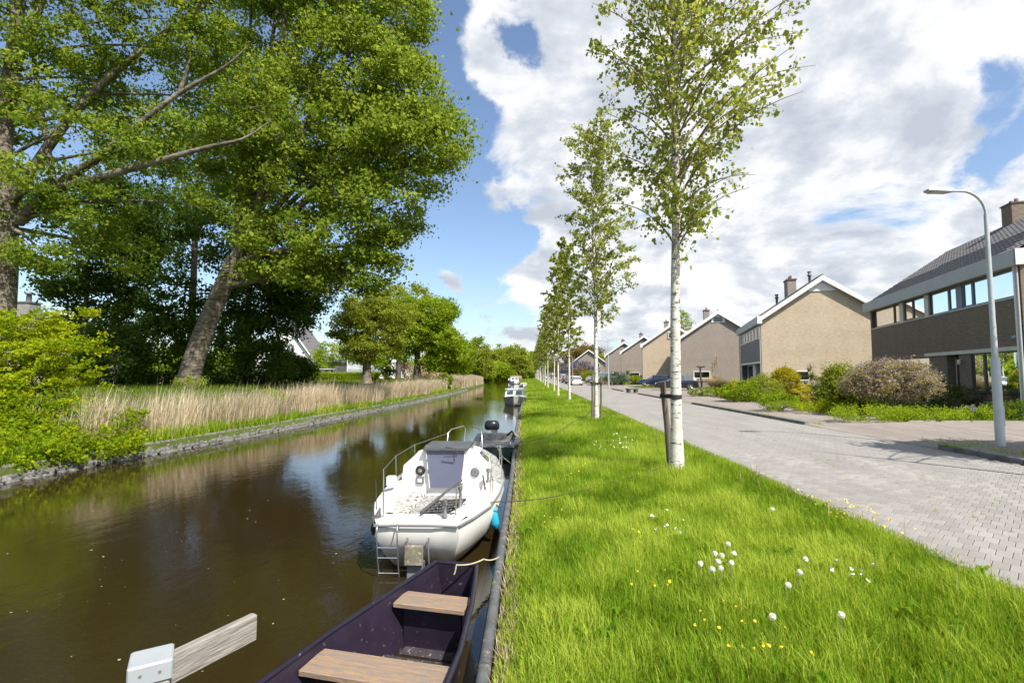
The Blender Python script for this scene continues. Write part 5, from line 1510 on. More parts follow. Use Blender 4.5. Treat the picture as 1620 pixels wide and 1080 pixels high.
# green work boat ----------------------------------------------------------
def work_boat():
    c = G(784, 731, WZ)
    root = thing('work_boat', 'dark green flat fronted boat with a black outboard, moored beyond the yacht', 'motor boat', (c[0], c[1], WZ), R(2.5))
    st = [(0, .44, .36, .40, .05), (.12, .50, .42, .41, -.03), (.8, .62, .52, .38, -.08), (1.8, .66, .56, .36, -.08), (2.9, .62, .52, .36, -.05), (3.3, .58, .5, .36, -.02)]
    m = MB(); m.loft([[(-a, y, zt), (-b, y, zb), (b, y, zb), (a, y, zt)] for y, a, b, zt, zb in st], closed=False, smooth=False); m.build('hull', 'deck_green', root)
    m = MB(); m.loft([[(a - .1, y + .02, zt), (b - .1, y + .02, zb + .08), (-b + .1, y + .02, zb + .08), (-a + .1, y + .02, zt)] for y, a, b, zt, zb in st[2:]], closed=False, smooth=False); m.build('lining', 'deck_grey', root)
    for s in (-1, 1):
        m = MB(); m.loft([[(s * (a + .02), y, zt + .0), (s * (a + .02), y, zt + .035), (s * (a - .13), y, zt + .035), (s * (a - .13), y, zt)] for y, a, b, zt, zb in st], smooth=False); m.build('gunwale', 'deck_grey', root)
    m = MB(); m.loft([[(-.48, -.03, .385), (.48, -.03, .385), (.48, -.03, .42), (-.48, -.03, .42)], [(-.6, .75, .385), (.6, .75, .385), (.6, .75, .42), (-.6, .75, .42)]], smooth=False); m.build('fore_deck', 'deck_grey', root)
    m = MB(); m.box(-.55, 2.0, .22, .55, 2.35, .27); m.build('bench', 'deck_grey', root)
    m = MB(); m.box(-.58, 3.0, .05, .58, 3.28, .40); m.build('stern_box', 'deck_grey', root)
    m = MB(); m.tube([(.3, 2.7, .38), (.45, 2.3, .55), (.55, 2.0, .40)], .03, 6); m.build('folded_cover', 'rubber', root)
    m = MB(); m.loft([[(x * s1 * 1.25 - .20, y_ * s1 + 3.35, z_) for x, y_ in ((-.16, -.12), (.16, -.12), (.19, .0), (.17, .22), (-.17, .22), (-.19, 0))] for s1, z_ in ((.8, .48), (1.0, .52), (1.05, .64), (.95, .74), (.6, .79))], smooth=True); ob = m.build('outboard', 'cowl', root)
    m = MB(); m.box(-.19, 3.32, -.4, -.05, 3.46, .48); m.box(-.22, 3.25, .2, -.02, 3.33, .5); m.build('outboard_leg', 'lead_grey', ob)
    for s in (-1, 1):
        m = MB(); m.tube([(s * .40, .1, .42), (s * .40, .1, .52), (s * .40, .2, .52), (s * .40, .2, .42)], .012, 5); m.build('cleat', 'steel', root)
work_boat()
rope('mooring_rope', 'two rope ends slack at the bow of the green boat', [S(786, 706, 13.2), S(795, 722, 12.8), S(808, 733, 12.4)], .012, 'rope_pale', 0)

# cabin cruisers down the canal ---------------------------------------------
def cruiser(label, px, py_, Wd, L, hullm, free=.62, cabh=.55, rot=0.0, topm='white_paint', name='cabin_cruiser'):
    c = G(px, py_, WZ)
    root = thing(name, label, 'cabin boat', (c[0], c[1], WZ), rot)
    hw = Wd / 2
    st = [(0, .04, .01, free + .12, .02), (.35, .42, .25, free + .06, -.05), (.9, .78, .6, free, -.08), (1.8, 1.0, .84, free - .04, -.1), (L, .95, .85, free - .06, -.08)]
    m = MB(); m.loft([[(-a * hw, y, zt), (-b * hw * 1.05, y, zt * .4), (-b * hw, y, zb), (b * hw, y, zb), (b * hw * 1.05, y, zt * .4), (a * hw, y, zt)] for y, a, b, zt, zb in st], closed=False); m.build('hull', hullm, root)
    m = MB(); m.add([(-a * hw, y, zt - .01) for y, a, b, zt, zb in st] + [(a * hw, y, zt - .01) for y, a, b, zt, zb in st], [(i, i + 1, 6 + i, 5 + i) for i in range(4)]); m.build('deck', 'gelcoat_dirty', root)
    for s in (-1, 1):
        m = MB(); m.tube([(s * a * hw, y, zt + .01) for y, a, b, zt, zb in st], .022, 6); m.build('rail', 'white_paint', root)
    zt = free + cabh; y0 = 1.15; y1 = L * .7; w_ = hw * .80
    m = MB(); m.loft([[(-w_, y0 - .12, free - .05), (w_, y0 - .12, free - .05), (w_ * .93, y0 + .06, zt), (-w_ * .93, y0 + .06, zt)], [(-w_, y1, free - .08), (w_, y1, free - .08), (w_ * .95, y1, zt), (-w_ * .95, y1, zt)]], smooth=False); cb_ = m.build('cabin', topm, root)
    m = MB(); m.cbox(-w_ * 1.02, y0 - .02, zt, w_ * 1.02, y1 + .1, zt + .05, .015); m.build('cabin_roof', topm, root)
    for s in (-1, 1):
        m = MB(); f = lambda x, g: (x, y0 - .12 + .18 * g - .012, free - .05 + (cabh + .05) * g)
        a, b = sorted((s * w_ * .12, s * w_ * .80)); m.add([f(a, .38), f(b, .38), f(b * .97, .85), f(a, .85)], [(0, 1, 2, 3)]); m.build('windscreen', 'glass_car', root)
        m = MB(); m.add([(s * (w_ + .004), y0 + .3, free + .15), (s * (w_ + .004), y1 - .3, free + .15), (s * (w_ * .962 + .004), y1 - .3, zt - .1), (s * (w_ * .955 + .004), y0 + .3, zt - .1)], [(0, 1, 2, 3)]); m.build('side_window', 'glass_car', root)
    m = MB(); m.tube([(-.25 * hw, .5, free + .06), (0, .1, free + .12)], .015, 5); m.build('bow_cleat', 'steel', root)
    return root
cruiser('grey hulled cabin boat with white cabin, bow towards the viewer', 813, 642.5, 1.75, 4.6, 'hull_grey')
cruiser('small low boat behind the grey cabin boat, close under the bank', 828, 613.5, 1.3, 3.6, 'gelcoat', free=.5, cabh=.25)
cruiser('distant white boat with dark windows near the bend of the canal', 814, 607.5, 2.3, 6.0, 'gelcoat', free=.7, cabh=.9)
cruiser('distant grey boat just left of the far white boat', 808, 604.5, 1.9, 5.0, 'hull_grey', free=.6, cabh=.5)

# mooring post with rail -------------------------------------------------------
def mooring_post():
    # post corners fitted to a 13 cm square timber
    top = S(240, 1036, 2.0); zt = top[2]
    root = thing('mooring_post', 'square timber post with pale metal cap and a weathered rail beside the punt', 'post', (top[0], top[1], WZ), R(34))
    h = zt - WZ
    m = MB(); m.cbox(-.062, -.062, -.6, .062, .062, h - .055, .006); m.build('post', 'post_wood', root)
    m = MB(); m.cbox(-.070, -.070, h - .068, .070, .070, h, .005); m.build('cap', 'cap_metal', root)
    for s in (-1, 1):
        m = MB(); m.add([(s * .03 + .006 * math.cos(a), -.0715, h - .035 + .006 * math.sin(a)) for a in np.linspace(0, 5.5, 8)], [tuple(range(8))]); m.build('screw', 'lead_grey', root)
    # rail, world aligned by two fitted points
    p0 = S(262, 1052, 2.06); p1 = S(403, 990, 2.41); p0[2] = p1[2] = zt - .03
    d = p1 - p0; L = float(np.linalg.norm(d)); an = math.atan2(d[1], d[0])
    m = MB(); m.cbox(0, -.02, -.112, L, .02, 0, .006); 
    o = m.build('rail', 'grey_wood', root)
    o.matrix_parent_inverse = Matrix.Identity(4)
    loc = Matrix.Rotation(-R(34), 4, 'Z') @ Vector((p0[0] - top[0], p0[1] - top[1], 0))
    o.location = (loc.x, loc.y, p0[2] - WZ); o.rotation_euler = (0, 0, an - R(34))
mooring_post()
# ------------------------------------------------------------------ birches along the verge
def birch(name, label, base, H, zc, spread, nb, nsub, nleaf, leaf, seed, r0=.12, lean=(0, 0), bias=(0, 0), limb_parts=True, widths=None, twig_r=1.0, thin=0.0):
    global rng
    keep = rng; rng = np.random.default_rng(seed)
    root = thing(name, label, 'tree', base, group='young birches in a row on the grass verge')
    zs = np.linspace(0, H, 15)
    wob = np.cumsum(rng.normal(size=(15, 2)) * .018 * H / 10, axis=0) * np.linspace(0, 1, 15)[:, None] ** .5
    T = np.stack([wob[:, 0] + lean[0] * (zs / H) ** 1.2, wob[:, 1] + lean[1] * (zs / H) ** 1.2, zs], 1)
    RR = r0 * (1 - (zs / H)) ** .85 * .92 + .008
    RR[0] *= 1.35; RR[1] *= 1.04
    m = MB(); P = [T[0] - np.array([0, 0, .1])] + list(T); m.tube(P, [RR[0]] + list(RR), 12); m.build('trunk', 'birch_bark', root)
    at = lambda z: np.array([np.interp(z, zs, T[:, 0]), np.interp(z, zs, T[:, 1]), z])
    tw = MB(); L = []; tint = []
    wz = widths or ([0, .08, .3, .6, .85, 1.0], [.6, .9, 1.0, .95, .75, .4])
    for i in range(nb):
        f = (i + rng.random() * .6) / nb; z = zc + (H - zc - .25) * f
        az = i * 2.399 + rng.normal() * .3
        bl = spread * float(np.interp(f, *wz)) * rng.uniform(.65, 1.15)
        d = np.array([math.cos(az) + bias[0], math.sin(az) + bias[1], 0]); bl *= np.linalg.norm(d) ** .6; d = d / np.linalg.norm(d)
        a = at(z); rise = bl * rng.uniform(.7, 1.3)
        tip = a + d * bl + np.array([0, 0, rise * .8]); ctl = a + d * bl * .35 + np.array([0, 0, rise * .62])
        q = bez(a, ctl, tip + np.array([0, 0, -.12 * bl]), 9)
        r1 = min(.026, .006 + .010 * bl) * (r0 / .12) ** .5 * (1.15 - .6 * f)
        if limb_parts and i < 14:
            mm = MB(); mm.tube(q, np.linspace(r1, .004, 9), 6, cap=False); mm.build('limb', 'birch_twig', root)
        else: tw.tube(q, np.linspace(r1, .004, 9), 5, cap=False)
        ct = rng.uniform(.15, .85)
        for s in range(nsub if f >= thin else int(nsub * (.45 + .5 * f / thin))):
            g = .22 + .78 * (s + rng.random()) / nsub
            st = q[min(8, int(g * 8))]; sd = unit(d * .6 + rng.normal(size=3) * np.array([.8, .8, .45]) + np.array([0, 0, .1]))
            sl_ = rng.uniform(.22, .6) * (spread / 1.9) * (1.2 - .5 * g)
            e = st + sd * sl_ + np.array([0, 0, -.12 * sl_])
            tq = bez(st, st + sd * sl_ * .55 + np.array([0, 0, .06]), e, 4)
            tw.tube(tq, np.array([.004, .0035, .003, .002]) * twig_r, 3, cap=False)
            u = rng.random(nleaf) ** .7
            pts = st[None] * (1 - u[:, None]) + e[None] * u[:, None] + rng.normal(size=(nleaf, 3)) * np.array([.055, .055, .05]) * (spread / 1.9)
            pts[:, 2] -= .02
            L.append(pts); tint.append(np.clip(ct + rng.normal(size=nleaf) * .2, 0, 1))
    props(tw.build('twigs', 'birch_twig', root), kind='stuff')
    foliage('crown', np.concatenate(L), leaf, 'leaf_birch', np.concatenate(tint), root, up=.25, droop=.5, aspect=.85)
    rng = keep
    return root
bb = S(1071, 747, 9.15); zb1 = bb[2]
b1 = birch('birch_tree', 'nearest birch with a white trunk strapped to one wooden stake', (bb[0], bb[1], zb1), 12.2, 3.95, 2.2, 92, 14, 16, .080, 11, r0=.105, lean=(.05, 0), bias=(.34, 0),
           widths=([0, .04, .10, .2, .35, .8, 1.0], [.75, .55, .75, 1.0, 1.0, .85, .4]), thin=.16)
def stake(label, loc, h, tilt, r=.05, strap=None):
    root = thing('tree_stake', label, 'stake', loc)
    m = MB(); top = (tilt[0], tilt[1], h); m.tube([(0, 0, -.2), (tilt[0] * .5 + .008, tilt[1] * .5, h * .5), top], [r, r * .98, r * .95], 10); m.build('pole', 'stake_wood', root)
    if strap is not None:
        s = np.array(strap); a = np.array(top) * .84; 
        m = MB(); dd = s - a; w_ = unit(np.cross(dd, (0, 0, 1.0)))
        # flat band round stake and trunk
        band = []
        n = 18; cen = (a + s) / 2; lx = np.linalg.norm(dd[:2]) / 2; ux = unit(np.array([dd[0], dd[1], 0]))
        for i in range(n):
            t = 2 * math.pi * i / n
            rr_ = .072 if math.cos(t) < 0 else .112
            band.append(cen + ux * (lx * (1 if math.cos(t) > 0 else -1) + rr_ * math.cos(t)) + w_ * rr_ * math.sin(t))
        V = [tuple(p + np.array([0, 0, -.035])) for p in band] + [tuple(p + np.array([0, 0, .035])) for p in band]
        m.add(V, [(i, (i + 1) % n, n + (i + 1) % n, n + i) for i in range(n)])
        m.build('strap', 'rubber', root)
    return root
sb = S(1061, 735, 9.55); stp = S(1048, 604, 9.5)
stake('single brown stake beside the nearest birch, joined by a black strap', (sb[0], sb[1], zb1 + .0), stp[2] - zb1, (stp[0] - sb[0], stp[1] - sb[1]), .055, (bb[0] - sb[0], bb[1] - sb[1], (stp[2] - zb1) * .84))

rows = [(943.5, 663, 19.7), (901, 633, 34.1), (883, 627, 40.0), (876.5, 618.6, 52.6), (866.7, 613.4, 65.4), (862.5, 610.2, 77.0)]
ordn = ['second', 'third', 'fourth', 'fifth', 'sixth', 'seventh']
b2p = S(943.5, 663, 19.7)
b2 = birch('birch_tree', 'second birch of the row, held between two wooden stakes', b2p, 11.6, 3.6, 1.85, 70, 11, 13, .10, 23, r0=.085, lean=(-.1, 0), bias=(.2, 0))
for k, dx in enumerate((-.17, .16)):
    stake('left one of the two stakes at the second birch' if k == 0 else 'right one of the two stakes at the second birch', (b2p[0] + dx, b2p[1] - .08, b2p[2]), 1.65, (0.02, 0), .04, (-dx, .08, 1.38))
protos = [birch('birch_tree', 'x', (0, 0, 0), 11.0, 3.4, 1.35, 48, 8, 13, .15, 31, r0=.08, lean=(-.2, 0)),
          birch('birch_tree', 'x', (0, 0, 0), 11.4, 3.2, 1.5, 48, 8, 13, .155, 37, r0=.08, lean=(.15, 0)),
          birch('birch_tree', 'x', (0, 0, 0), 10.4, 3.6, 1.3, 44, 8, 12, .16, 41, r0=.075, lean=(-.1, 0), limb_parts=False)]
used = [False] * 3
def put_birch(k, loc, lab, rz, s):
    i = k % 3
    if not used[i]:
        o = protos[i]; used[i] = True; o.location = tuple(loc); o.rotation_euler = (0, 0, rz); o['label'] = lab; o.scale = (s, s, s)
    else: o = grow_copy(protos[i], loc, rz, lab, (s, s, s))
    return o
for k, (px, py, d) in enumerate(rows[1:]):
    put_birch(k, S(px, py, d), ordn[k + 1] + ' birch of the row counted from the viewer', random.uniform(0, 6), random.uniform(.95, 1.05))
names = ['eighth', 'ninth', 'tenth', 'eleventh', 'twelfth']
y = 88.0; k = 5
while y < 320:
    lab = names[k - 5] + ' birch of the row counted from the viewer' if k - 5 < 5 else 'far birch at the end of the row, past the twelfth, merged with its neighbours'
    put_birch(k, (2.55 + random.uniform(-.15, .15), y, -.05), lab, random.uniform(0, 6), random.uniform(.88, 1.05)); y += random.uniform(10.8, 12.2); k += 1

# ------------------------------------------------------------------ big poplars and their neighbours
def lob(px, py, d, rx, ry=None, rz=None):
    return (S(px, py, d), (rx, ry or rx, rz or rx * .85))
LG = .95
t2 = [S(295, 618, 29), S(306, 570, 29), S(332, 500, 29), S(352, 455, 29), S(372, 408, 29)]
build_tree('poplar_tree', 'big poplar with a leaning pale trunk, its crown hanging over the canal', list(zip(t2, (.62, .56, .50, .47, .42))),
    [lob(600, 20, 28, 3.0, 3.4), lob(500, -40, 29, 4.4), lob(400, -60, 30, 4.0), lob(635, 150, 27.5, 2.4, 3.0), lob(660, 235, 27, 3.0, 3.0, 2.4), lob(560, 110, 28, 3.6), lob(570, 230, 28, 3.4), lob(600, 330, 27.5, 2.6, 3, 2.2),
     lob(520, 370, 28, 2.9), lob(575, 425, 28, 1.9, 2.4, 1.5), lob(470, 200, 29, 4.0), lob(460, 310, 29, 3.2), lob(430, 400, 28.5, 2.2, 2.6, 1.8), lob(500, 440, 28, 1.6, 2, 1.2), lob(390, 120, 30, 3.2), lob(375, 260, 29.5, 2.6), lob(480, -190, 30, 5.0), lob(610, -110, 29, 3.4),
     lob(690, 200, 27, 1.5, 2, 1.2), lob(620, 400, 27.6, 1.1, 1.6, .9)],
    1400, 125, .19, 'leaf_poplar', 'poplar_bark', clr=.80, flat=.55, twigs=260, trunk_from=.75, shell=.55, up=.35, tint=(.15, .95), limb_r=.5,
    limbs_extra=[((S(370, 410, 29), S(395, 380, 28.5), S(415, 300, 28), S(440, 150, 28), S(450, 20, 28)), .30, .12)])
t1 = [S(-6, 560, 22), S(2, 480, 22), S(9, 400, 22), S(10, 320, 22), S(2, 240, 22), S(20, 90, 22), S(35, -30, 22)]
build_tree('poplar_tree', 'huge poplar at the left edge with long bare limbs reaching right', list(zip(t1, (.55, .52, .46, .40, .34, .27, .2))),
    [lob(60, 120, 21, 2.2), lob(150, 40, 22, 2.6), lob(270, 30, 22, 2.6), lob(340, 90, 22.5, 2.0), lob(120, 210, 21, 1.8, 2, 1.3), lob(230, 240, 22, 1.7, 2, 1.1), lob(60, 290, 21, 1.6, 1.8, 1.1), lob(180, 130, 23, 2.0), lob(300, 200, 22.5, 1.6, 1.8, 1.1),
     lob(60, 395, 21, 1.5, 1.8, .9), lob(140, 330, 22, 1.9, 2, 1.2), lob(20, 20, 21, 2.6), lob(-60, 150, 22, 3), lob(-80, 320, 22, 3), lob(100, -120, 22, 4), lob(300, -120, 22, 4), lob(330, 330, 24, 1.4, 2, .9), lob(400, 170, 23, 1.8, 2, 1.2), lob(200, 400, 24, 1.7, 2, 1.0)],
    760, 105, .145, 'leaf_poplar', 'poplar_bark', clr=.62, flat=.5, twigs=240, trunk_from=.4, shell=.35, up=.4, tint=(.0, .8), limb_r=.28,
    limbs_extra=[((S(28, 352, 22), S(80, 300, 21.8), S(150, 283, 21.5), S(240, 258, 21.3), S(330, 232, 21.2), S(385, 222, 21), S(430, 190, 21.5)), .24, .02),
                 ((S(60, 310, 21.9), S(150, 255, 21.7), S(215, 200, 21.5), S(285, 145, 21.5), S(360, 105, 21.4), S(395, 70, 21.4)), .20, .02),
                 ((S(12, 330, 22), S(90, 210, 22), S(165, 125, 22.2), S(250, 60, 22.4), S(335, 0, 22.6)), .22, .10),
                 ((S(15, 130, 22), S(60, 20, 22), S(90, -60, 22)), .20, .10), ((S(85, 285, 21.8), S(50, 90, 22.5), S(62, -20, 22.6)), .12, .06), ((S(285, 145, 21.5), S(300, 95, 21.5)), .10, .05)])

def tree_at(name, label, px, d, top, crown, ncl, per, leaf, mat, lean=0, tr=.25, split=.35, bark='bark_dark', gzv=LG, twigs=80, clr=.7, **k):
    base = S(px, 592, d); base[2] = gzv
    h = S(px, top, d)[2] - gzv
    tk = [(base, tr), (base + np.array([lean * .4, 0, h * .3]), tr * .8), (base + np.array([lean, 0, h * .62]), tr * .5), (base + np.array([lean * 1.1, 0, h * .85]), tr * .2)]
    return build_tree(name, label, tk, crown, ncl, per, leaf, mat, bark, trunk_from=split, twigs=twigs, clr=clr, **k)
# shaded trees behind the poplars
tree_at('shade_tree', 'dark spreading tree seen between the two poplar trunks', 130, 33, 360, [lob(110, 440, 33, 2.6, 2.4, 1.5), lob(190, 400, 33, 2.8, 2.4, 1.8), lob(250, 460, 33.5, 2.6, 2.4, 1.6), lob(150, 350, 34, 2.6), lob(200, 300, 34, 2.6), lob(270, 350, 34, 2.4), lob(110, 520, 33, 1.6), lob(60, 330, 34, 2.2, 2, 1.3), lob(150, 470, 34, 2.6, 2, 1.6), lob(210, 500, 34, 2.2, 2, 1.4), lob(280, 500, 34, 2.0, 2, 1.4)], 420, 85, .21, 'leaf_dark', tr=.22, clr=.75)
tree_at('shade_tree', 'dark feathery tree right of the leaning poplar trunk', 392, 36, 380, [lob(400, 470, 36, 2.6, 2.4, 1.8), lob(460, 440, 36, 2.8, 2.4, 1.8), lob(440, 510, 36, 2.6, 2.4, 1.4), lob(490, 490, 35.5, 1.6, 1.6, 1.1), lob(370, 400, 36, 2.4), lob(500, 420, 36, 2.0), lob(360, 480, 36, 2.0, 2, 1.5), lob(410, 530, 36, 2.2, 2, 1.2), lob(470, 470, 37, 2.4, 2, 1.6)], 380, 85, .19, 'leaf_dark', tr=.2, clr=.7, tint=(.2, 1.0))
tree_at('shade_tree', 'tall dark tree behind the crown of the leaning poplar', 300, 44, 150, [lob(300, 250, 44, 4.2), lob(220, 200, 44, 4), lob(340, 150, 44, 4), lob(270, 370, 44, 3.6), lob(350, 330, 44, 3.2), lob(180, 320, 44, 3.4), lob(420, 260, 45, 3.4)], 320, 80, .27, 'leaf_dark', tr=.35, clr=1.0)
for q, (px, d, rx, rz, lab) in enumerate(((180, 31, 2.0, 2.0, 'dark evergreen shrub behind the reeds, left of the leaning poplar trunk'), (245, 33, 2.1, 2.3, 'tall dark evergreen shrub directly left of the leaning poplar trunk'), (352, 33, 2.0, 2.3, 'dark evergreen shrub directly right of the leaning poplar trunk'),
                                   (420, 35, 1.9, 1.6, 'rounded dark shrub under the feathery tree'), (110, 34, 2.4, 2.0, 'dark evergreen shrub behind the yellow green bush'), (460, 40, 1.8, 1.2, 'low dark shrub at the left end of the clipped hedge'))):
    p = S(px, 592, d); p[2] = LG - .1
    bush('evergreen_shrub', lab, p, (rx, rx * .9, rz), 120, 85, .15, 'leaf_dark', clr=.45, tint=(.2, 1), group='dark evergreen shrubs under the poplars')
# clipped hedge
def hedge(label, a, b, h, w_, mat='leaf_bright', n=9000, leaf=.10):
    root = thing('hedge', label, 'hedge', a)
    L = float(np.linalg.norm(b - a)); an = math.atan2(b[1] - a[1], b[0] - a[0])
    m = MB(); m.box(.1, -w_ * .35, -.1, L - .1, w_ * .35, h * .9); m.build('core', 'wood_dark', root).rotation_euler = (0, 0, an)
    P = rng.uniform([0, -w_ / 2, 0], [L, w_ / 2, h], (n, 3)); f = rng.integers(0, 3, n)
    P[f == 0, 2] = h + rng.normal(size=(f == 0).sum()) * .03; P[f == 1, 1] = -w_ / 2 + rng.normal(size=(f == 1).sum()) * .04; P[(f == 2), 1] = np.where(rng.random((f == 2).sum()) < .5, w_ / 2, -w_ / 2)
    P += rng.normal(size=P.shape) * .04
    o = foliage('foliage', P, leaf, mat, np.clip(vnoise(P[:, 0], P[:, 2], 1.2, 5) + rng.normal(size=n) * .15, 0, 1), root, up=.3); o.rotation_euler = (0, 0, an)
a_ = S(462, 592, 58); b_2 = S(576, 592, 60); a_[2] = b_2[2] = LG - .05
hedge('long clipped green hedge across the canal under the flat roof', a_, b_2, .95, 1.2, n=14000)
a_ = S(586, 592, 60); b_2 = S(597, 592, 60); a_[2] = b_2[2] = LG - .05
hedge('short piece of hedge right of the olive tree trunk', a_, b_2, 1.0, 1.2, n=1800)
tree_at('garden_tree', 'bright green low tree over the clipped hedge beside the white pole', 525, 66, 530, [lob(520, 560, 66, 2.4, 2, 1.8), lob(560, 555, 66, 2.4, 2, 1.8), lob(500, 575, 65, 1.6), lob(590, 565, 66, 2)], 150, 60, .2, 'leaf_bright', tr=.12, clr=.7)
tree_at('olive_tree', 'olive tinted tree with a thick pale trunk across the canal', 580, 42, 470, [lob(580, 500, 42, 2.0), lob(555, 520, 42, 1.7), lob(610, 510, 42, 1.8), lob(575, 550, 42, 1.9, 1.8, 1.2), lob(620, 545, 42, 1.3, 1.3, 1.0), lob(600, 475, 42, 1.2), lob(640, 500, 42.5, 1.3), lob(560, 480, 42, 1.0)], 420, 70, .16, 'leaf_olive', tr=.38, split=.3, bark='poplar_bark', clr=.5, tint=(.2, .9))
tree_at('maple_tree', 'rounded bright green tree leaning out to the canal beyond the reeds', 660, 68, 478, [lob(655, 520, 68, 3.4), lob(700, 540, 68, 2.8), lob(690, 500, 68, 3.0), lob(640, 490, 68, 1.9), lob(720, 565, 68, 1.7), lob(690, 570, 68, 2.0, 2, 1.4), lob(640, 550, 68, 2.2)], 450, 80, .28, 'leaf_bright', tr=.5, split=.3, clr=.85, tint=(.1, 1.))
tree_at('linden_tree', 'second bright tree, its crown showing just above the olive tinted tree', 630, 80, 445, [lob(615, 480, 80, 3.6), lob(655, 478, 80, 3.4), lob(590, 500, 80, 3.0), lob(640, 510, 80, 3.4)], 200, 70, .30, 'leaf_olive', tr=.4, clr=1.0)
tree_at('shade_tree', 'dark conifer between the olive tree and the rounded bright tree', 612, 74, 530, [lob(612, 570, 74, 1.6, 1.6, 3.0), lob(620, 550, 74, 1.5)], 100, 60, .2, 'leaf_dark', tr=.2, clr=.6)
tree_at('willow_tree', 'dark green broad tree at the right edge of the left bank trees', 722, 92, 530, [lob(725, 560, 92, 2.8, 3, 3.4), lob(715, 590, 92, 2.4, 2, 1.4), lob(700, 560, 95, 3)], 240, 70, .34, 'leaf_bright', tr=.3, clr=1.0, tint=(0, .5))
tree_at('white_blossom_tree', 'pale blossoming shrub tree behind the rounded tree trunk', 640, 84, 560, [lob(640, 585, 84, 1.9, 2, 1.5), lob(675, 588, 84, 2.2, 2, 1.2)], 80, 60, .2, 'leaf_straw', tr=.1, clr=.6, tint=(.6, 1))
tree_at('brown_tree', 'brownish half leafed tree beyond the bend on the left bank', 752, 135, 528, [lob(752, 560, 135, 3.6, 3, 4.6), lob(740, 575, 135, 3.0), lob(765, 580, 135, 2.8)], 230, 60, .42, 'leaf_olive', tr=.35, clr=1.2)
far = [(778, 200, 552, 5.5, 'leaf_olive', 'yellowish tree beyond the far bend of the canal'), (797, 215, 545, 6.5, 'leaf_bright', 'dark topped green tree in the middle of the far tree line'), (816, 205, 547, 6.0, 'leaf_olive', 'olive tree at the right end of the far tree line'),
       (836, 230, 556, 5.5, 'leaf_bright', 'green tree behind the far end of the birch row'), (757, 175, 572, 4.0, 'leaf_bright', 'low green tree behind the far reeds'), (787, 190, 575, 4.0, 'leaf_bright', 'small bright green tree low in the far tree line')]
for px, d, top, r, mt, lab in far:
    zt = S(px, top, d)[2]
    c = S(px, 592, d); cc = c.copy(); cc[2] = zt - r * .8
    c2 = c.copy(); c2[2] = r * .6
    tree_at('far_tree', lab, px, d, top, [(cc, (r, r, r * .85)), (c2 + np.array([r * .5, 0, 0]), (r * .9, r * .9, r * .7)), (c2 - np.array([r * .5, 0, 0]), (r * .8, r, r * .8))], 240, 60, .6, mt, tr=.3, clr=1.4, gzv=.2, twigs=30)
# a far belt of woodland closing the horizon on the left
def woodland():
    C = []; 
    for k in range(480):
        x = -rng.uniform(20, 420) if k % 2 else -rng.uniform(20, 110); y = rng.uniform(110, 150) + (-x) * .05 if x < -60 else rng.uniform(230, 260)
        C.append((x, y, rng.uniform(1.2, 7.5)))
    P, k = scatter(np.array(C), 60, 3.4, .7); P[:, 2] = np.maximum(P[:, 2], .3)
    o = foliage('distant_woodland', P, .8, 'leaf_bright', cluster_tint(k, len(C), 0, .6)); props(o, 'distant woodland closing the left horizon', kind='stuff')
woodland()
def gbush(label, px, py, d, rx, rz, ncl, per, leaf, mat, z=None, ry=None, **k):
    p = S(px, py, d)
    if z is not None: p[2] = z
    return bush(k.pop('name', 'shrub'), label, p, (rx, ry or rx, rz), ncl, per, leaf, mat, **k)
# trees behind the row of houses
tree_at('golden_tree', 'golden round tree standing behind the far slate roof', 925, 175, 543, [lob(920, 560, 175, 5.2, 5, 3.6), lob(938, 562, 175, 4.0), lob(908, 568, 175, 3.5)], 220, 60, .5, 'leaf_bronze', tr=.3, clr=1.2, gzv=.1, tint=(.3, 1))
tree_at('green_tree', 'green tree between the far house and the last grey gable', 948, 150, 562, [lob(950, 578, 150, 2.8, 3, 3.4), lob(940, 582, 150, 2.2)], 90, 60, .3, 'leaf_bright', tr=.2, clr=1.0, gzv=.1)
tree_at('green_tree', 'top of a green tree above the roof gap between beige and grey gables', 1080, 105, 487, [lob(1080, 510, 105, 2.2, 2.2, 2.6), lob(1076, 535, 105, 2.4), lob(1083, 560, 105, 2.5)], 120, 60, .22, 'leaf_bright', tr=.25, clr=.7, gzv=.1)
tree_at('purple_tree', 'purple flowering climber tree in front of the far slate roofed house', 915, 140, 566, [lob(912, 580, 140, 2.6, 2, 1.9), lob(928, 578, 140, 2.4, 2, 1.5), lob(902, 584, 140, 2.2, 2, 1.5), lob(938, 586, 140, 2, 2, 1.2), lob(895, 590, 140, 2.2)], 150, 60, .22, 'leaf_wisteria', tr=.12, clr=.8, gzv=.1)
gbush('orange brown rounded shrub in front of the purple tree', 918, 597, 120, 2.6, 1.7, 70, 60, .22, 'leaf_bronze', z=.1, clr=.6)
gbush('green garden shrub right of the white car', 932, 605, 96, 1.8, 1.1, 60, 60, .16, 'leaf_olive', z=.1, clr=.4)
tree_at('copper_tree', 'reddish tree behind the parked cars, left of the purple tree', 893, 165, 558, [lob(893, 575, 165, 3, 3, 3.2), lob(884, 583, 165, 2.6)], 90, 60, .3, 'leaf_bronze', tr=.2, clr=1.0, gzv=.1, tint=(0, .5))
tree_at('green_tree', 'dark green tree behind the seventh birch across the road', 872, 190, 560, [lob(872, 578, 190, 3.4, 3, 3.4), lob(862, 580, 190, 3.4)], 90, 60, .35, 'leaf_bright', tr=.2, clr=1.2, gzv=.1, tint=(0, .5))
gbush('blue green low shrub beside the thin far lamp post', 974, 607, 74, 1.7, .95, 60, 60, .13, 'leaf_blue', z=.1, clr=.35)
gbush('yellow green low hedge shrub in front of the second grey gable', 995, 605, 78, 2.0, .75, 60, 60, .12, 'leaf_lime', z=.1, clr=.3)
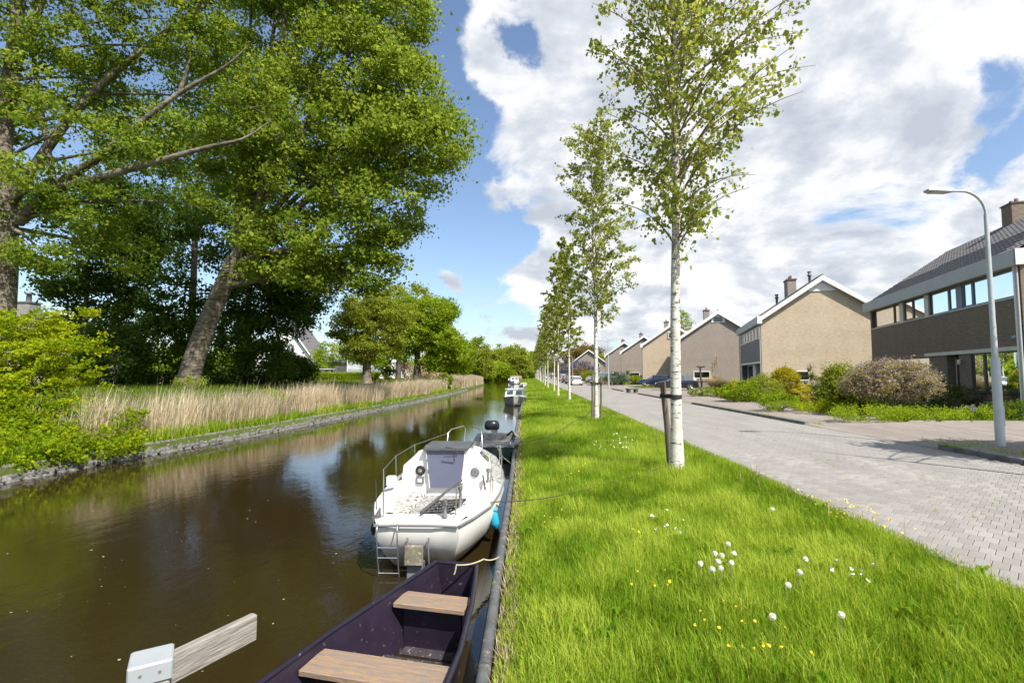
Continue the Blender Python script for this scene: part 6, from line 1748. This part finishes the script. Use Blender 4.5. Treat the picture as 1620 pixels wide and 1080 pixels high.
gbush('pale twiggy shrub in front of the last grey gable', 988, 598, 84, 1.6, 1.1, 40, 40, .12, 'leaf_heather', z=.1, clr=.4)
gbush('small blossoming shrub at the left of the last gable', 957, 606, 80, .9, .7, 30, 50, .12, 'leaf_magnolia', z=.1, clr=.25)

# ------------------------------------------------------------------ left bank bush and reeds
def lime_bush():
    c = S(40, 700, 14.2); c[2] = float(gz(c[0], c[1]))
    root = thing('lime_shrub', 'large arching yellow green bush at the left edge over the reeds', 'shrub', c)
    P = []
    spr = [(lob(40, 620, 14, 1.3, 1.2, .8)), lob(0, 560, 14, 1.5, 1.4, .9), lob(90, 560, 14.4, 1.1, 1.1, .6), lob(60, 510, 15, 1.1, 1.1, .5), lob(125, 600, 14.5, .55, .7, .45), lob(110, 640, 14.2, .6, .7, .3), lob(140, 545, 14.8, .5, .5, .25), lob(20, 660, 13.4, 1.0, 1, .45), lob(140, 492, 15, .35, .5, .18), lob(80, 655, 13.9, .7, .7, .3), lob(-80, 560, 14, 1.8), lob(-60, 650, 13, 1.6), lob(10, 700, 12.8, .9, .8, .35), lob(70, 680, 13.2, .6, .6, .3), lob(120, 660, 13.6, .5, .5, .22)]
    lo = [(a - c, r) for a, r in spr]
    cc = blob_points(lo, 520, .25)
    b = MB()
    for i in range(46):
        p = cc[i]; st = np.array([rng.normal() * .5 - .3, rng.normal() * .4, 0]); q = bez(st, np.array([p[0] * .45, p[1] * .45, p[2] * .95 + .2]), p, 8); b.tube(q, np.linspace(.022, .004, 8), 5, cap=False)
    props(b.build('stems', 'twig', root), kind='stuff')
    # leaves grow along short arching sprays
    n = len(cc); per = 95; k = np.repeat(np.arange(n), per)
    dirs = unit(np.stack([rng.uniform(.2, 1, n), rng.normal(size=n) * .5, rng.uniform(.0, .6, n)], 1)); u = rng.uniform(-.5, .5, n * per)[:, None]
    L = rng.uniform(.35, .7, n)[k][:, None]
    C = cc[k] + dirs[k] * u * L + rng.normal(size=(n * per, 3)) * np.array([.09, .09, .035]); C[:, 2] -= (u[:, 0] * L[:, 0]) ** 2 * .35
    foliage('foliage', C, .078, 'leaf_lime', cluster_tint(k, n, .2, .9), root, up=1.1)
lime_bush()
c = S(30, 745, 12.0); c[2] = -.55
bush('bramble', 'leafy green bramble hanging over the water at the lower left edge', c, (1.5, 1.3, .45), 380, 80, .075, 'leaf_lime', clr=.22, tint=(0, .7), lobes=[((0, 2.0, .75), (1.3, 1.3, .8)), ((-1.2, 1.6, 1.0), (1.2, 1.2, .9)), ((0, 0, .45), (1.1, 1.4, .55)), ((.6, .7, .3), (.8, .8, .38)), ((-1, .4, .7), (1.1, 1.2, .7)), ((1.0, 1.6, .4), (.7, .8, .3)), ((-.3, -.9, .3), (.8, .6, .4))], shell=.4)
def reeds():
    N = 44000
    y = 9 + (72 - 9) * rng.random(N) ** 1.35
    dx = np.abs(rng.normal(size=N)) * 1.15 + .35
    dens = vnoise(y, dx, .35, 9)
    fine = vnoise(y, dx, 1.6, 33)
    keep = (dens * .6 + fine * .6 + rng.random(N) * .45 > .80) & (dx < 4.2) & (y > 12.6)
    y = y[keep]; dx = dx[keep]
    clump = vnoise(y, dx * 1.3, 1.1, 21)
    x = XL(y) - dx
    z = gz(x, y)
    h = (.72 + .75 * clump + rng.normal(size=len(x)) * .22) * np.clip(1.1 - .14 * dx, .5, 1)
    h = np.maximum(h, .25)
    wd = .009 + .0004 * y
    P = np.stack([x, y, z], 1)
    t = np.clip(.55 + (clump - .5) * .9 + rng.normal(size=len(x)) * .22, 0, 1)
    grass_obj('reeds', P, h, wd, 'reed_dry', t, lean=.5, wind=(.12, -.04))['label'] = 'dry straw coloured reeds lining the far bank'
    # plumes
    m = 900; i = rng.choice(len(x), m); C = P[i] + np.stack([.10 * h[i], -.04 * h[i], h[i]], 1)
    C2 = np.repeat(C, 7, 0) + rng.normal(size=(m * 7, 3)) * np.array([.012, .012, .06])
    o = foliage('reed_plumes', C2, .045, 'leaf_straw', rng.random(m * 7) * .6, up=0, aspect=.4); props(o, 'feathery seed heads of the reeds', kind='stuff')
    # green undergrowth at the foot of the reeds
    N = 42000; y = 9 + 60 * rng.random(N) ** 1.4; dx = .15 + np.abs(rng.normal(size=N)) * 1.2; x = XL(y) - dx
    g = vnoise(y, dx, .6, 4); kp = g + rng.random(N) * .4 > .38; x, y, g = x[kp], y[kp], g[kp]
    P = np.stack([x, y, gz(x, y)], 1)
    grass_obj('bank_weeds', P, .12 + .62 * g * rng.random(len(x)), .016 + .0004 * y, 'grass_blade', np.clip(g + rng.normal(size=len(x)) * .2, 0, 1), lean=.9)['label'] = 'green weeds at the foot of the reeds'
    # a far stand of reeds at the bend and a band between
    N = 9000; yy_ = rng.uniform(72, 120, N); x = XL(yy_) - rng.uniform(.2, 3, N); 
    P = np.stack([x, yy_, gz(x, yy_)], 1); grass_obj('far_reeds', P, rng.uniform(1.0, 1.7, N), .05, 'reed_dry', rng.random(N), lean=.2)['label'] = 'pale reed bed farther along the left bank'
    yy_ = rng.uniform(175, 260, N); x = XR(yy_) + rng.uniform(-.5, 3, N); P = np.stack([x, yy_, np.full(N, -.4)], 1)
    grass_obj('far_reeds', P, rng.uniform(1.2, 2.0, N), .08, 'reed_dry', rng.random(N), lean=.2)['label'] = 'straw coloured reed bed at the far bend of the canal'
reeds()
for q, (px, py, d, rx, rz, lab) in enumerate(((432, 655, 24, .5, .45, 'small green bush in the reeds under the second shade tree'), (603, 625, 44, .9, .7, 'small green bush low in the reeds beneath the olive tree'), (707, 600, 60, .6, 1.2, 'upright green bush at the right end of the straw reeds'), (742, 598, 110, .8, 1.5, 'slender green bush beside the far reed bed'))):
    p = S(px, py, d); p[2] = float(gz(p[0], p[1]))
    bush('bank_shrub', lab, p, (rx, rx, rz), 30, 60, .08 + d * .0015, 'leaf_lime', clr=.2, tint=(0, .6))
gbush('pale green weed tuft at the foot of the leaning poplar', 300, 614, 26.5, .7, .3, 30, 40, .07, 'leaf_olive', clr=.18, tint=(.3, 1))
def left_lawn():
    N = 30000; y = 10 + 60 * rng.random(N) ** 1.2; x = XL(y) - 2.5 - rng.random(N) * 16
    P = np.stack([x, y, gz(x, y)], 1)
    grass_obj('lawn_grass', P, .10 + .18 * rng.random(N), .02 + .0006 * y, 'grass_lawn', np.clip(vnoise(x, y, .5, 8) + rng.normal(size=N) * .2, 0, 1), lean=.7, segs=1)['label'] = 'green grass behind the reeds'
left_lawn()

# ------------------------------------------------------------------ grass verge
def verge():
    def field(n, y0, y1, pw, hlo, hhi, wd, name, lab, segs=2, xmax=3.90):
        y = y0 + (y1 - y0) * rng.random(n) ** pw
        x0 = XR(y) + .02
        x = x0 + (xmax - x0) * rng.random(n)
        # only what lies inside or just beside the view
        P3 = np.stack([x, y, np.zeros(n)], 1); d = P3 @ F_H; l = P3 @ R_H
        kp = (l / np.maximum(d, .1) < 1.15); x, y = x[kp], y[kp]
        big = vnoise(x, y, .8, 1); cl = vnoise(x, y, 3.0, 2); fine = vnoise(x, y, 9.0, 6)
        edge = np.clip((x - XR(y)) / .35, .35, 1) * np.clip((4.0 - x) / .4, .4, 1)
        h = (hlo + (hhi - hlo) * (.25 * big + .5 * cl + .35 * fine)) * rng.uniform(.55, 1.2, len(x)) * edge
        t = np.clip(.45 + (big - .5) * .9 + (cl - .5) * .9 + (fine - .5) * .4 + .18 * np.exp(-(x - XR(y)) / .8) + rng.normal(size=len(x)) * .2, 0, 1)
        dry = rng.random(len(x)) < (.04 + .10 * ((x - XR(y)) < .25)); t[dry] = 1.0
        P = np.stack([x, y, gz(x, y) - .01], 1)
        grass_obj(name, P, h, wd * rng.uniform(.6, 1.4, len(x)), 'grass_blade', t, lean=.75, wind=(-.02, .02), segs=segs)['label'] = lab
    field(128000, 1.9, 8.5, 1.35, .07, .27, .0062, 'grass', 'long fresh grass of the near verge')
    field(120000, 8.5, 24, 1.25, .08, .28, .013, 'grass', 'grass of the verge around the first birches', segs=1)
    field(50000, 24, 70, 1.3, .09, .28, .03, 'grass', 'grass of the verge under the birch row', segs=1)
    field(22000, 70, 260, 1.3, .12, .32, .09, 'grass', 'grass of the far verge', segs=1)
    # dry stubble next to the coping and next to the road
    n = 5000; y = 2 + 20 * rng.random(n) ** 1.4; x = np.where(rng.random(n) < .5, XR(y) + .01 + .13 * rng.random(n), 3.72 + .2 * rng.random(n))
    P = np.stack([x, y, gz(x, y)], 1); grass_obj('dry_grass', P, rng.uniform(.02, .10, n), .006 + .0008 * y, 'leaf_straw', rng.random(n), lean=1.6, segs=1)['label'] = 'dry straw along the edges of the verge'
    # tall seed stalks along the road edge
    n = 150; y = 3.5 + 30 * rng.random(n) ** 1.3; x = 3.25 + .6 * rng.random(n); P = np.stack([x, y, gz(x, y)], 1)
    grass_obj('seed_stalks', P, rng.uniform(.18, .42, n), .004 + .0004 * y, 'leaf_straw', .3 + .7 * rng.random(n), lean=.35)['label'] = 'tall thin seed stalks at the road edge'
    # broad leaved weeds: docks and dandelion rosettes
    n = 70; C = []
    y = 2.4 + 18 * rng.random(n) ** 1.3; x = XR(y) + .2 + (3.5 - XR(y)) * rng.random(n)
    V = []; Q = []; tt = []
    for i in range(n):
        for q in range(rng.integers(5, 10)):
            az = rng.uniform(0, 6.28); L = rng.uniform(.08, .18); w_ = L * .14; z0 = float(gz(x[i], y[i])) + .03; c_, s_ = math.cos(az), math.sin(az)
            b = len(V)
            for f, zz, ww in ((0, 0, .4), (.35, .75, 1.0), (.7, 1.0, .9), (1.0, .72, .15)):
                cx, cy = x[i] + c_ * L * f * .8, y[i] + s_ * L * f * .8
                V += [(cx - s_ * w_ * ww, cy + c_ * w_ * ww, z0 + zz * L * .75), (cx + s_ * w_ * ww, cy - c_ * w_ * ww, z0 + zz * L * .75)]
            Q += [(b, b + 1, b + 3, b + 2), (b + 2, b + 3, b + 5, b + 4), (b + 4, b + 5, b + 7, b + 6)]; tt += [rng.uniform(0, .5)] * 3
    props(link('weed_leaves', np_mesh('weed_leaves', V, Q, mat='grass_blade', tint=tt)), 'broad dark weed leaves in the grass', kind='stuff')
verge()
DAND = [(1140, 898, 1), (1131, 875, 1), (1142, 878, 1), (1152, 860, 1), (1161, 875, 1), (1157, 890, 1), (1127, 900, 1), (1136, 888, 1), (1108, 891, 1),
        (1222, 805, 'lone dandelion clock high up near the road edge'), (1274, 884, 'upper dandelion clock of the pair right of the cluster'), (1265, 905, 'lower dandelion clock of the pair right of the cluster'), (1247, 925, 'largest lone dandelion clock, lower right of the cluster'),
        (1222, 975, 'dandelion clock above the low yellow flowers'), (1331, 972, 'dandelion clock farthest right in the grass')]
def dandelion(label, px, py, grp):
    p = G(px, py, .12); g0 = float(gz(p[0], p[1])); z = p[2]
    root = thing('dandelion', label, 'dandelion', (p[0], p[1], g0), group=grp)
    h = z - g0
    m = MB(); m.tube([(-.02, .01, 0), (-.01, 0, h * .6), (0, 0, h)], .0022, 5, cap=False); m.build('stem', 'petal_yellow' if False else 'plywood', root)
    pts = unit(rng.normal(size=(260, 3))); r = .019
    V = []; Q = []
    C = pts * r + np.array([0, 0, h]); 
    Vv, Qq = leaf_arrays(C, .010, 0, 0, 1.0)
    link('seed_head', np_mesh('seed_head', Vv, Qq, mat='puff'), root)
    m = MB(); m.lathe([(0, h - .012), (.010, h - .006), (.012, h), (.008, h + .010), (0, h + .012)], 0, 0, 8); m.build('core', 'petal_white', root)
for px, py, lb in DAND:
    dandelion('white dandelion clock in the tight cluster in the middle of the verge' if lb == 1 else lb, px, py, 'dandelion clocks in the grass')
def small_flowers(name, label, spots, n, r, size, mat, zlo=.08, zhi=.2, spread=.25):
    C = []
    for px, py in spots:
        p = G(px, py, 0.02)
        for _ in range(n): C.append((p[0] + rng.normal() * spread, p[1] + rng.normal() * spread * 1.6, float(gz(p[0], p[1])) + rng.uniform(zlo, zhi)))
    C = np.array(C); C = np.repeat(C, 4, 0) + rng.normal(size=(len(C) * 4, 3)) * size * .3
    o = foliage(name, C, size, mat, rng.random(len(C)), up=1.5, aspect=1.0); props(o, label, kind='stuff')
small_flowers('yellow_flowers', 'small yellow flowers scattered low in the grass', [(1160, 1000), (1200, 985), (1185, 1010), (1030, 900), (925, 740), (870, 800), (1010, 830)], 6, 0, .016, 'petal_yellow', .12, .2, .14)
small_flowers('yellow_flowers', 'yellow flowers along the road edge', [(1350, 822), (1000, 668), (960, 652), (1015, 672), (945, 648), (1330, 815)], 26, 0, .02, 'petal_yellow', .06, .2, .2)
small_flowers('white_flowers', 'white cow parsley heads in the grass by the near birch', [(985, 700), (992, 710), (978, 718), (955, 715), (1045, 850), (1375, 960)], 7, 0, .024, 'petal_white', .25, .4, .12)
def water_flecks():
    n = 420; y = 2.5 + 16 * rng.random(n) ** 1.4; x = XL(y) + .3 + (XR(y) - XL(y) - .6) * rng.random(n)
    C = np.stack([x, y, np.full(n, WZ + .004)], 1)
    V, Q = leaf_arrays(C, .016 + .02 * rng.random(n) ** 4, 60, 0)
    props(link('floating_flecks', np_mesh('floating_flecks', V, Q, mat='fleck')), 'bits of leaf and seed floating on the canal', kind='stuff')
water_flecks()

# ------------------------------------------------------------------ front gardens
def gp(px, py, z=.17): q = G(px, py, z); return q
def garden(label, px, py, rx, rz, ncl, per, leaf, mat, **k):
    p = gp(px, py); return bush(k.pop('name', 'garden_shrub'), label, p, (rx, k.pop('ry', rx), rz), ncl, per, leaf, mat, **k)
garden('low fresh green perennials at the left end of the first garden', 1178, 634, 1.3, .55, 90, 70, .08, 'leaf_bright', clr=.22)
garden('loose green and reddish perennials under the downpipe of the beige house', 1208, 634, 1.0, .75, 70, 70, .08, 'leaf_olive', clr=.25)
garden('clipped golden green dome shrub in front of the beige gable', 1243, 632, .80, .98, 330, 70, .06, 'leaf_domed', clr=.14, shell=.9, tint=(.2, 1.), flat=1)
garden('bright yellow layered dwarf conifer at the garden edge', 1272, 645, .42, .85, 70, 90, .035, 'leaf_gold', clr=.10, lobes=[((0, 0, .22), (.5, .5, .16)), ((.05, 0, .5), (.36, .36, .12)), ((-.05, 0, .78), (.42, .4, .12)), ((.05, 0, 1.0), (.25, .25, .1))], flat=.35)
garden('low leafy green clump below the yellow dwarf conifer', 1232, 648, .9, .35, 50, 60, .06, 'leaf_bright', clr=.18)
garden('small dark conical conifer behind the yellow dwarf conifer', 1286, 634, .55, 1.15, 60, 60, .06, 'leaf_dark', clr=.15, lobes=[((0, 0, .4), (.6, .6, .5)), ((0, 0, 1.1), (.42, .42, .5)), ((0, 0, 1.75), (.22, .22, .4))])
garden('tall loose green shrub in the middle of the first garden', 1330, 650, .8, .95, 260, 80, .075, 'leaf_olive', clr=.28, lobes=[((0, 0, .6), (.9, .9, .6)), ((.0, 0, 1.35), (.55, .6, .55)), ((.5, 0, .8), (.7, .7, .55))], tint=(0, .8))
garden('dense dark green shrub right of the tall loose shrub', 1352, 650, .8, .75, 110, 80, .07, 'leaf_dark', clr=.22, tint=(.3, 1))
def magnolia():
    b = gp(1412, 657); b[2] = .16
    root = thing('magnolia_tree', 'wide rounded magnolia with purple pink blossom on a short forked trunk', 'tree', b)
    W_ = 1.75
    lo = [((0, 0, 1.35), (1.55, 1.35, .72)), ((-.9, 0, 1.15), (.8, .9, .55)), ((.95, 0, 1.15), (.8, .9, .55)), ((0, 0, 1.75), (1.0, .9, .35))]
    cc = blob_points([(np.array(c), a) for c, a in lo], 420, .6)
    m = MB()
    forks = []
    for k in range(6):
        az = k * 1.05 + .3; e = np.array([.7 * math.cos(az), .6 * math.sin(az), 1.05 + .15 * rng.random()]); q = bez(np.array([.04 * math.cos(az), .04 * math.sin(az), .0]), np.array([.22 * math.cos(az), .22 * math.sin(az), .6]), e, 7)
        mm = MB(); mm.tube(q, np.linspace(.05, .022, 7), 7); mm.build('trunk', 'bark_dark', root); forks.append(q)
    F = np.concatenate(forks)
    for p in cc[:170]:
        st = F[int(np.argmin(np.linalg.norm(F - p, axis=1) + .5 * np.maximum(0, F[:, 2] - p[2])))]; L = np.linalg.norm(p - st)
        m.tube(bez(st, (st + p) / 2 + rng.normal(size=3) * .1 * L, p, 5), np.linspace(.014, .005, 5), 4, cap=False)
    props(m.build('twigs', 'birch_twig', root), kind='stuff')
    C, k = scatter(cc, 42, .16, .8)
    foliage('crown', C, .06, 'leaf_magnolia', cluster_tint(k, len(cc), .35, 1.0, .25), root, up=.3)
    C, k = scatter(cc[:300], 14, .18, .8); C[:, 2] += .06
    foliage('blossom', C, .06, 'leaf_wisteria', cluster_tint(k, 300, .6, 1.0), root, up=.3)
magnolia()
garden('low bright groundcover along the kerb under the magnolia', 1380, 664, 1.5, .22, 110, 50, .045, 'leaf_bright', clr=.16, ry=.7, stems=0, tint=(.3, 1))
garden('second stretch of low groundcover right of the magnolia trunk', 1460, 664, 1.5, .20, 100, 50, .045, 'leaf_bright', clr=.15, ry=.6, stems=0, tint=(.2, 1))
garden('low green plants at the left garden edge stone', 1300, 652, 1.2, .22, 70, 50, .045, 'leaf_lime', clr=.14, ry=.5, stems=0, tint=(.2, 1))
garden('rounded grey green heather ball before the front door', 1526, 650, .52, .42, 130, 60, .035, 'leaf_heather', clr=.09, shell=.85, flat=1)
garden('dark leafy plants beside the dark front door', 1500, 648, 1.0, .55, 60, 60, .07, 'leaf_dark', clr=.2, tint=(.3, 1))
garden('fresh green fern clump under the porch window', 1520, 636, .7, .5, 40, 60, .06, 'leaf_bright', clr=.18)
garden('bright green tuft at the foot of the street lamp garden edge', 1560, 662, 1.1, .2, 60, 60, .045, 'leaf_bright', clr=.13, ry=.4, stems=0)
garden('green plants at the right edge of the picture behind the lamp', 1605, 662, .9, .3, 60, 60, .05, 'leaf_dark', clr=.16, tint=(.4, 1), ry=.6)
garden('reddish leafed perennial right of the street lamp', 1602, 655, .6, .5, 50, 45, .055, 'leaf_magnolia', clr=.16, tint=(.2, 1))
def bluebells():
    p = gp(1551, 659); root = thing('bluebells', 'clump of violet blue bluebells before the big window', 'flowers', p)
    n = 46; S0 = np.stack([rng.normal(size=n) * .30, rng.normal(size=n) * .2, np.zeros(n)], 1); m = MB(); C = []
    for q in S0:
        h = rng.uniform(.25, .42); m.tube([q, q + np.array([rng.normal() * .03, 0, h])], .004, 3, cap=False)
        for _ in range(26): C.append(q + np.array([rng.normal() * .022, rng.normal() * .022, h * rng.uniform(.55, 1.02)]))
    m.build('stems', 'twig', root); foliage('blossom', np.array(C), .035, 'bluebell', None, root, up=0)
    C = np.repeat(S0, 20, 0) + rng.normal(size=(n * 20, 3)) * np.array([.06, .06, .04]) + np.array([0, 0, .1]); foliage('leaves', C, .10, 'leaf_bright', rng.random(len(C)), root, up=0, aspect=.25)
bluebells()
# bed between the drives: dry pampas and a small pollard
def pampas():
    p = gp(1131, 621); root = thing('pampas_grass', 'dry arching pampas clump with tall plumes before the grey gable', 'grass clump', p)
    n = 2600; az = rng.uniform(0, 6.28, n); r = .12 * np.sqrt(rng.random(n)); P = np.stack([r * np.cos(az), r * np.sin(az), np.zeros(n)], 1)
    V, Q, T = blades(P, rng.uniform(.9, 1.7, n), .03, 1.1); t = np.clip(rng.normal(size=n) * .25 + .45, 0, 1)
    link('blades', np_mesh('blades', V, Q, T, mat='reed_dry', tint=np.concatenate([t, t])), root)
    n = 900; P = rng.normal(size=(n, 3)) * np.array([.35, .3, .0]) + np.array([.5, 0, 0]); V, Q, T = blades(P, rng.uniform(.6, 1.3, n), .03, .8); link('green_blades', np_mesh('green_blades', V, Q, T, mat='leaf_olive', tint=np.zeros(2 * n)), root)
    for k in range(3):
        x = -.15 + .18 * k; m = MB(); h = 2.6 + .3 * k; m.tube([(x, 0, .3), (x + .02, 0, h - .8), (x + .03, 0, h)], [.012, .01, .004], 4, cap=False); s_ = m.build('plume_stalk', 'leaf_straw', root)
        C = np.stack([x + .02 + rng.normal(size=240) * .05, rng.normal(size=240) * .05, h - rng.random(240) * .9], 1); foliage('plume', C, .09, 'leaf_straw', .5 + .5 * rng.random(240), s_, up=0, aspect=.3)
pampas()
def pollard():
    p = gp(1110, 626); root = thing('pollard_tree', 'small knobbly pollarded tree with two pruned whorls before the grey gable', 'tree', p)
    m = MB(); m.tube([(0, 0, -.1), (.03, 0, .8), (-.05, 0, 1.5), (-.06, 0, 2.05)], [.09, .07, .06, .05], 9); m.build('trunk', 'bark_dark', root)
    for z, r in ((1.0, .42), (2.05, .32)):
        m = MB()
        for k in range(12):
            a = k * .52; m.tube([(0, 0, z), (r * .6 * math.cos(a), r * .6 * math.sin(a), z + .02), (r * math.cos(a), r * math.sin(a), z + .12 * rng.random())], [.04, .035, .02], 5)
        m.build('limb_whorl', 'bark_dark', root)
pollard()
garden('low weeds round the pollarded tree', 1125, 626, 1.6, .25, 60, 50, .07, 'leaf_olive', clr=.18, ry=.8, stems=0)
garden('yellow orange flowering plant beside the porch of the beige house', 1162, 622, .45, .6, 40, 50, .07, 'leaf_gold', clr=.14)
garden('green weeds between pampas and beige house', 1145, 626, .8, .3, 30, 50, .07, 'leaf_lime', clr=.15, stems=0)
def moss():
    n = 90; V = []; C = []
    y = 4.5 + 12 * rng.random(n); x = 5.9 + .5 * rng.normal(size=n)
    C = np.repeat(np.stack([x, y, np.full(n, .012)], 1), 14, 0) + rng.normal(size=(n * 14, 3)) * np.array([.016, .016, .002])
    o = foliage('moss', C, .014, 'leaf_lime', rng.random(len(C)), up=3); props(o, 'bits of moss in the joints of the road pavers', kind='stuff')
moss()
def tufts():
    C = []
    for px, py, n, s in ((1490, 706, 160, .35), (1540, 703, 120, .4), (1600, 716, 140, .3), (1283, 671, 60, .2), (1420, 668, 160, .5), (1340, 662, 160, .5), (1180, 655, 90, .8), (1130, 645, 60, .8), (1040, 634, 40, .8)):
        p = G(px, py, .1)
        for _ in range(n): C.append((p[0] + rng.normal() * s * .5, p[1] + rng.normal() * s, .095))
    C = np.array(C); C[:, 0] = np.maximum(C[:, 0], 9.3)
    grass_obj('kerb_weeds', C, rng.uniform(.03, .14, len(C)), .012, 'grass_blade', rng.random(len(C)), lean=1.2, segs=1)['label'] = 'weeds growing along the kerbs'
    # lawn grass of the first garden and patch by the blue car
    n = 16000; x = rng.uniform(12.5, 21, n); y = rng.uniform(17.4, 31, n); P = np.stack([x, y, np.full(n, .16)], 1)
    grass_obj('garden_grass', P, rng.uniform(.03, .10, n), .02, 'grass_lawn', np.clip(rng.normal(size=n) * .2 + .7, 0, 1), lean=.9, segs=1)['label'] = 'short lawn grass of the first garden'
    n = 9000; x = rng.uniform(12.6, 22, n); y = rng.uniform(57, 66, n); P = np.stack([x, y, np.full(n, .12)], 1)
    grass_obj('garden_grass', P, rng.uniform(.05, .14, n), .05, 'grass_lawn', np.clip(rng.normal(size=n) * .2 + .75, 0, 1), lean=.9, segs=1)['label'] = 'lawn patch before the blue car'
tufts()
p = gp(1000, 619); tb_ = thing('garden_bench', 'low dark stone bench on the lawn by the pavement', 'bench', (p[0], p[1], .12), R(20))
m = MB(); m.cbox(-.55, -.25, .22, .55, .25, .33, .03); m.build('seat', 'lattice_dark', tb_)
for q in (-.36, .36):
    m = MB(); m.cbox(q - .12, -.2, -.05, q + .12, .2, .22, .02); m.build('leg', 'lattice_dark', tb_)

# a street tree just outside the right edge, whose shade falls on the road
tree_at('street_tree', 'street tree in front of the nearest house, just outside the right edge', 1900, 7.2, -50, [((11.7, 9.2, 5.0), (1.0, .8, .5)), ((12.1, 8.8, 4.8), (1.3, .9, .6)), ((12.6, 8.4, 5.0), (1.6, 1.2, .7)), ((13.4, 7.4, 5.2), (1.5, 1.4, .9))], 260, 70, .12, 'leaf_bright', tr=.08, gzv=.1, clr=.45, split=.6)
